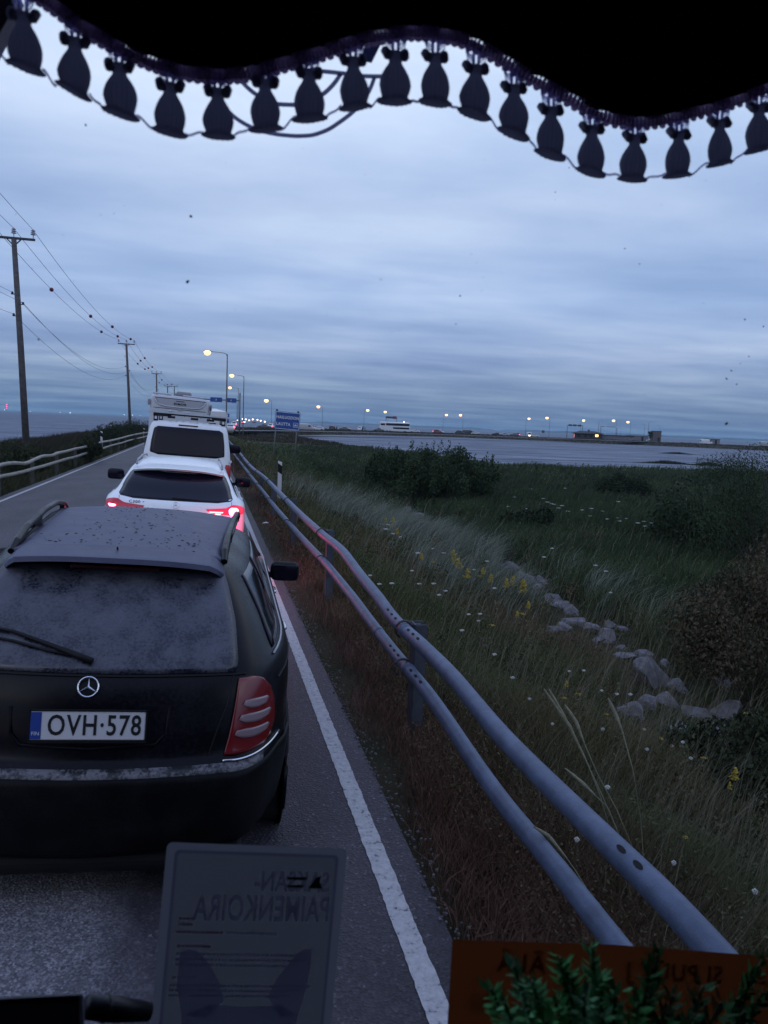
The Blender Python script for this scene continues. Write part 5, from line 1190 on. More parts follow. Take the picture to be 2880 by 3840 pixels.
def grass_right():
    rs = np.random.RandomState(5); parts = []
    def wind(n, m0=.35, sd=.5): return np.abs(rs.normal(m0, .18, n)), rs.normal(-.15, sd, n)
    # polar sampling in the wedge right of the road
    N = 520000; k = (1.3 ** -.35 + rs.rand(N) * (95 ** -.35 - 1.3 ** -.35)) ** (1 / -.35)
    pxs = rs.uniform(380, 1930, N); t = (pxs - D / 2) / FPX
    hf = np.array([math.sin(YAW), math.cos(YAW)]); hr = np.array([math.cos(YAW), -math.sin(YAW)])
    x = k * (hf[0] + hr[0] * t); y = k * (hf[1] + hr[1] * t)
    keep = (x > 1.0) & (y > .5); x, y, k = x[keep], y[keep], k[keep]
    edge = 1.00 + .24 * vnoise(x, y, .5, 31)
    keep = (x > edge) & (rs.rand(len(x)) < np.clip((x - edge) / .35, .15, 1)); x, y, k = x[keep], y[keep], k[keep]
    z = terrain(x, y); keep = z > WZ - .05; x, y, z, k = x[keep], y[keep], z[keep], k[keep]
    m_ = visible_mask(x, y, z + .3); x, y, z, k = x[m_], y[m_], z[m_], k[m_]; n = len(x)
    n1 = vnoise(x, y, 1.6, 3); n2 = vnoise(x, y, .5, 4); n3 = vnoise(x, y, 5, 6); n4 = vnoise(x, y, .22, 14)
    # zones across the bank
    verge = np.clip((2.2 - x) / .8, 0, 1); marsh = np.clip((x - 4.6) / 2.0, 0, 1); slope = 1 - np.maximum(verge, marsh)
    brown = lerpc((.075, .042, .034), (.135, .080, .066), n2); olive = lerpc((.046, .060, .028), (.105, .108, .054), n2); dark = lerpc((.030, .050, .026), (.072, .098, .052), n2)
    c = brown * verge[:, None] + olive * slope[:, None] + dark * marsh[:, None]
    redp = np.clip((n1 - .52) * 5, 0, 1) * (1 - marsh * .8); c = c * (1 - .38 * redp[:, None]) + lerpc((.085, .055, .036), (.13, .090, .060), n4) * (.38 * redp[:, None])
    grn = np.clip((n3 - .5) * 4, 0, 1) * (1 - verge); c = c * (1 - .5 * grn[:, None]) + np.array([.034, .056, .024]) * .5 * grn[:, None]
    # rusty dry patch round the stones
    rx = np.exp(-(((x - 5.3) / 1.3) ** 2 + ((y - 10.8) / 1.6) ** 2)); c = c * (1 - rx[:, None] * .7) + np.array([.13, .065, .055]) * rx[:, None] * .7
    c *= (.65 + .7 * rs.rand(n))[:, None]; c *= np.array([1.42, 1.30, 1.28])
    n5 = vnoise(x, y, .8, 77); hgt = .15 * verge + .32 * slope + .48 * marsh; hgt = hgt * (.35 + .6 * n1 + .7 * n5) * (.5 + .8 * rs.rand(n)); hgt += .25 * np.clip((k - 40) / 40, 0, 1)
    w = np.maximum(.0042, k * .00075) * (.7 + .6 * rs.rand(n)); ln, la = wind(n); ln += .2 * verge * rs.rand(n)
    la = la + (rs.rand(n) < .65) * rs.uniform(-3.1, 3.1, n); hgt = hgt * rockmask(x, y)
    parts.append(blades(x, y, z - .03, hgt, w, ln, la, c, rs))
    # leafy herbs between the blades
    s = (rs.rand(n) < .70) & (x > 1.35); hx, hy, hz_, hk, hh, hc = x[s], y[s], z[s], k[s], hgt[s], c[s]; q = len(hx)
    hx = hx + rs.normal(0, .05, q); hy = hy + rs.normal(0, .05, q); lz = hz_ + hh * (.1 + .85 * rs.rand(q)); sz = np.maximum(.016, hk * .0027) * (.6 + .8 * rs.rand(q))
    a_ = rs.normal(size=(q, 3)); a_ /= np.linalg.norm(a_, axis=1)[:, None]; b_ = np.cross(a_, rs.normal(size=(q, 3))); b_ /= np.linalg.norm(b_, axis=1)[:, None]; P_ = np.stack([hx, hy, lz], 1)
    VV = np.stack([P_ - b_ * sz[:, None] * .3, P_ + a_ * sz[:, None] * .6, P_ + b_ * sz[:, None] * .3, P_ - a_ * sz[:, None] * .6], 1).reshape(-1, 3)
    gcol = hc * .5 + lerpc((.022, .045, .018), (.050, .085, .036), rs.rand(q)) * .5 * (.7 + .6 * rs.rand(q))[:, None]
    parts.append((VV, np.arange(q * 4).reshape(-1, 4), np.zeros((0, 3), int), np.repeat(gcol[:, None, :], 4, 1).reshape(-1, 3)))
    # pale seed stalks
    N = 9000; s = rs.rand(n) < N / n; xx, yy, zz, kk = x[s], y[s], z[s], k[s]; s2 = xx > 1.7; xx, yy, zz, kk = xx[s2], yy[s2], zz[s2], kk[s2]; q = len(xx)
    parts.append(blades(xx, yy, zz, .35 + .55 * rs.rand(q) * np.clip((xx - 1.3) / 1.5, .3, 1), np.maximum(.003, kk * .0006), *[.25 + .4 * rs.rand(q), rs.normal(0, .5, q)], lerpc((.10, .09, .06), (.20, .18, .125), rs.rand(q)), rs))
    V = np.concatenate([p[0] for p in parts]); off = 0; f4 = []; f3 = []; cc = np.concatenate([p[3] for p in parts])
    for p in parts: f4.append(p[1] + off); f3.append(p[2] + off); off += len(p[0])
    return tag(soup('grass', V, np.concatenate(f4), np.concatenate(f3), cc, GRASS), 'dark wild grass and herbs on the bank right of the road', 'grass', kind='stuff')
grass_right()
def silver_grass():
    """tall pale grass combed over by the wind, in drifts on the bank"""
    rs = np.random.RandomState(9); P = []
    drift = [((720, 1090), (870, 1150), 150), ((830, 1130), (1010, 1200), 150), ((980, 1190), (1150, 1250), 110), ((1130, 1220), (1340, 1290), 80), ((690, 1060), (760, 1080), 40), ((960, 1230), (990, 1280), 30)]
    xs, ys, hs = [], [], []
    for (a, b, m_) in drift:
        A, B = gz(*a, -.75), gz(*b, -1.0); L_ = (B - A).length
        for i in range(m_ * 60):
            t = rs.rand(); p = A.lerp(B, t); s = .55 + .04 * p.y; xs.append(p.x + rs.normal(0, s * .6)); ys.append(p.y + rs.normal(0, s * 1.3)); hs.append(1)
    x = np.array(xs); y = np.array(ys); z = terrain(x, y); n = len(x); rm = rockmask(x, y); x, y, z = x[rm > .8], y[rm > .8], z[rm > .8]; n = len(x); cl = vnoise(x, y, .35, 41)
    keep = rs.rand(n) < np.clip((cl - .45) * 4, .04, 1); x, y, z = x[keep], y[keep], z[keep]; n = len(x); k = np.hypot(x, y)
    pale = lerpc((.075, .10, .072), (.32, .34, .28), rs.rand(n) ** 1.8)
    V, a, b, c = blades(x, y, z, .45 + .55 * rs.rand(n), np.maximum(.003, k * .00038), .45 + .55 * rs.rand(n), rs.normal(-.1, .45, n), pale, rs)
    return tag(soup('tall_grass', V, a, b, c, GRASS), 'pale wind-bent tall grass on the bank right of the road', 'grass', kind='stuff')
silver_grass()
def weeds():
    rs = np.random.RandomState(63); Vs = []; Fs = []; Cs = []; off = 0
    for i in range(420):
        y = 2.2 * (34 / 2.2) ** rs.rand(); x = rs.uniform(1.9, 3.2 + .42 * y); 
        if rockmask(np.array([x]), np.array([y]))[0] < .9: continue
        z = th(x, y); h = rs.uniform(.18, .55) * (1 if x > 2.6 else .55); r = h * rs.uniform(.35, .8); cl = [(x + rs.normal(0, r * .5), y + rs.normal(0, r * .5), z + h * rs.uniform(.25, .85), r * .45, h * .32) for _ in range(5)]
        g_ = rs.rand(); c1 = np.array([.060, .085, .042]) * (1 - g_) + np.array([.16, .125, .075]) * g_
        V, F, C = leaf_cloud(cl, 230, max(.030, .0035 * y), tuple(c1 * .35), tuple(c1 * 1.15), rs); Vs.append(V); Fs.append(F + off); Cs.append(C); off += len(V)
    return tag(soup('weeds', np.concatenate(Vs), np.concatenate(Fs), np.zeros((0, 3), int), np.concatenate(Cs), LEAF), 'leafy green weeds mixed into the grass on the bank', 'weeds', kind='stuff')
def reeds_right():
    rs = np.random.RandomState(12); x = []; y = []
    N = 120000; k = rs.uniform(12, 100, N) ** 1.0; pxs = rs.uniform(640, 1950, N); t = (pxs - D / 2) / FPX
    hf = np.array([math.sin(YAW), math.cos(YAW)]); hr = np.array([math.cos(YAW), -math.sin(YAW)]); x = k * (hf[0] + hr[0] * t); y = k * (hf[1] + hr[1] * t)
    z = terrain(x, y); keep = (x > 7) & (z > WZ - .12); x, y, z, k = x[keep], y[keep], z[keep], k[keep]; n = len(x)
    nn = vnoise(x, y, 3, 51); n2 = vnoise(x, y, 14, 52)
    col = lerpc((.018, .028, .018), (.045, .060, .032), nn) * (.7 + .6 * rs.rand(n))[:, None]
    gr = np.clip((n2 - .45) * 4, 0, 1)[:, None]; col = col * (1 - .4 * gr) + np.array([.030, .055, .024]) * .4 * gr
    V, a, b, c = blades(x, y, z - .05, (.45 + .45 * rs.rand(n)) * (.55 + .7 * nn) * rockmask(x, y), np.maximum(.012, k * .0011), .2 + .3 * rs.rand(n), rs.normal(0, .6, n), col, rs)
    return tag(soup('marsh_grass', V, a, b, c, GRASS), 'dark marsh grass between the bank and the bay', 'grass', kind='stuff')
reeds_right()
def grass_left():
    rs = np.random.RandomState(21); N = 150000; k = rs.uniform(7, 150, N); k = 7 * (150 / 7) ** rs.rand(N)
    x = rs.uniform(-17, -4.85, N); y = k; z = terrain(x, y); keep = (z > WZ - .1); x, y, z = x[keep], y[keep], z[keep]
    m_ = visible_mask(x, y, z + .4, .3); x, y, z = x[m_], y[m_], z[m_]; n = len(x); k = np.hypot(x, y)
    nn = vnoise(x, y, 2.5, 61); n2 = vnoise(x, y, .7, 62); tall = np.clip((-6.6 - x) / 3.0, 0, 1); edge = np.clip((-4.95 - x) / .4, .25, 1)
    h = (.16 + .14 * n2) * edge * (1 - tall) + (1.0 + .5 * nn) * tall; h *= (.6 + .6 * rs.rand(n))
    c = lerpc((.026, .036, .018), (.06, .062, .036), n2) * (1 - tall)[:, None] + lerpc((.028, .026, .018), (.062, .055, .040), nn) * tall[:, None]; c *= (.65 + .7 * rs.rand(n))[:, None]
    V, a, b, cc = blades(x, y, z - .03, h, np.maximum(.010, k * .0009), .25 + .3 * rs.rand(n), rs.normal(-.2, .6, n), c, rs)
    return tag(soup('grass', V, a, b, cc, GRASS), 'brown reeds and grass on the bank left of the road', 'grass', kind='stuff')
grass_left()
def grass_spit():
    rs = np.random.RandomState(31); N = 90000; pxs = rs.uniform(500, 1700, N); t = (pxs - D / 2) / FPX; k = rs.uniform(120, 345, N)
    hf = np.array([math.sin(YAW), math.cos(YAW)]); hr = np.array([math.cos(YAW), -math.sin(YAW)]); x = k * (hf[0] + hr[0] * t); y = k * (hf[1] + hr[1] * t)
    bay = poly_sd(BAY, x, y); z = terrain(x, y); keep = (z > WZ - .05) & (bay < -.3) & (bay > -16) | ((k < 210) & (z > WZ) & (np.abs(x) > 5)); x, y, z, k = x[keep], y[keep], z[keep], k[keep]; n = len(x)
    nn = vnoise(x, y, 12, 71); n2 = vnoise(x, y, 40, 72); c = lerpc((.030, .034, .020), (.075, .055, .040), nn) * (.7 + .6 * rs.rand(n))[:, None]
    V, a, b, cc = blades(x, y, z - .05, (.25 + .35 * rs.rand(n)) * (.5 + nn), k * .0012, .2 + .3 * rs.rand(n), rs.rand(n) * 6, c, rs)
    return tag(soup('grass', V, a, b, cc, GRASS), 'low brown grass along the shore of the spit', 'grass', kind='stuff')
grass_spit()

def leaf_cloud(clumps, n, size, c0, c1, rs, squash=.8):
    """leaf-sized quads spread through the clumps. clumps: (x,y,z,rx,rz)"""
    cl = np.array(clumps); wts = cl[:, 3] ** 2 * cl[:, 4]; idx = rs.choice(len(cl), n, p=wts / wts.sum())
    d = rs.normal(size=(n, 3)); d /= np.linalg.norm(d, axis=1)[:, None]; rad = rs.rand(n) ** .42
    base = cl[idx]; P = base[:, :3] + d * rad[:, None] * np.stack([base[:, 3], base[:, 3], base[:, 4]], 1)
    P += rs.normal(0, .05, P.shape) * base[:, 3:4]
    a = rs.normal(size=(n, 3)); a[:, 2] = np.abs(a[:, 2]) + .5; a /= np.linalg.norm(a, axis=1)[:, None]; b = np.cross(a, rs.normal(size=(n, 3))); b /= np.linalg.norm(b, axis=1)[:, None]
    s = size * (.6 + .8 * rs.rand(n))[:, None]; V = np.stack([P - b * s * .28, P + a * s * .5 - b * 0, P + b * s * .28, P - a * s * .5], 1)
    tone = (rs.rand(len(cl)) * .8 + .1)[idx]; col = lerpc(c0, c1, np.clip(tone * .6 + .4 * rs.rand(n), 0, 1))
    return V.reshape(-1, 3), np.arange(n * 4).reshape(-1, 4), np.repeat(col[:, None, :], 4, 1).reshape(-1, 3)
STEM = mat('stem_brown', (.05, .04, .03), .9)
weeds()
def shrub(name, c, rx, hgt, n, leaf, c0, c1, seed, label, group, nclump=16, cat='shrub'):
    rs = np.random.RandomState(seed); g = th(c[0], c[1]); root = empty(name, (c[0], c[1], g), (0, 0, 0), label, cat, group)
    cl = []
    for i in range(nclump):
        a = rs.rand() * 6.28; r = rx * math.sqrt(rs.rand()) * .85; q = 1 - (r / rx) ** 2 * .55; zt = hgt * q * (.35 + .55 * rs.rand()); s = rx * (.22 + .16 * rs.rand())
        cl.append((r * math.cos(a), r * math.sin(a), zt, s, s * 1.25))
    for i in range(nclump):     # upright sprays breaking the outline
        a = rs.rand() * 6.28; r = rx * math.sqrt(rs.rand()) * .8; q = 1 - (r / rx) ** 2 * .5
        cl.append((r * math.cos(a) + .1, r * math.sin(a), hgt * q * (.82 + .3 * rs.rand()), rx * (.05 + .05 * rs.rand()), hgt * (.12 + .12 * rs.rand())))
    V, F, C = leaf_cloud(cl, n, leaf, c0, c1, rs)
    soup('foliage', V, F, np.zeros((0, 3), int), C, LEAF, root)
    mb = MB()
    for (x, y, z, s, sz) in cl: mb.tube([(x * .15, y * .15, -.1), (x * .6, y * .6, z * .5), (x, y, z)], [.022, .014, .006], 5)
    mb.build('stem', STEM, root); return root
WG = 'willow shrubs at the edge of the bay'
for i, (px, py, r, h, lb) in enumerate(((840, 1068, 1.35, 2.2, 'leftmost willow shrub of the clump before the bay'), (885, 1088, 1.35, 2.35, 'rounded willow shrub second from the left in the clump before the bay'), (930, 1075, 1.4, 2.45, 'middle willow shrub of the clump before the bay'),
                                        (975, 1095, 1.45, 2.5, 'broad willow shrub right of the middle in the clump before the bay'), (1030, 1085, 1.3, 2.0, 'rightmost willow shrub of the clump, lowest towards the marsh'))):
    p = gz(px, py, -1.35); shrub('willow_shrub', (p.x, p.y), r, h, 15000, .10, (.018, .030, .016), (.055, .082, .040), 100 + i, lb, WG, 22)
for i, (px, py, z, r, h, c1, lb) in enumerate(((1660, 1500, -1.2, 1.15, 2.3, (.11, .085, .055), 'brownish bush at the right edge above the stones'), (1580, 1340, -1.3, .8, 1.0, (.05, .06, .034), 'low green bush left of the brownish bush'),
                                               (1655, 1240, -1.3, 2.1, 3.0, (.052, .078, .038), 'tall dark green bush at the right edge below the bay'), (1520, 1190, -1.35, 2.1, 2.0, (.046, .072, .034), 'spreading dark bush between the marsh and the right edge'),
                                               (1340, 1075, -1.35, 1.6, 1.0, (.040, .058, .030), 'low rounded bush in the marsh below the bay'), (1130, 1150, -1.3, 1.0, .8, (.036, .052, .028), 'small dark bush in the marsh right of the willow clump'),
                                               (1625, 1060, -1.4, 5.0, 1.1, (.048, .075, .032), 'bright green willow bush against the water at the right edge'), (1470, 1360, -1.3, .40, .45, (.045, .058, .03), 'small leafy bush behind the largest stone'), (1590, 1800, -1.15, .7, .7, (.045, .058, .03), 'leafy bush low at the right edge'))):
    p = gz(px, py, z); shrub('bush', (p.x, p.y), r, h, 18000, .05 if p.y < 20 else .10, (.016, .024, .014), c1, 200 + i, lb, 'bushes on the right bank', 18)
for i, (px, k, x_, r, h, lb) in enumerate(((190, 34, -8.0, .65, 1.25, 'green bush sticking up over the left bank'), (250, 55, -10.2, 1.6, 1.5, 'low bush on the left bank near the second pole'), (60, 30, -9.5, 1.2, 1.1, 'low dark bush right of the nearest utility pole'), (285, 80, -10.5, 2.0, 1.9, 'dark bush on the left bank beyond the second pole'))):
    p = gk(px, k, 0); shrub('bush', (p.x, p.y), r, h, 8000, .09, (.018, .026, .014), (.055, .065, .034), 300 + i, lb, 'bushes on the left bank', 16)
# bare-looking trees by the brown hut
for i, (px, bk, h, lb) in enumerate(((1404, 24, 4.2, 'dark ragged tree left of the brown hut'), (1409, 27, 3.6, 'smaller dark tree touching the brown hut'))):
    P = spit_at(px, bk); rs = np.random.RandomState(400 + i); root = empty('tree', P, (0, 0, 0), lb, 'tree', 'ragged trees by the hut')
    MB().tube([(0, 0, -.2), (.1, 0, h * .5), (.3, 0, h * .8)], [.16, .1, .04], 7).build('trunk', STEM, root)
    cl = [(rs.normal(.2, .7), rs.normal(0, .7), h * rs.uniform(.45, 1), .5, .45) for _ in range(12)]; V, F, C = leaf_cloud(cl, 900, .35, (.018, .022, .016), (.04, .045, .03), rs); soup('crown', V, F, np.zeros((0, 3), int), C, LEAF, root)

# ------------------------------------------------------------------ stones on the bank
STONE = mat('granite', (.065, .063, .068), .85, col2=(.22, .21, .235), vs=7, bump=.9, bs=22, vstops=(.3, .7))
big = {14: 'largest grey stone on the bank, rounded with a split face', 17: 'small pale stone just right of and above the largest stone', 15: 'flat stone tapering away right of the largest stone', 16: 'small pale stone alone in the grass right of the largest stone', 11: 'block stone touching the top of the largest stone', 10: 'angular pale stone second above the largest stone', 18: 'broken pale stone just below the largest stone', 19: 'domed stone below the largest stone, right of the broken one',
       20: 'wide half-buried stone right of the domed stone', 21: 'smooth half-buried boulder lowest on the bank', 7: 'upper end of the long slanting slab', 8: 'lower end of the long slanting slab', 24: 'square stone at the top of the stone row beside tall grass'}
def rock(i, px, py, wpx, hpx):
    p = Vector((ROCKPOS[i][0], ROCKPOS[i][1], 0)); g = th(p.x, p.y); p.z = g + .1; k = Vector((p.x, p.y, p.z - H)).length; w = wpx * k / FPX; h = hpx * k / FPX * 1.25
    bm = bmesh.new(); bmesh.ops.create_icosphere(bm, subdivisions=4, radius=.5)
    rs = random.Random(i + 50); pl = [(Vector((rs.gauss(0, 1), rs.gauss(0, 1), rs.gauss(.3, .8))).normalized(), rs.uniform(.22, .40)) for _ in range(13)]
    for v in bm.verts:
        for n_, d_ in pl:
            q = v.co.dot(n_) - d_
            if q > 0: v.co -= n_ * q * .99
        f = 1 + .07 * mnoise.noise(v.co * 4 + Vector((i * 3.1, 0, 0))) + .03 * mnoise.noise(v.co * 14 + Vector((i * 3.1, 0, 0))); v.co *= f
        v.co = Vector((v.co.x * w * 1.35, v.co.y * w * 1.05, v.co.z * h * 1.25))
    me = bpy.data.meshes.new('rock'); bm.to_mesh(me); bm.free(); me.materials.append(STONE); me.polygons.foreach_set('use_smooth', [True] * len(me.polygons)); me.set_sharp_from_angle(angle=R(16))
    o = bpy.data.objects.new('rock', me); COL.objects.link(o); o.location = (p.x, p.y, g + h * .10); o.rotation_euler = (rs.uniform(-.25, .25), rs.uniform(-.25, .25), rs.uniform(0, 3))
    tag(o, big.get(i) or RLAB[i], 'rock', 'stones along the bank')
ORD = ['topmost', 'second', 'third', 'fourth', 'fifth', 'sixth', 'seventh', 'eighth', 'ninth', 'tenth', 'eleventh', 'twelfth', 'thirteenth', 'fourteenth', 'fifteenth', 'sixteenth', 'seventeenth', 'eighteenth', 'nineteenth', 'twentieth', 'twenty-first', 'twenty-second', 'twenty-third', 'twenty-fourth', 'twenty-fifth', 'twenty-sixth', 'twenty-seventh', 'twenty-eighth', 'twenty-ninth', 'thirtieth', 'thirty-first'] + [t + u for t in ('thirty-', 'forty-') for u in ('second', 'third', 'fourth', 'fifth', 'sixth', 'seventh', 'eighth', 'ninth')]
RLAB = {}
for n_, i in enumerate(sorted(range(len(rocks)), key=lambda q: rocks[q][1])): RLAB[i] = 'small grey stone half hidden in grass, %s counting down the row of stones' % ORD[n_]
for i, r_ in enumerate(rocks): rock(i, *r_)

# ------------------------------------------------------------------ flowers
YEL = mat('yellow_petals', (.34, .26, .02), .7, var=.3, vs=40); WHI = mat('white_petals', (.45, .45, .42), .7); GST = mat('flower_stem', (.05, .07, .03), .8)
def yellow_flower(px, py, s, label, spike=True):
    p = gz(px, py, -.55); g = th(p.x, p.y); 
    for _ in range(6): p = gz(px, py, g + .5); g = th(p.x, p.y)
    s *= .72; h = .5; root = empty('yellow_flower', (p.x, p.y, g), (0, 0, 0), label, 'flower', 'yellow flowers on the bank'); k = math.hypot(p.x, p.y)
    MB().tube([(0, 0, 0), (.02, .01, h * .5), (0, 0, h)], [.005, .004, .003], 5).build('stem', GST, root)
    mb = MB(); rs = random.Random(int(px * 7 + py)); hh = s * k / FPX
    n_ = 60 if spike else 26
    for i in range(n_):
        t = rs.random(); r = hh * (.34 * (1 - t) + .06) if spike else hh * .5; z = h + (t - .5) * hh * (1.0 if spike else .18)
        mb.box((rs.gauss(0, r * .5), rs.gauss(0, r * .5), z), (hh * .13, hh * .13, hh * .08), Matrix.Rotation(rs.uniform(0, 3), 3, 'X') @ Matrix.Rotation(rs.uniform(0, 3), 3, 'Z'))
    mb.build('blossom', YEL, root)
Y3 = [(1105, 715, 34), (1140, 762, 30), (885, 712, 16), (968, 752, 12), (1202, 832, 26), (1310, 822, 24), (1366, 862, 22), (1475, 897, 24), (1518, 882, 26), (1587, 922, 34), (1548, 1112, 16), (1585, 1108, 14), (1625, 1048, 18), (1378, 1190, 14), (690, 480, 26), (640, 470, 18), (560, 400, 24), (720, 540, 16)]
Y5 = [(380, 290, 18), (455, 355, 16), (365, 375, 16), (1450, 850, 34), (1250, 748, 16), (1520, 465, 14), (1418, 590, 18), (1137, 1253, 14), (635, 478, 12), (982, 630, 14), (1415, 925, 20)]
ylab = {0: 'bright yellow goldenrod spike, the largest, high on the bank', 1: 'yellow spike touching the largest goldenrod on its right', 9: 'tall yellow spike rightmost in the row above the stones', 2: 'small yellow flower head left of the largest goldenrod'}
YO = {}
for g_, l_ in ((0, Y3), (1, Y5)):
    for n_, i in enumerate(sorted(range(len(l_)), key=lambda q: l_[q][0])): YO[(g_, i)] = ('leftmost' if n_ == 0 else ORD[n_])
for i, (x, y, s) in enumerate(Y3):
    yellow_flower(*conv4(x, y, 1100, 1700, 1.843), s * 1.15, ylab.get(i) or 'yellow flower spike above the stones, %s of its kind counting from the left' % YO[(0, i)], s > 15)
for i, (x, y, s) in enumerate(Y5):
    yellow_flower(*conv4(x, y, 1900, 2400, 1.693), s, {3: 'yellow spike low on the bank right of the seed stalks', 7: 'single small yellow bloom low near the upper pipe'}.get(i) or 'yellow flower beyond the seed stalks, %s of its kind counting from the left' % YO[(1, i)], s > 17)
# white umbels: one built, the rest copies
def white_proto(p):
    root = empty('white_flower', p, (0, 0, 0), 'tiny white flower head in the dark grass', 'flower', 'white flower heads in the grass')
    MB().tube([(0, 0, 0), (.01, 0, .2), (0, 0, .42)], [.004, .003, .003], 4).build('stem', GST, root); mb = MB(); rs = random.Random(3)
    for i in range(16): a = rs.uniform(0, 6.28); r = .022 * math.sqrt(rs.random()); mb.box((r * math.cos(a), r * math.sin(a), .43 + rs.uniform(0, .01) - r * .2), (.011, .011, .006), Matrix.Rotation(a, 3, 'Z'))
    mb.build('flower_head', WHI, root); return root
wf = []; NWF = []
for (x, y) in ((1007, 985), (1052, 955), (870, 908), (970, 905), (1390, 928), (1280, 1165), (1290, 1115), (1515, 1562), (1340, 742), (1250, 800), (595, 910), (655, 490), (690, 552), (640, 520), (740, 575), (860, 685), (1040, 685), (965, 655), (1390, 1400), (820, 815), (1165, 1232), (1212, 1120), (530, 850), (680, 905)): wf.append(conv4(x, y, 1100, 1700, 1.843))
NWF.append(len(wf))
for (x, y) in ((398, 205), (37, 250), (603, 328), (145, 385), (290, 545), (608, 577), (700, 350), (785, 352), (1050, 682), (1118, 657), (890, 705), (1365, 768), (445, 1283), (1575, 1615), (1060, 1430), (1168, 760), (490, 200), (875, 577), (640, 948)): wf.append(conv4(x, y, 1900, 2400, 1.693))
NWF.append(len(wf))
for (x, y) in ((232, 285), (262, 308), (285, 318), (303, 322), (330, 345), (350, 330), (372, 220), (390, 365), (480, 358), (538, 348), (530, 395), (610, 365), (640, 415), (700, 408), (718, 428), (760, 412), (833, 440), (870, 430), (880, 460), (920, 440), (935, 455), (972, 425), (990, 430), (1010, 432), (1028, 425), (1050, 420), (1075, 435), (1060, 490), (1100, 465), (1155, 480), (290, 600), (238, 655), (565, 708), (630, 745), (660, 880), (1372, 870), (1145, 290), (155, 225), (710, 305), (10, 335), (50, 275), (130, 350)): wf.append(conv4(x, y, 1900, 1700, 1.693))
pro = None
for i, (px, py) in enumerate(wf):
    g = -.9; p = gz(px, py, g)
    for _ in range(8): p = gz(px, py, g + .55 if p.y > 12 else g + .42); g = th(p.x, p.y)
    if pro is None: pro = white_proto((p.x, p.y, g)); o = pro
    else: o = copy_tree(pro); o.location = (p.x, p.y, g)
    zi = 0 if i < NWF[0] else (1 if i < NWF[1] else 2)
    o['label'] = ('tiny white flower head on the slope between the guardrail and the stones', 'tiny white flower head low on the bank below the largest stone', 'tiny white flower head in the drift across the marsh')[zi]; o['group'] = ('white flowers on the slope', 'white flowers low on the bank', 'white flowers in the marsh')[zi]
    s = max(.5, math.hypot(p.x, p.y) / 9.5) * rnd.uniform(.8, 1.25); o.scale = (s, s, 1.25 if p.y > 12 else 1.0)
# tall seed stalks leaning beyond the near pipes
SEED = mat('seed_head', (.22, .20, .13), .8, var=.25, vs=60); SST = mat('dry_stem', (.17, .17, .10), .8)
def stalk(pts5, label, head=3, fat=1.0):
    """points in picture rows of the lower right zoom, at 3.4 m"""
    P = []
    for (x, y) in pts5:
        q = conv4(x, y, 1900, 2400, 1.693); P.append(gy(q[0], q[1], 3.0 - .25 * ((y - 300) / 1300)))
    b = P[-1]; g = th(b.x, b.y); root = empty('seed_stalk', (b.x, b.y, g), (0, 0, 0), label, 'grass stalk', 'seed stalks behind the near pipes')
    rel = [p - Vector((b.x, b.y, g)) for p in P] + [Vector((.03, 0, 0))]
    MB().tube(rel[head - 1:], .0026, 6).build('stem', SST, root, smooth=True)
    mb = MB(); hp = []
    for i in range(head - 1): hp += [rel[i].lerp(rel[i + 1], t) for t in (0, .25, .5, .75)]
    hp.append(rel[head - 1]); n = len(hp); mb.tube(hp, [.002 + .0065 * fat * math.sin(math.pi * (j + .6) / (n + .3)) * (.85 + .3 * ((j * 7) % 3) / 2) for j in range(n)], 7); mb.build('seed_head', SEED, root)
stalk([(237, 312), (340, 460), (400, 550), (520, 800), (620, 1020), (720, 1260)], 'tallest pale seed stalk leaning left behind the upper pipe', 4)
stalk([(370, 412), (440, 520), (490, 650), (580, 860), (700, 1080), (820, 1370)], 'pale seed stalk just right of the tallest one', 3)
stalk([(645, 370), (690, 470), (740, 600), (800, 820), (850, 1130), (870, 1420)], 'greyish upright seed stalk right of the pair', 3)
stalk([(370, 815), (470, 900), (560, 985), (640, 1060), (690, 1180), (730, 1290)], 'low seed stalk bending left under the pair', 3)
stalk([(268, 312), (345, 450), (420, 590), (510, 780), (590, 980), (640, 1150)], 'thin seed stalk crossing the tallest one', 3, .8)
stalk([(170, 1185), (260, 1240), (380, 1385), (440, 1470), (520, 1600), (600, 1690)], 'short seed stalk hanging over the lower pipe', 3)
# litter on the verge
p = gz(573, 1133, -.08); mb = MB(); mb.prism([(-.06, 0, 0), (.02, -.03, .01), (.07, .0, .005), (.03, .04, .02), (-.03, .03, .012)], (0, 0, .008)); tag(mb.build('litter', mat('paper', (.6, .6, .6), .7), loc=(p.x, p.y, th(p.x, p.y) + .05)), 'scrap of white litter on the verge beside the edge line', 'litter')
# grassy islets in the bay
for i, (x, y, L_, lb) in enumerate(((480, 700, 9, 'thin reed islet near the far shore of the bay'), (350, 825, 8, 'long low reed islet in the middle of the bay'), (890, 850, 5, 'bushy reed islet nearest the marsh'))):
    q = ((2400 + x / 3.456) / 1.736, (1500 + y / 3.456) / 1.736); p = gz(*q, WZ); rs = np.random.RandomState(600 + i); n = 1500; u = rs.normal(0, L_ * .33, n); v_ = rs.normal(0, .5, n)
    X, Y_ = u * .98 + v_ * .2, -u * .2 + v_; V, a, b, c = blades(X, Y_, np.full(n, -.1), .15 + .55 * np.exp(-(u / L_ * 3) ** 2) * rs.rand(n), np.full(n, .09), .2 + .2 * rs.rand(n), rs.rand(n) * 6, lerpc((.02, .026, .018), (.045, .05, .03), rs.rand(n)), rs)
    o = soup('reed_islet', V, a, b, c, GRASS); o.location = (p.x, p.y, WZ); tag(o, lb, 'reeds', 'reed islets in the bay')

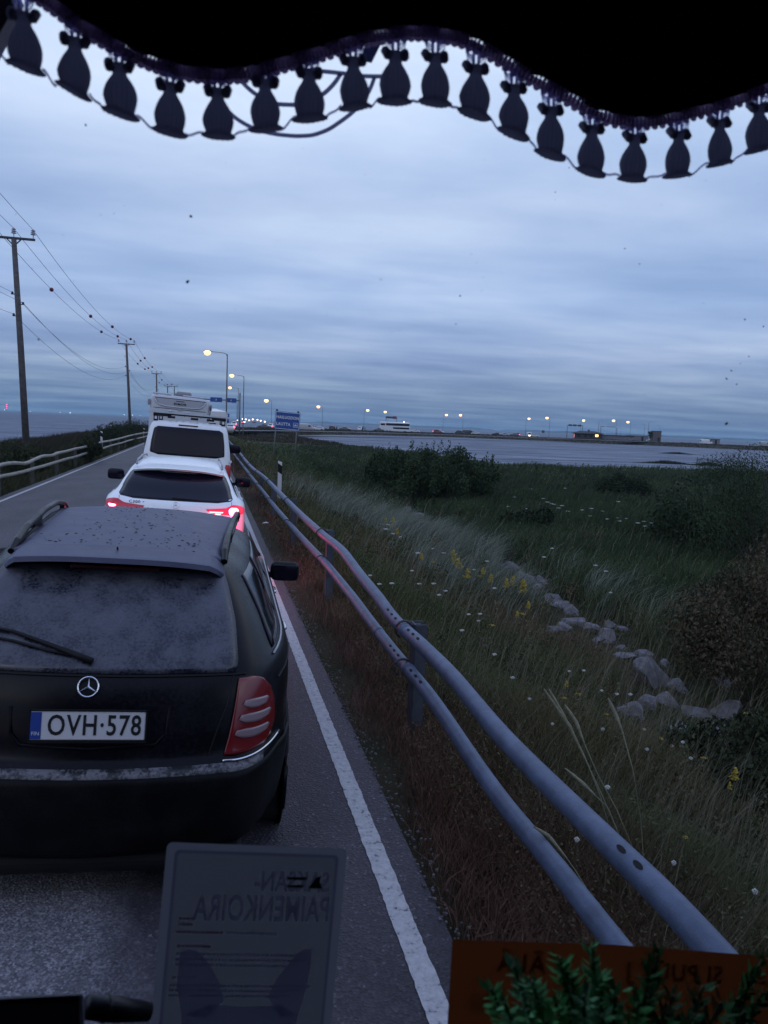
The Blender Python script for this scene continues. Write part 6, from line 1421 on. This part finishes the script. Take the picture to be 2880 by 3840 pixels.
# ------------------------------------------------------------------ far lights on the left horizon
def far_mast(px, ytop, k, label):
    P = gk(px, k, 0); hz = (1538 + .04 * px * 1.736) / 1.736; h = (hz - ytop) * k / FPX + 3; root = empty('lit_mast', (P.x, P.y, 0), (0, 0, 0), label, 'mast')
    MB().tube([(0, 0, -2), (0, 0, h)], 4, 8).build('shaft', mat('mast_grey', (.2, .2, .22), .7), root)
    for f in (.35, .65, .95): MB().lathe([(3, -3), (7, 0), (3, 3)], 10, (0, 0, h * f)).build('warning_light', mat('far_red', (.8, .05, .1), .5, emit=(1, .08, .2), es=9), root)
far_mast(14.5, 873, 8500, 'tall mast with three red warning lights on the left horizon')
for px, lb in ((10, 'white light low beside the red mast'), (65, 'white light right of the nearest pole on the horizon'), (130, 'bluish light alone on the left horizon'), (151.5, 'faint light between the two nearest poles'), (268, 'faint light far left of the van'), (287, 'bright light right of the second pole on the horizon'), (303, 'faint wide light left of the motorhome on the horizon')):
    k = 8800; P = gk(px, k, 6); o = MB().lathe([(2, -3), (6, 0), (2, 3)], 10).build('harbour_light', mat('far_white', (.9, .9, .8), .5, emit=(.9, 1, .95), es=7), smooth=True); o.location = P; tag(o, lb, 'light', 'harbour lights on the left horizon')

FL = [(513, 908, 'leftmost of the lights past the gantry post'), (524, 905, 'light between the gantry post and the second lamp'), (531, 906, 'light right of the second lamp pole'), (538, 908, 'pinkish light in the string past the bend'), (546, 906, 'light in the middle of the string past the bend'), (556, 907, 'bright light in the string past the bend'), (563, 909, 'light near the right end of the string past the bend'), (572, 911, 'last light of the string, left of the fourth lamp'), (867, 927, 'light on the shore right of the coach'), (872, 912, 'tiny bluish light above the shore right of the coach')]
for px, py, lb in FL:
    k = 620; P = gk(px, k, 0); hzr = (1538 + .04 * px * 1.736) / 1.736; P.z = H + (hzr - py) * k / FPX
    o = MB().lathe([(.1, -.6), (.75, 0), (.1, .6)], 10).build('harbour_light', mat('far_warm', (.9, .8, .7), .5, emit=(1, .72, .55), es=4), smooth=True); o.location = P; tag(o, lb, 'light', 'harbour lights past the bend')
# ------------------------------------------------------------------ inside the motorhome we look out of
def S1(px, py, ox, oy, s): return ((ox + px / s) / 1.736, (oy + py / s) / 1.736)
CL = mat('curtain_black', (.004, .004, .006), .95, var=.2, vs=60); BRD = thin_mat('braid_grey', (.80, .70, .88), .5); TAS = thin_mat('tassel_thread', (.50, .50, .62), .5); THR = thin_mat('loop_thread', (.75, .75, 1), .8)
CY = .80
def cz(px, py, Y=CY): return gy(px, py, Y)
edge1 = [(-300, -300), (-60, -160), (110, -75), (230, 0), (330, 75), (430, 140), (530, 195), (640, 245), (740, 280), (860, 303), (960, 308), (1060, 300), (1160, 275), (1280, 240), (1400, 205), (1500, 170), (1600, 145), (1659, 135)]
edge2 = [(60, 126), (120, 123), (200, 128), (300, 145), (400, 180), (500, 235), (600, 300), (700, 355), (800, 410), (900, 465), (1000, 503), (1100, 513), (1200, 503), (1300, 480), (1400, 455), (1500, 425), (1600, 385), (1720, 340), (1900, 280), (2300, 240)]
E = [(x * .5, y * .5) for x, y in edge1] + [((x + 1659) * .5, y * .5) for x, y in edge2]
fe = pchip([e[0] for e in E], [e[1] for e in E]); ex = np.linspace(E[0][0], E[-1][0], 260)
cur = empty('valance_curtain', (0, CY, 2.7), (0, 0, 0), 'black scalloped curtain with braid and hanging tassels along the top of the windscreen', 'curtain')
def rel(v): return Vector(v) - Vector((0, CY, 2.7))
A = [rel(cz(x, fe(x)) + Vector((0, .006 * math.sin(x * .09), 0))) for x in ex]; B_ = [Vector((a.x * 1.05, a.y + .03 + .01 * math.sin(i * .4), .35)) for i, a in enumerate(A)]
rows = 6; mb = MB(); vs = []
for j in range(rows + 1): vs += [a.lerp(b, j / rows) + Vector((0, .012 * math.sin(i * .23) * j / rows, 0)) for i, (a, b) in enumerate(zip(A, B_))]
n = len(A); mb.add(vs, [(j * n + i, j * n + i + 1, (j + 1) * n + i + 1, (j + 1) * n + i) for j in range(rows) for i in range(n - 1)]); solid(mb.build('fabric', CL, cur, smooth=True), .004)
# ribbed braid along the edge
tr = MB(); Ln = 0; step = .0031; last = None; cnt = 0
for i in range(len(ex) - 1):
    a, b = rel(cz(ex[i], fe(ex[i]))), rel(cz(ex[i + 1], fe(ex[i + 1]))); L_ = (b - a).length; t = (b - a).normalized(); nn_ = Vector((t.z, 0, -t.x))
    if nn_.z > 0: nn_ = -nn_
    m_ = max(1, int(L_ / step))
    for j in range(m_):
        c = a.lerp(b, j / m_) + Vector((0, -.004, 0)); cnt += 1; low = .0088 + .0012 * abs(math.sin(cnt * .55))
        tr.tube([c - nn_ * .001, c + nn_ * low * .5 - Vector((0, .0014, 0)), c + nn_ * low], .0021, 5)
bk_A = [rel(cz(x, fe(x))) for x in ex]; bk_B = []
for i, a in enumerate(bk_A):
    t = (bk_A[min(i + 1, len(bk_A) - 1)] - bk_A[max(i - 1, 0)]).normalized(); nn_ = Vector((t.z, 0, -t.x)); nn_ = nn_ if nn_.z < 0 else -nn_; bk_B.append(a + nn_ * .0092)
tr.band(bk_A, bk_B, (0, .001, 0))
tr.build('braid_trim', BRD, cur, smooth=True)
lobes = MB()
for i in range(0, len(ex) - 1, 2):
    x = ex[i]; a, b = rel(cz(x, fe(x))), rel(cz(x + 1, fe(x + 1))); t = (b - a).normalized(); nn_ = Vector((t.z, 0, -t.x)); nn_ = nn_ if nn_.z < 0 else -nn_
    lobes.lathe([(.001, -.0034), (.0036, -.002), (.0042, 0), (.0036, .002), (.001, .0034)], 8, a + nn_ * .0094, sy=.5)
lobes.build('braid_scallops', BRD, cur, smooth=True)
tas = [(100, 55, 110, 300), (325, 165, 315, 400), (515, 275, 520, 500), (735, 360, 733, 580), (940, 385, 945, 595), (1145, 345, 1150, 565), (1335, 305, 1340, 520), (1525, 250, 1535, 470)] + [(x + 1659, y, u + 1659, v) for x, y, u, v in ((50, 225, 45, 445), (222, 235, 220, 450), (398, 285, 388, 500), (562, 370, 560, 585), (722, 465, 718, 675), (900, 545, 893, 750), (1085, 585, 1072, 780), (1275, 570, 1265, 765), (1450, 520, 1450, 715), (1620, 455, 1620, 655))]
prof = [(.30, 0.0), (.36, .03), (.33, .10), (.28, .15), (.24, .20), (.30, .26), (.40, .34), (.50, .44), (.57, .55), (.60, .65), (.57, .76), (.52, .85), (.50, .89), (.58, .93), (.66, .965), (.62, .99), (.4, 1.0)]
bases = []
for ti, (x0, y0, x1, y1) in enumerate(tas):
    T = rel(cz(x0 * .5, y0 * .5)); Bm = rel(cz(x1 * .5, y1 * .5)); ax = (Bm - T); Lh = ax.length; wid = Lh * .50
    e0 = fe(x0 * .5 - 12); e1 = fe(x0 * .5 + 12); slope = (e1 - e0) / 24
    root = MB(); up = -ax.normalized(); side = Vector((1, 0, 0)); side = (side - up * side.dot(up)).normalized(); fr = up.cross(side)
    vs = []; n = 96; jit = rnd.uniform(.94, 1.06)
    for (r, t) in prof:
        for k in range(n):
            a = 2 * math.pi * k / n; rr = r * wid * jit * (1 + .07 * math.cos(a * 18 + t * 2) + .03 * math.sin(a * 5 + ti) + .02 * math.sin(t * 9 + ti * 2)); q = T + ax * t
            tl = -slope * .55 * r * wid * math.cos(a) * max(0, t - .6) * 2.5
            vs.append(q + side * rr * math.cos(a) * (1 if r < .6 or t < .9 else 1.06) + fr * rr * math.sin(a) * .62 + Vector((0, 0, tl)))
    fs = [(i * n + k, i * n + (k + 1) % n, (i + 1) * n + (k + 1) % n, (i + 1) * n + k) for i in range(len(prof) - 1) for k in range(n)] + [tuple(range(n - 1, -1, -1)), tuple(range((len(prof) - 1) * n, len(prof) * n))]
    root.add(vs, fs); to = root.build('tassel', TAS, cur, smooth=True)
    kb = MB()
    for sg in (-1, 1):
        for j in range(3): kb.lathe([(.001, -.004), (.0035, -.003), (.005, 0), (.0035, .003), (.001, .004)], 9, T + side * sg * (wid * .36 + .0006 * j) + Vector((0, (j - 1) * .003, -.003 + .0032 * j)) + ax * .04)
    kb.build('bow_knot', TAS, to, smooth=True)
    lp = MB(); top = rel(cz(x0 * .5, fe(x0 * .5) + 15)); kn = T + Vector((0, 0, .002))
    for off in (-.0035, -.0018, .0018, .0035): lp.tube([kn + Vector((off, 0, -.004)), top + Vector((off * 1.1, 0, .008))], .0009, 5)
    for sg in (-1, 1):
        xx = x0 * .5 + sg * 20; tp = rel(cz(xx, fe(xx) + 14))
        for j in range(4):
            o_ = (j - 1.5) * .0022; mid = kn.lerp(tp, .55) + Vector((sg * (.002 + abs(o_) * .6), (j - 1.5) * .001, o_ * 1.3 + (-.003 if (slope * sg < 0) else .0)))
            lp.tube([kn + Vector((sg * .003, 0, 0)), kn.lerp(mid, .5) + Vector((0, 0, o_ * .8)), mid, mid.lerp(tp, .6) + Vector((sg * .001, 0, o_ * .5)), tp + Vector((0, 0, .004))], .0007, 5)
    lp.build('loops', THR, to, smooth=True)
    bases.append((Bm - ax * .04, side, wid))
# twisted cord joining the tassels
bl = [(rel(cz(-20, 95)), Vector((1, 0, 0)), .0)] + bases + [(rel(cz(1700, 320)), Vector((1, 0, 0)), .0)]
for i in range(len(bl) - 1):
    a = bl[i][0] + bl[i][1] * bl[i][2] * .6; b = bl[i + 1][0] - bl[i + 1][1] * bl[i + 1][2] * .6; b.z += .001
    cd_ = MB()
    for ph in (0, math.pi):
        cd_.tube([a.lerp(b, t) + Vector((0, .0009 * math.cos(t * 26 + ph), .0011 * math.sin(t * 26 + ph) + .003 * math.sin(math.pi * 2 * t) * ((i % 2) * 2 - 1) * .4)) for t in np.linspace(0, 1, 22)], .00055, 5)
    cd_.build('cord', THR, cur, smooth=True)
# grey ring emblem stuck on the glass behind the fringe
RS = thin_mat('ring_sticker_grey', (.14, .15, .26), .9)
GYp = .93
def ringband(pts, w, mb):
    P = [gy(*S1(x, y, 820, 100, 2.37), GYp) for x, y in pts]; fx_ = []
    A, B = [], []
    for i, p in enumerate(P):
        t = (P[min(i + 1, len(P) - 1)] - P[max(i - 1, 0)]).normalized(); n_ = Vector((t.z, 0, -t.x)); ww = w if not isinstance(w, list) else w[i]; ww *= GYp / FPX / 2.37 / 1.736; A.append(p + n_ * ww / 2); B.append(p - n_ * ww / 2)
    mb.add(A + B, [(i, i + 1, len(A) + i + 1, len(A) + i) for i in range(len(A) - 1)])
def arcpts(pts, n=60):
    t = [0.0]
    for i in range(1, len(pts)): t.append(t[-1] + math.dist(pts[i], pts[i - 1]))
    a, b = pchip(t, [p[0] for p in pts]), pchip(t, [p[1] for p in pts]); return [(a(q), b(q)) for q in np.linspace(0, t[-1], n)]
mb = MB(); ringband(arcpts([(-40, 560), (30, 680), (120, 785), (200, 845), (290, 893), (430, 940), (560, 962), (700, 972), (800, 968), (950, 925), (1080, 845), (1190, 760), (1290, 650), (1350, 545), (1385, 450)]), 34, mb)
rst = mb.build('ring_sticker', RS); tag(rst, 'grey-blue ring emblem with inner arc and crossbar on the windscreen behind the fringe', 'sticker')
mb = MB(); ringband(arcpts([(120, 330), (170, 440), (240, 525), (340, 608), (440, 665), (540, 690), (690, 695), (820, 665), (940, 590), (1030, 500), (1085, 420)]), 36, mb); mb.build('inner_arc', RS, rst)
mb = MB(); ringband(arcpts([(480, 345), (550, 355), (700, 378), (870, 392), (1100, 415), (1300, 440), (1450, 442), (1600, 395)]), 36, mb); ringband(arcpts([(860, 240), (950, 262), (1060, 235)], 12), 22, mb); mb.build('crossbar', RS, rst)
mb = MB(); mb.prism([gy(*S1(x, y, 820, 100, 2.37), GYp) for x, y in ((1330, 100), (1470, 100), (1360, 322), (1245, 300))], (0, .0002, 0)); mb.build('tab', RS, rst)

# laminated sheet standing on the dashboard, seen from behind: its print shows through reversed
SH = thin_mat('sheet_back', (.115, .115, .135)); SHR = thin_mat('sheet_rim', (.15, .15, .18), .6); SIN = thin_mat('show_through_ink', (.86, .86, .95), .85); SDK = mat('dark_ink', (.008, .009, .02), .5); SRD = thin_mat('reddish_print', (.75, .55, .65), .7)
PY = .88
def sheet():
    c = [gy(361, 1819, PY), gy(750, 1833, PY), gy(708, 2290, PY - .03), gy(318, 2290, PY - .03)]
    root = empty('laminated_sheet', c[3], (0, 0, 0), 'grey laminated sheet about a German shepherd, its mirrored print showing through', 'poster')
    q = [p - c[3] for p in c]
    def at(u, v, d=0): a = q[0].lerp(q[1], u); b = q[3].lerp(q[2], u); return a.lerp(b, v) + Vector((0, -d, 0))
    def rounded(u0, u1, v0, v1, r, d):
        o = []
        for cu, cv, a0 in ((u1 - r, v0 + r, -90), (u1 - r, v1 - r, 0), (u0 + r, v1 - r, 90), (u0 + r, v0 + r, 180)):
            for k in range(6): a = R(a0 + k * 18); o.append(at(cu + r * math.cos(a), cv + r * math.sin(a), d))
        return o
    o1, o2, o3 = rounded(0, 1, 0, 1, .03, 0), rounded(.045, .955, .033, .97, .025, 0), rounded(.062, .938, .048, .96, .02, 0); n_ = len(o1)
    MB().add(o1 + o2, [(i, (i + 1) % n_, n_ + (i + 1) % n_, n_ + i) for i in range(n_)]).build('laminate', SHR, root)
    MB().add(o2 + o3, [(i, (i + 1) % n_, n_ + (i + 1) % n_, n_ + i) for i in range(n_)]).build('border_line', thin_mat('sheet_line', (.075, .075, .11), .6), root)
    pp = MB().add(o3, [tuple(range(n_))]).build('paper', SH, root)
    ux = (q[1] - q[0]).normalized(); uz = (q[0] - q[3]).normalized(); W_ = (q[1] - q[0]).length; Hh = (q[0] - q[3]).length
    def place(u, v, d=.0018):
        m_ = Matrix.Identity(4); p = at(u, v, d); yv = ux.cross(uz)
        for i in range(3): m_[i][0] = ux[i]; m_[i][1] = uz[i]; m_[i][2] = -yv[i] if False else yv[i]; m_[i][3] = p[i]
        return m_
    text_mesh('lettering', 'SAKSAN-', W_ * .155, SIN, pp, place(.70, .165), mirror=True, extrude=.0001, bold=.0007, spacing=1.05, sx=.66)
    text_mesh('lettering', 'PAIMENKOIRA', W_ * .195, SIN, pp, place(.55, .295), mirror=True, extrude=.0001, bold=.0008, spacing=1.06, sx=.57)
    lg = MB()
    for (u0, u1, v0, v1) in ((.665, .785, .137, .150), (.67, .77, .175, .187)): lg.prism([at(u0, v0, .0026), at(u1, v0, .0026), at(u1 - .01, v1, .0026), at(u0, v1, .0026)], (0, .0003, 0))
    lg.prism([at(u, v, .0026) for u, v in ((.79, .190), (.81, .165), (.835, .135), (.862, .130), (.855, .155), (.875, .187))], (0, .0003, 0)); lg.build('logo', SDK, pp)
    rs = random.Random(4); tx = MB(); tr_ = MB()
    for v, u0, u1, red in ((.338, .10, .18, 1), (.365, .10, .18, 1), (.40, .09, .34, 1), (.40, .36, .64, 0), (.465, .10, .28, 1), (.50, .10, .84, 0), (.525, .10, .84, 0), (.55, .10, .78, 0), (.61, .09, .22, 0), (.645, .08, .86, 0), (.668, .08, .80, 0), (.692, .08, .72, 0)):
        u = u0
        while u < u1:
            l = rs.uniform(.008, .035); (tr_ if red else tx).prism([at(u, v, .0022), at(min(u + l, u1), v, .0022), at(min(u + l, u1), v + .0105, .0022), at(u, v + .0105, .0022)], (0, .0002, 0)); u += l + .006
    tx.build('small_print', SIN, pp); tr_.build('red_print', SRD, pp)
    dg_ = MB()      # the two ears and the face of the dog in the picture
    for pl in (((.12, .50), (.17, .485), (.23, .50), (.28, .55), (.35, .64), (.38, .72), (.30, .80), (.16, .79), (.12, .66)), ((.62, .70), (.66, .62), (.74, .52), (.80, .475), (.845, .475), (.85, .55), (.83, .68), (.80, .79), (.70, .80))):
        dg_.prism([at(u, v, .00155) for u, v in pl], (0, .0002, 0))
    dg_.prism([at(u, v, .0015) for u, v in ((.16, .79), (.30, .74), (.5, .75), (.7, .74), (.80, .79), (.78, .90), (.70, 1), (.22, 1), (.17, .9))], (0, .0002, 0)); dg_.build('dog_picture', thin_mat('faint_print', (.82, .83, .93), .9), pp)
    return root
sheet()
# orange card, also seen from behind
def orange_card():
    Y = .86; c = [gy(977, 2030, Y), gy(1330, 2041, Y), gy(1720, 2070, Y), gy(1700, 2330, Y - .02), gy(960, 2330, Y - .02)]
    root = empty('orange_card', c[4], (0, 0, 0), 'dark orange card with mirrored dark letters behind the green plant', 'card')
    q = [p - c[4] for p in c]; pn = MB().add(q, [(0, 1, 2, 3, 4)]).build('card_panel', thin_mat('orange_card', (.10, .027, .008)), root)
    ux = (q[2] - q[0]).normalized(); uz = (q[0] - q[4]).normalized(); yv = ux.cross(uz); ink = mat('brown_ink', (.06, .012, .006), .6)
    def pl(px, py):
        p = gy(px, py, Y) - c[4] - Vector((0, .0012, 0)); m_ = Matrix.Identity(4)
        for i in range(3): m_[i][0] = ux[i]; m_[i][1] = uz[i]; m_[i][2] = yv[i]; m_[i][3] = p[i]
        return m_
    text_mesh('lettering', 'ÄLÄ', .034, ink, pn, pl(1125, 2078), mirror=True, extrude=.0003, bold=.0006, spacing=1.2)
    text_mesh('lettering', 'SI PUUT J', .034, ink, pn, pl(1455, 2098), mirror=True, extrude=.0003, bold=.0006, spacing=1.15)
    text_mesh('lettering', 'AI', .034, ink, pn, pl(1040, 2150), mirror=True, extrude=.0003, bold=.0006, spacing=1.15)
orange_card()
# artificial plant in front of the card
def plant():
    rs = np.random.RandomState(77); b = gy(1340, 2320, .60); root = empty('potted_plant', b, (0, 0, 0), 'bushy green plant in front of the orange card', 'plant')
    sprigs = [(1110, 2085, .60), (1150, 2120, .58), (1210, 2068, .60), (1235, 2110, .59), (1280, 2045, .62), (1300, 2110, .58), (1420, 2062, .60), (1400, 2110, .59), (1060, 2135, .60), (1090, 2165, .57), (1140, 2180, .55), (1200, 2160, .56), (1260, 2150, .55), (1330, 2140, .57), (1380, 2165, .55), (1455, 2150, .57), (1520, 2130, .60), (1560, 2165, .58), (1500, 2190, .55), (1610, 2185, .58), (1650, 2070, .64), (1660, 2140, .62), (1440, 2200, .54), (1300, 2195, .53), (1180, 2205, .53)]
    V = []; F = []; C = []; st = MB()
    for (px, py, Y) in sprigs:
        T = gy(px, py, Y) - b; base = Vector((T.x * .55, T.y * .4, -.02)); st.tube([base, base.lerp(T, .6), T], .0015, 5)
        ax = (T - base).normalized()
        tone = rs.rand()
        for j in range(130):
            t = rs.rand() ** .7; p = T - ax * t * .075 + Vector(rs.normal(0, .002, 3)); a = rs.rand() * 6.28
            s1 = ax.cross(Vector((math.cos(a), math.sin(a), .3))).normalized(); d = (s1 * .9 + ax * .65).normalized(); l = .0125 * (.5 + .9 * rs.rand()); w = l * .20; sd_ = d.cross(ax).normalized()
            o = len(V); V += [p, p + d * l * .5 + sd_ * w, p + d * l + ax * .002, p + d * l * .5 - sd_ * w]; F.append((o, o + 1, o + 2, o + 3))
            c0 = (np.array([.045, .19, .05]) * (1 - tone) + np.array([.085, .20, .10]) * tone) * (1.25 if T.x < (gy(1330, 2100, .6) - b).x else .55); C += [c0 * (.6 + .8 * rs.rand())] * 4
    soup('leaves', np.array([tuple(v) for v in V]), np.array(F), np.zeros((0, 3), int), np.array(C), LEAF, root); st.build('stems', GST, root)
    MB().lathe([(.04, -.16), (.055, -.15), (.065, -.06), (.06, -.055), (.03, -.06)], 24).build('pot', mat('pot_brown', (.06, .035, .025), .7), root, smooth=True)
plant()
# dark objects low at the left: a flat case and a round grip on the dashboard
p = [gy(-60, 2162, .70), gy(175, 2150, .70), gy(182, 2330, .66), gy(-60, 2330, .66)]
root = empty('dark_case', p[3], (0, 0, 0), 'flat black case with a pale edge low at the left on the dashboard', 'case')
MB().prism([v - p[3] for v in p], (0, .003, 0)).build('case_body', mat('case_black', (.010, .010, .011), .6), root)
MB().tube([p[0] - p[3], p[1] - p[3]], .0012, 6).tube([p[1] - p[3], p[2] - p[3]], .0022, 6).build('edge_strip', mat('edge_grey', (.12, .12, .15), .5), root)
MB().lathe([(.0018, -.0006), (.0018, .0006)], 12, gy(153, 2167, .698) - p[3], 'Y').build('snap_button', mat('edge_grey', (.12, .12, .15), .5), root)
a, b = gy(186, 2175, .72), gy(322, 2186, .74)
g = MB(); g.tube([a, a.lerp(b, .45), b], [.011, .012, .0085], 16); gr = g.build('torch', mat('grip_black', (.006, .006, .014), .5), smooth=True); tag(gr, 'short black rounded torch lying between the case and the laminated sheet', 'torch')
MB().tube([a.lerp(b, .28), a.lerp(b, .31)], .0128, 16).build('ring', mat('ring_black', (.02, .02, .03), .5), gr)

# cabin shell: ceiling, walls and dashboard of our own motorhome
CAB = mat('cabin_lining', (.05, .045, .045), .85, var=.1, vs=3)
def cab(name, c, d): return tag(MB().box(c, d).build(name, CAB), kind='structure')
cab('cabin_ceiling', (-.25, -.55, 2.88), (2.6, 3.2, .04)); cab('cabin_wall', (-1.52, -.55, 2.0), (.04, 3.2, 1.80)); cab('cabin_wall', (1.02, -.55, 2.0), (.04, 3.2, 1.80)); cab('cabin_wall', (-.25, -2.15, 2.0), (2.6, .04, 1.80)); cab('cabin_floor', (-.25, -.75, 1.08), (2.6, 2.8, .04))
nose = MB().rbox((-.25, 1.06, .60), (2.4, .14, .84), .07, 4).build('front_panel', mat('own_front', (.05, .045, .05), .6)); tag(nose, 'dark front panel of our own vehicle below the windscreen', 'vehicle front')
db = MB().rbox((-.25, .70, 1.04), (2.5, .56, .16), .05, 4).build('dashboard', mat('dashboard_dark', (.012, .012, .014), .7, bump=.2, bs=200)); tag(db, 'dark dashboard shelf under the windscreen of our own vehicle', 'dashboard')
# windscreen: clear pane, its pillar and the specks of dirt on it
def windscreen():
    root = empty('windscreen', (0, 1.0, 1.2), (0, 0, 0), 'clear windscreen dotted with small dirt specks and squashed insects', 'windscreen')
    tm = bpy.data.materials.new('clear_pane'); tm.use_nodes = True; nt = tm.node_tree; nt.nodes.clear(); o = nd(nt, 'ShaderNodeOutputMaterial'); t = nd(nt, 'ShaderNodeBsdfTransparent'); t.inputs[0].default_value = (1, 1, 1, 1); nt.links.new(t.outputs[0], o.inputs[0])
    MB().box((-.25, 0, .84), (2.5, .004, 1.68)).build('pane', tm, root)
    pil = MB(); q = [gy(x, y, .955) - Vector((0, 1, 1.2)) for x, y in ((-160, -60), (38, -20), (30, 18), (0, 71), (-160, 380))]; pil.prism(q, (0, .03, 0)); pil.build('pillar', mat('pillar_grey', (.16, .14, .20), .7), root)
    mb = MB(); rs = random.Random(8)
    def speck(px, py, r, el=1.0):
        c = gy(px, py, .99) - Vector((0, 1, 1.2)); k = .99 / FPX * r * .7; n = 9; ph = rs.uniform(0, 3); a = rs.uniform(0, 3)
        vs = []
        for i in range(n):
            t = i / n * 6.283; rr = k * rs.uniform(.6, 1.2); x, z = rr * math.cos(t) * el, rr * math.sin(t); vs.append(c + Vector((x * math.cos(a) - z * math.sin(a), 0, x * math.sin(a) + z * math.cos(a))))
        mb.prism(vs, (0, .0012, 0))
    for px, py, r, el in ((412, 467, 4, 1.2), (405, 608, 5, 1.3), (994, 639, 2.6, 1), (1570, 915, 4, 1.6), (1350, 537, 2, 1), (1382, 570, 2, 1), (823, 604, 1.5, 1), (1570, 818, 5, .5), (1580, 800, 4, .5), (1592, 830, 3, .6), (1618, 770, 2.5, .5), (1600, 785, 2.2, .6), (1230, 362, 2, 1), (1200, 415, 1.6, 1), (985, 700, 1.8, 1), (1610, 690, 1.8, 2), (1650, 705, 1.8, 1.5), (185, 270, 3, 1), (83, 733, 2.6, 1), (275, 155, 2.4, 1), (270, 770, 2, 1), (1060, 260, 1.5, 1)): speck(px, py, r, el)
    for _ in range(60): speck(rs.uniform(0, 1659), rs.uniform(300, 900), rs.uniform(.5, 1.1))
    mb.build('dirt_specks', mat('dirt', (.06, .06, .075), .9), root)
windscreen()

# air over the sea
hz = MB().box((0, 3500, 5.5), (21000, 13400, 17)).build('haze', bpy.data.materials.new('haze')); hm_ = hz.data.materials[0]; hm_.use_nodes = True; nt = hm_.node_tree; nt.nodes.clear()
o_ = nd(nt, 'ShaderNodeOutputMaterial'); pv = nd(nt, 'ShaderNodeVolumePrincipled'); pv.inputs['Color'].default_value = (.55, .80, .98, 1); pv.inputs['Density'].default_value = 1.8e-4; pv.inputs['Anisotropy'].default_value = 0; nt.links.new(pv.outputs[0], o_.inputs['Volume']); tag(hz, kind='stuff')
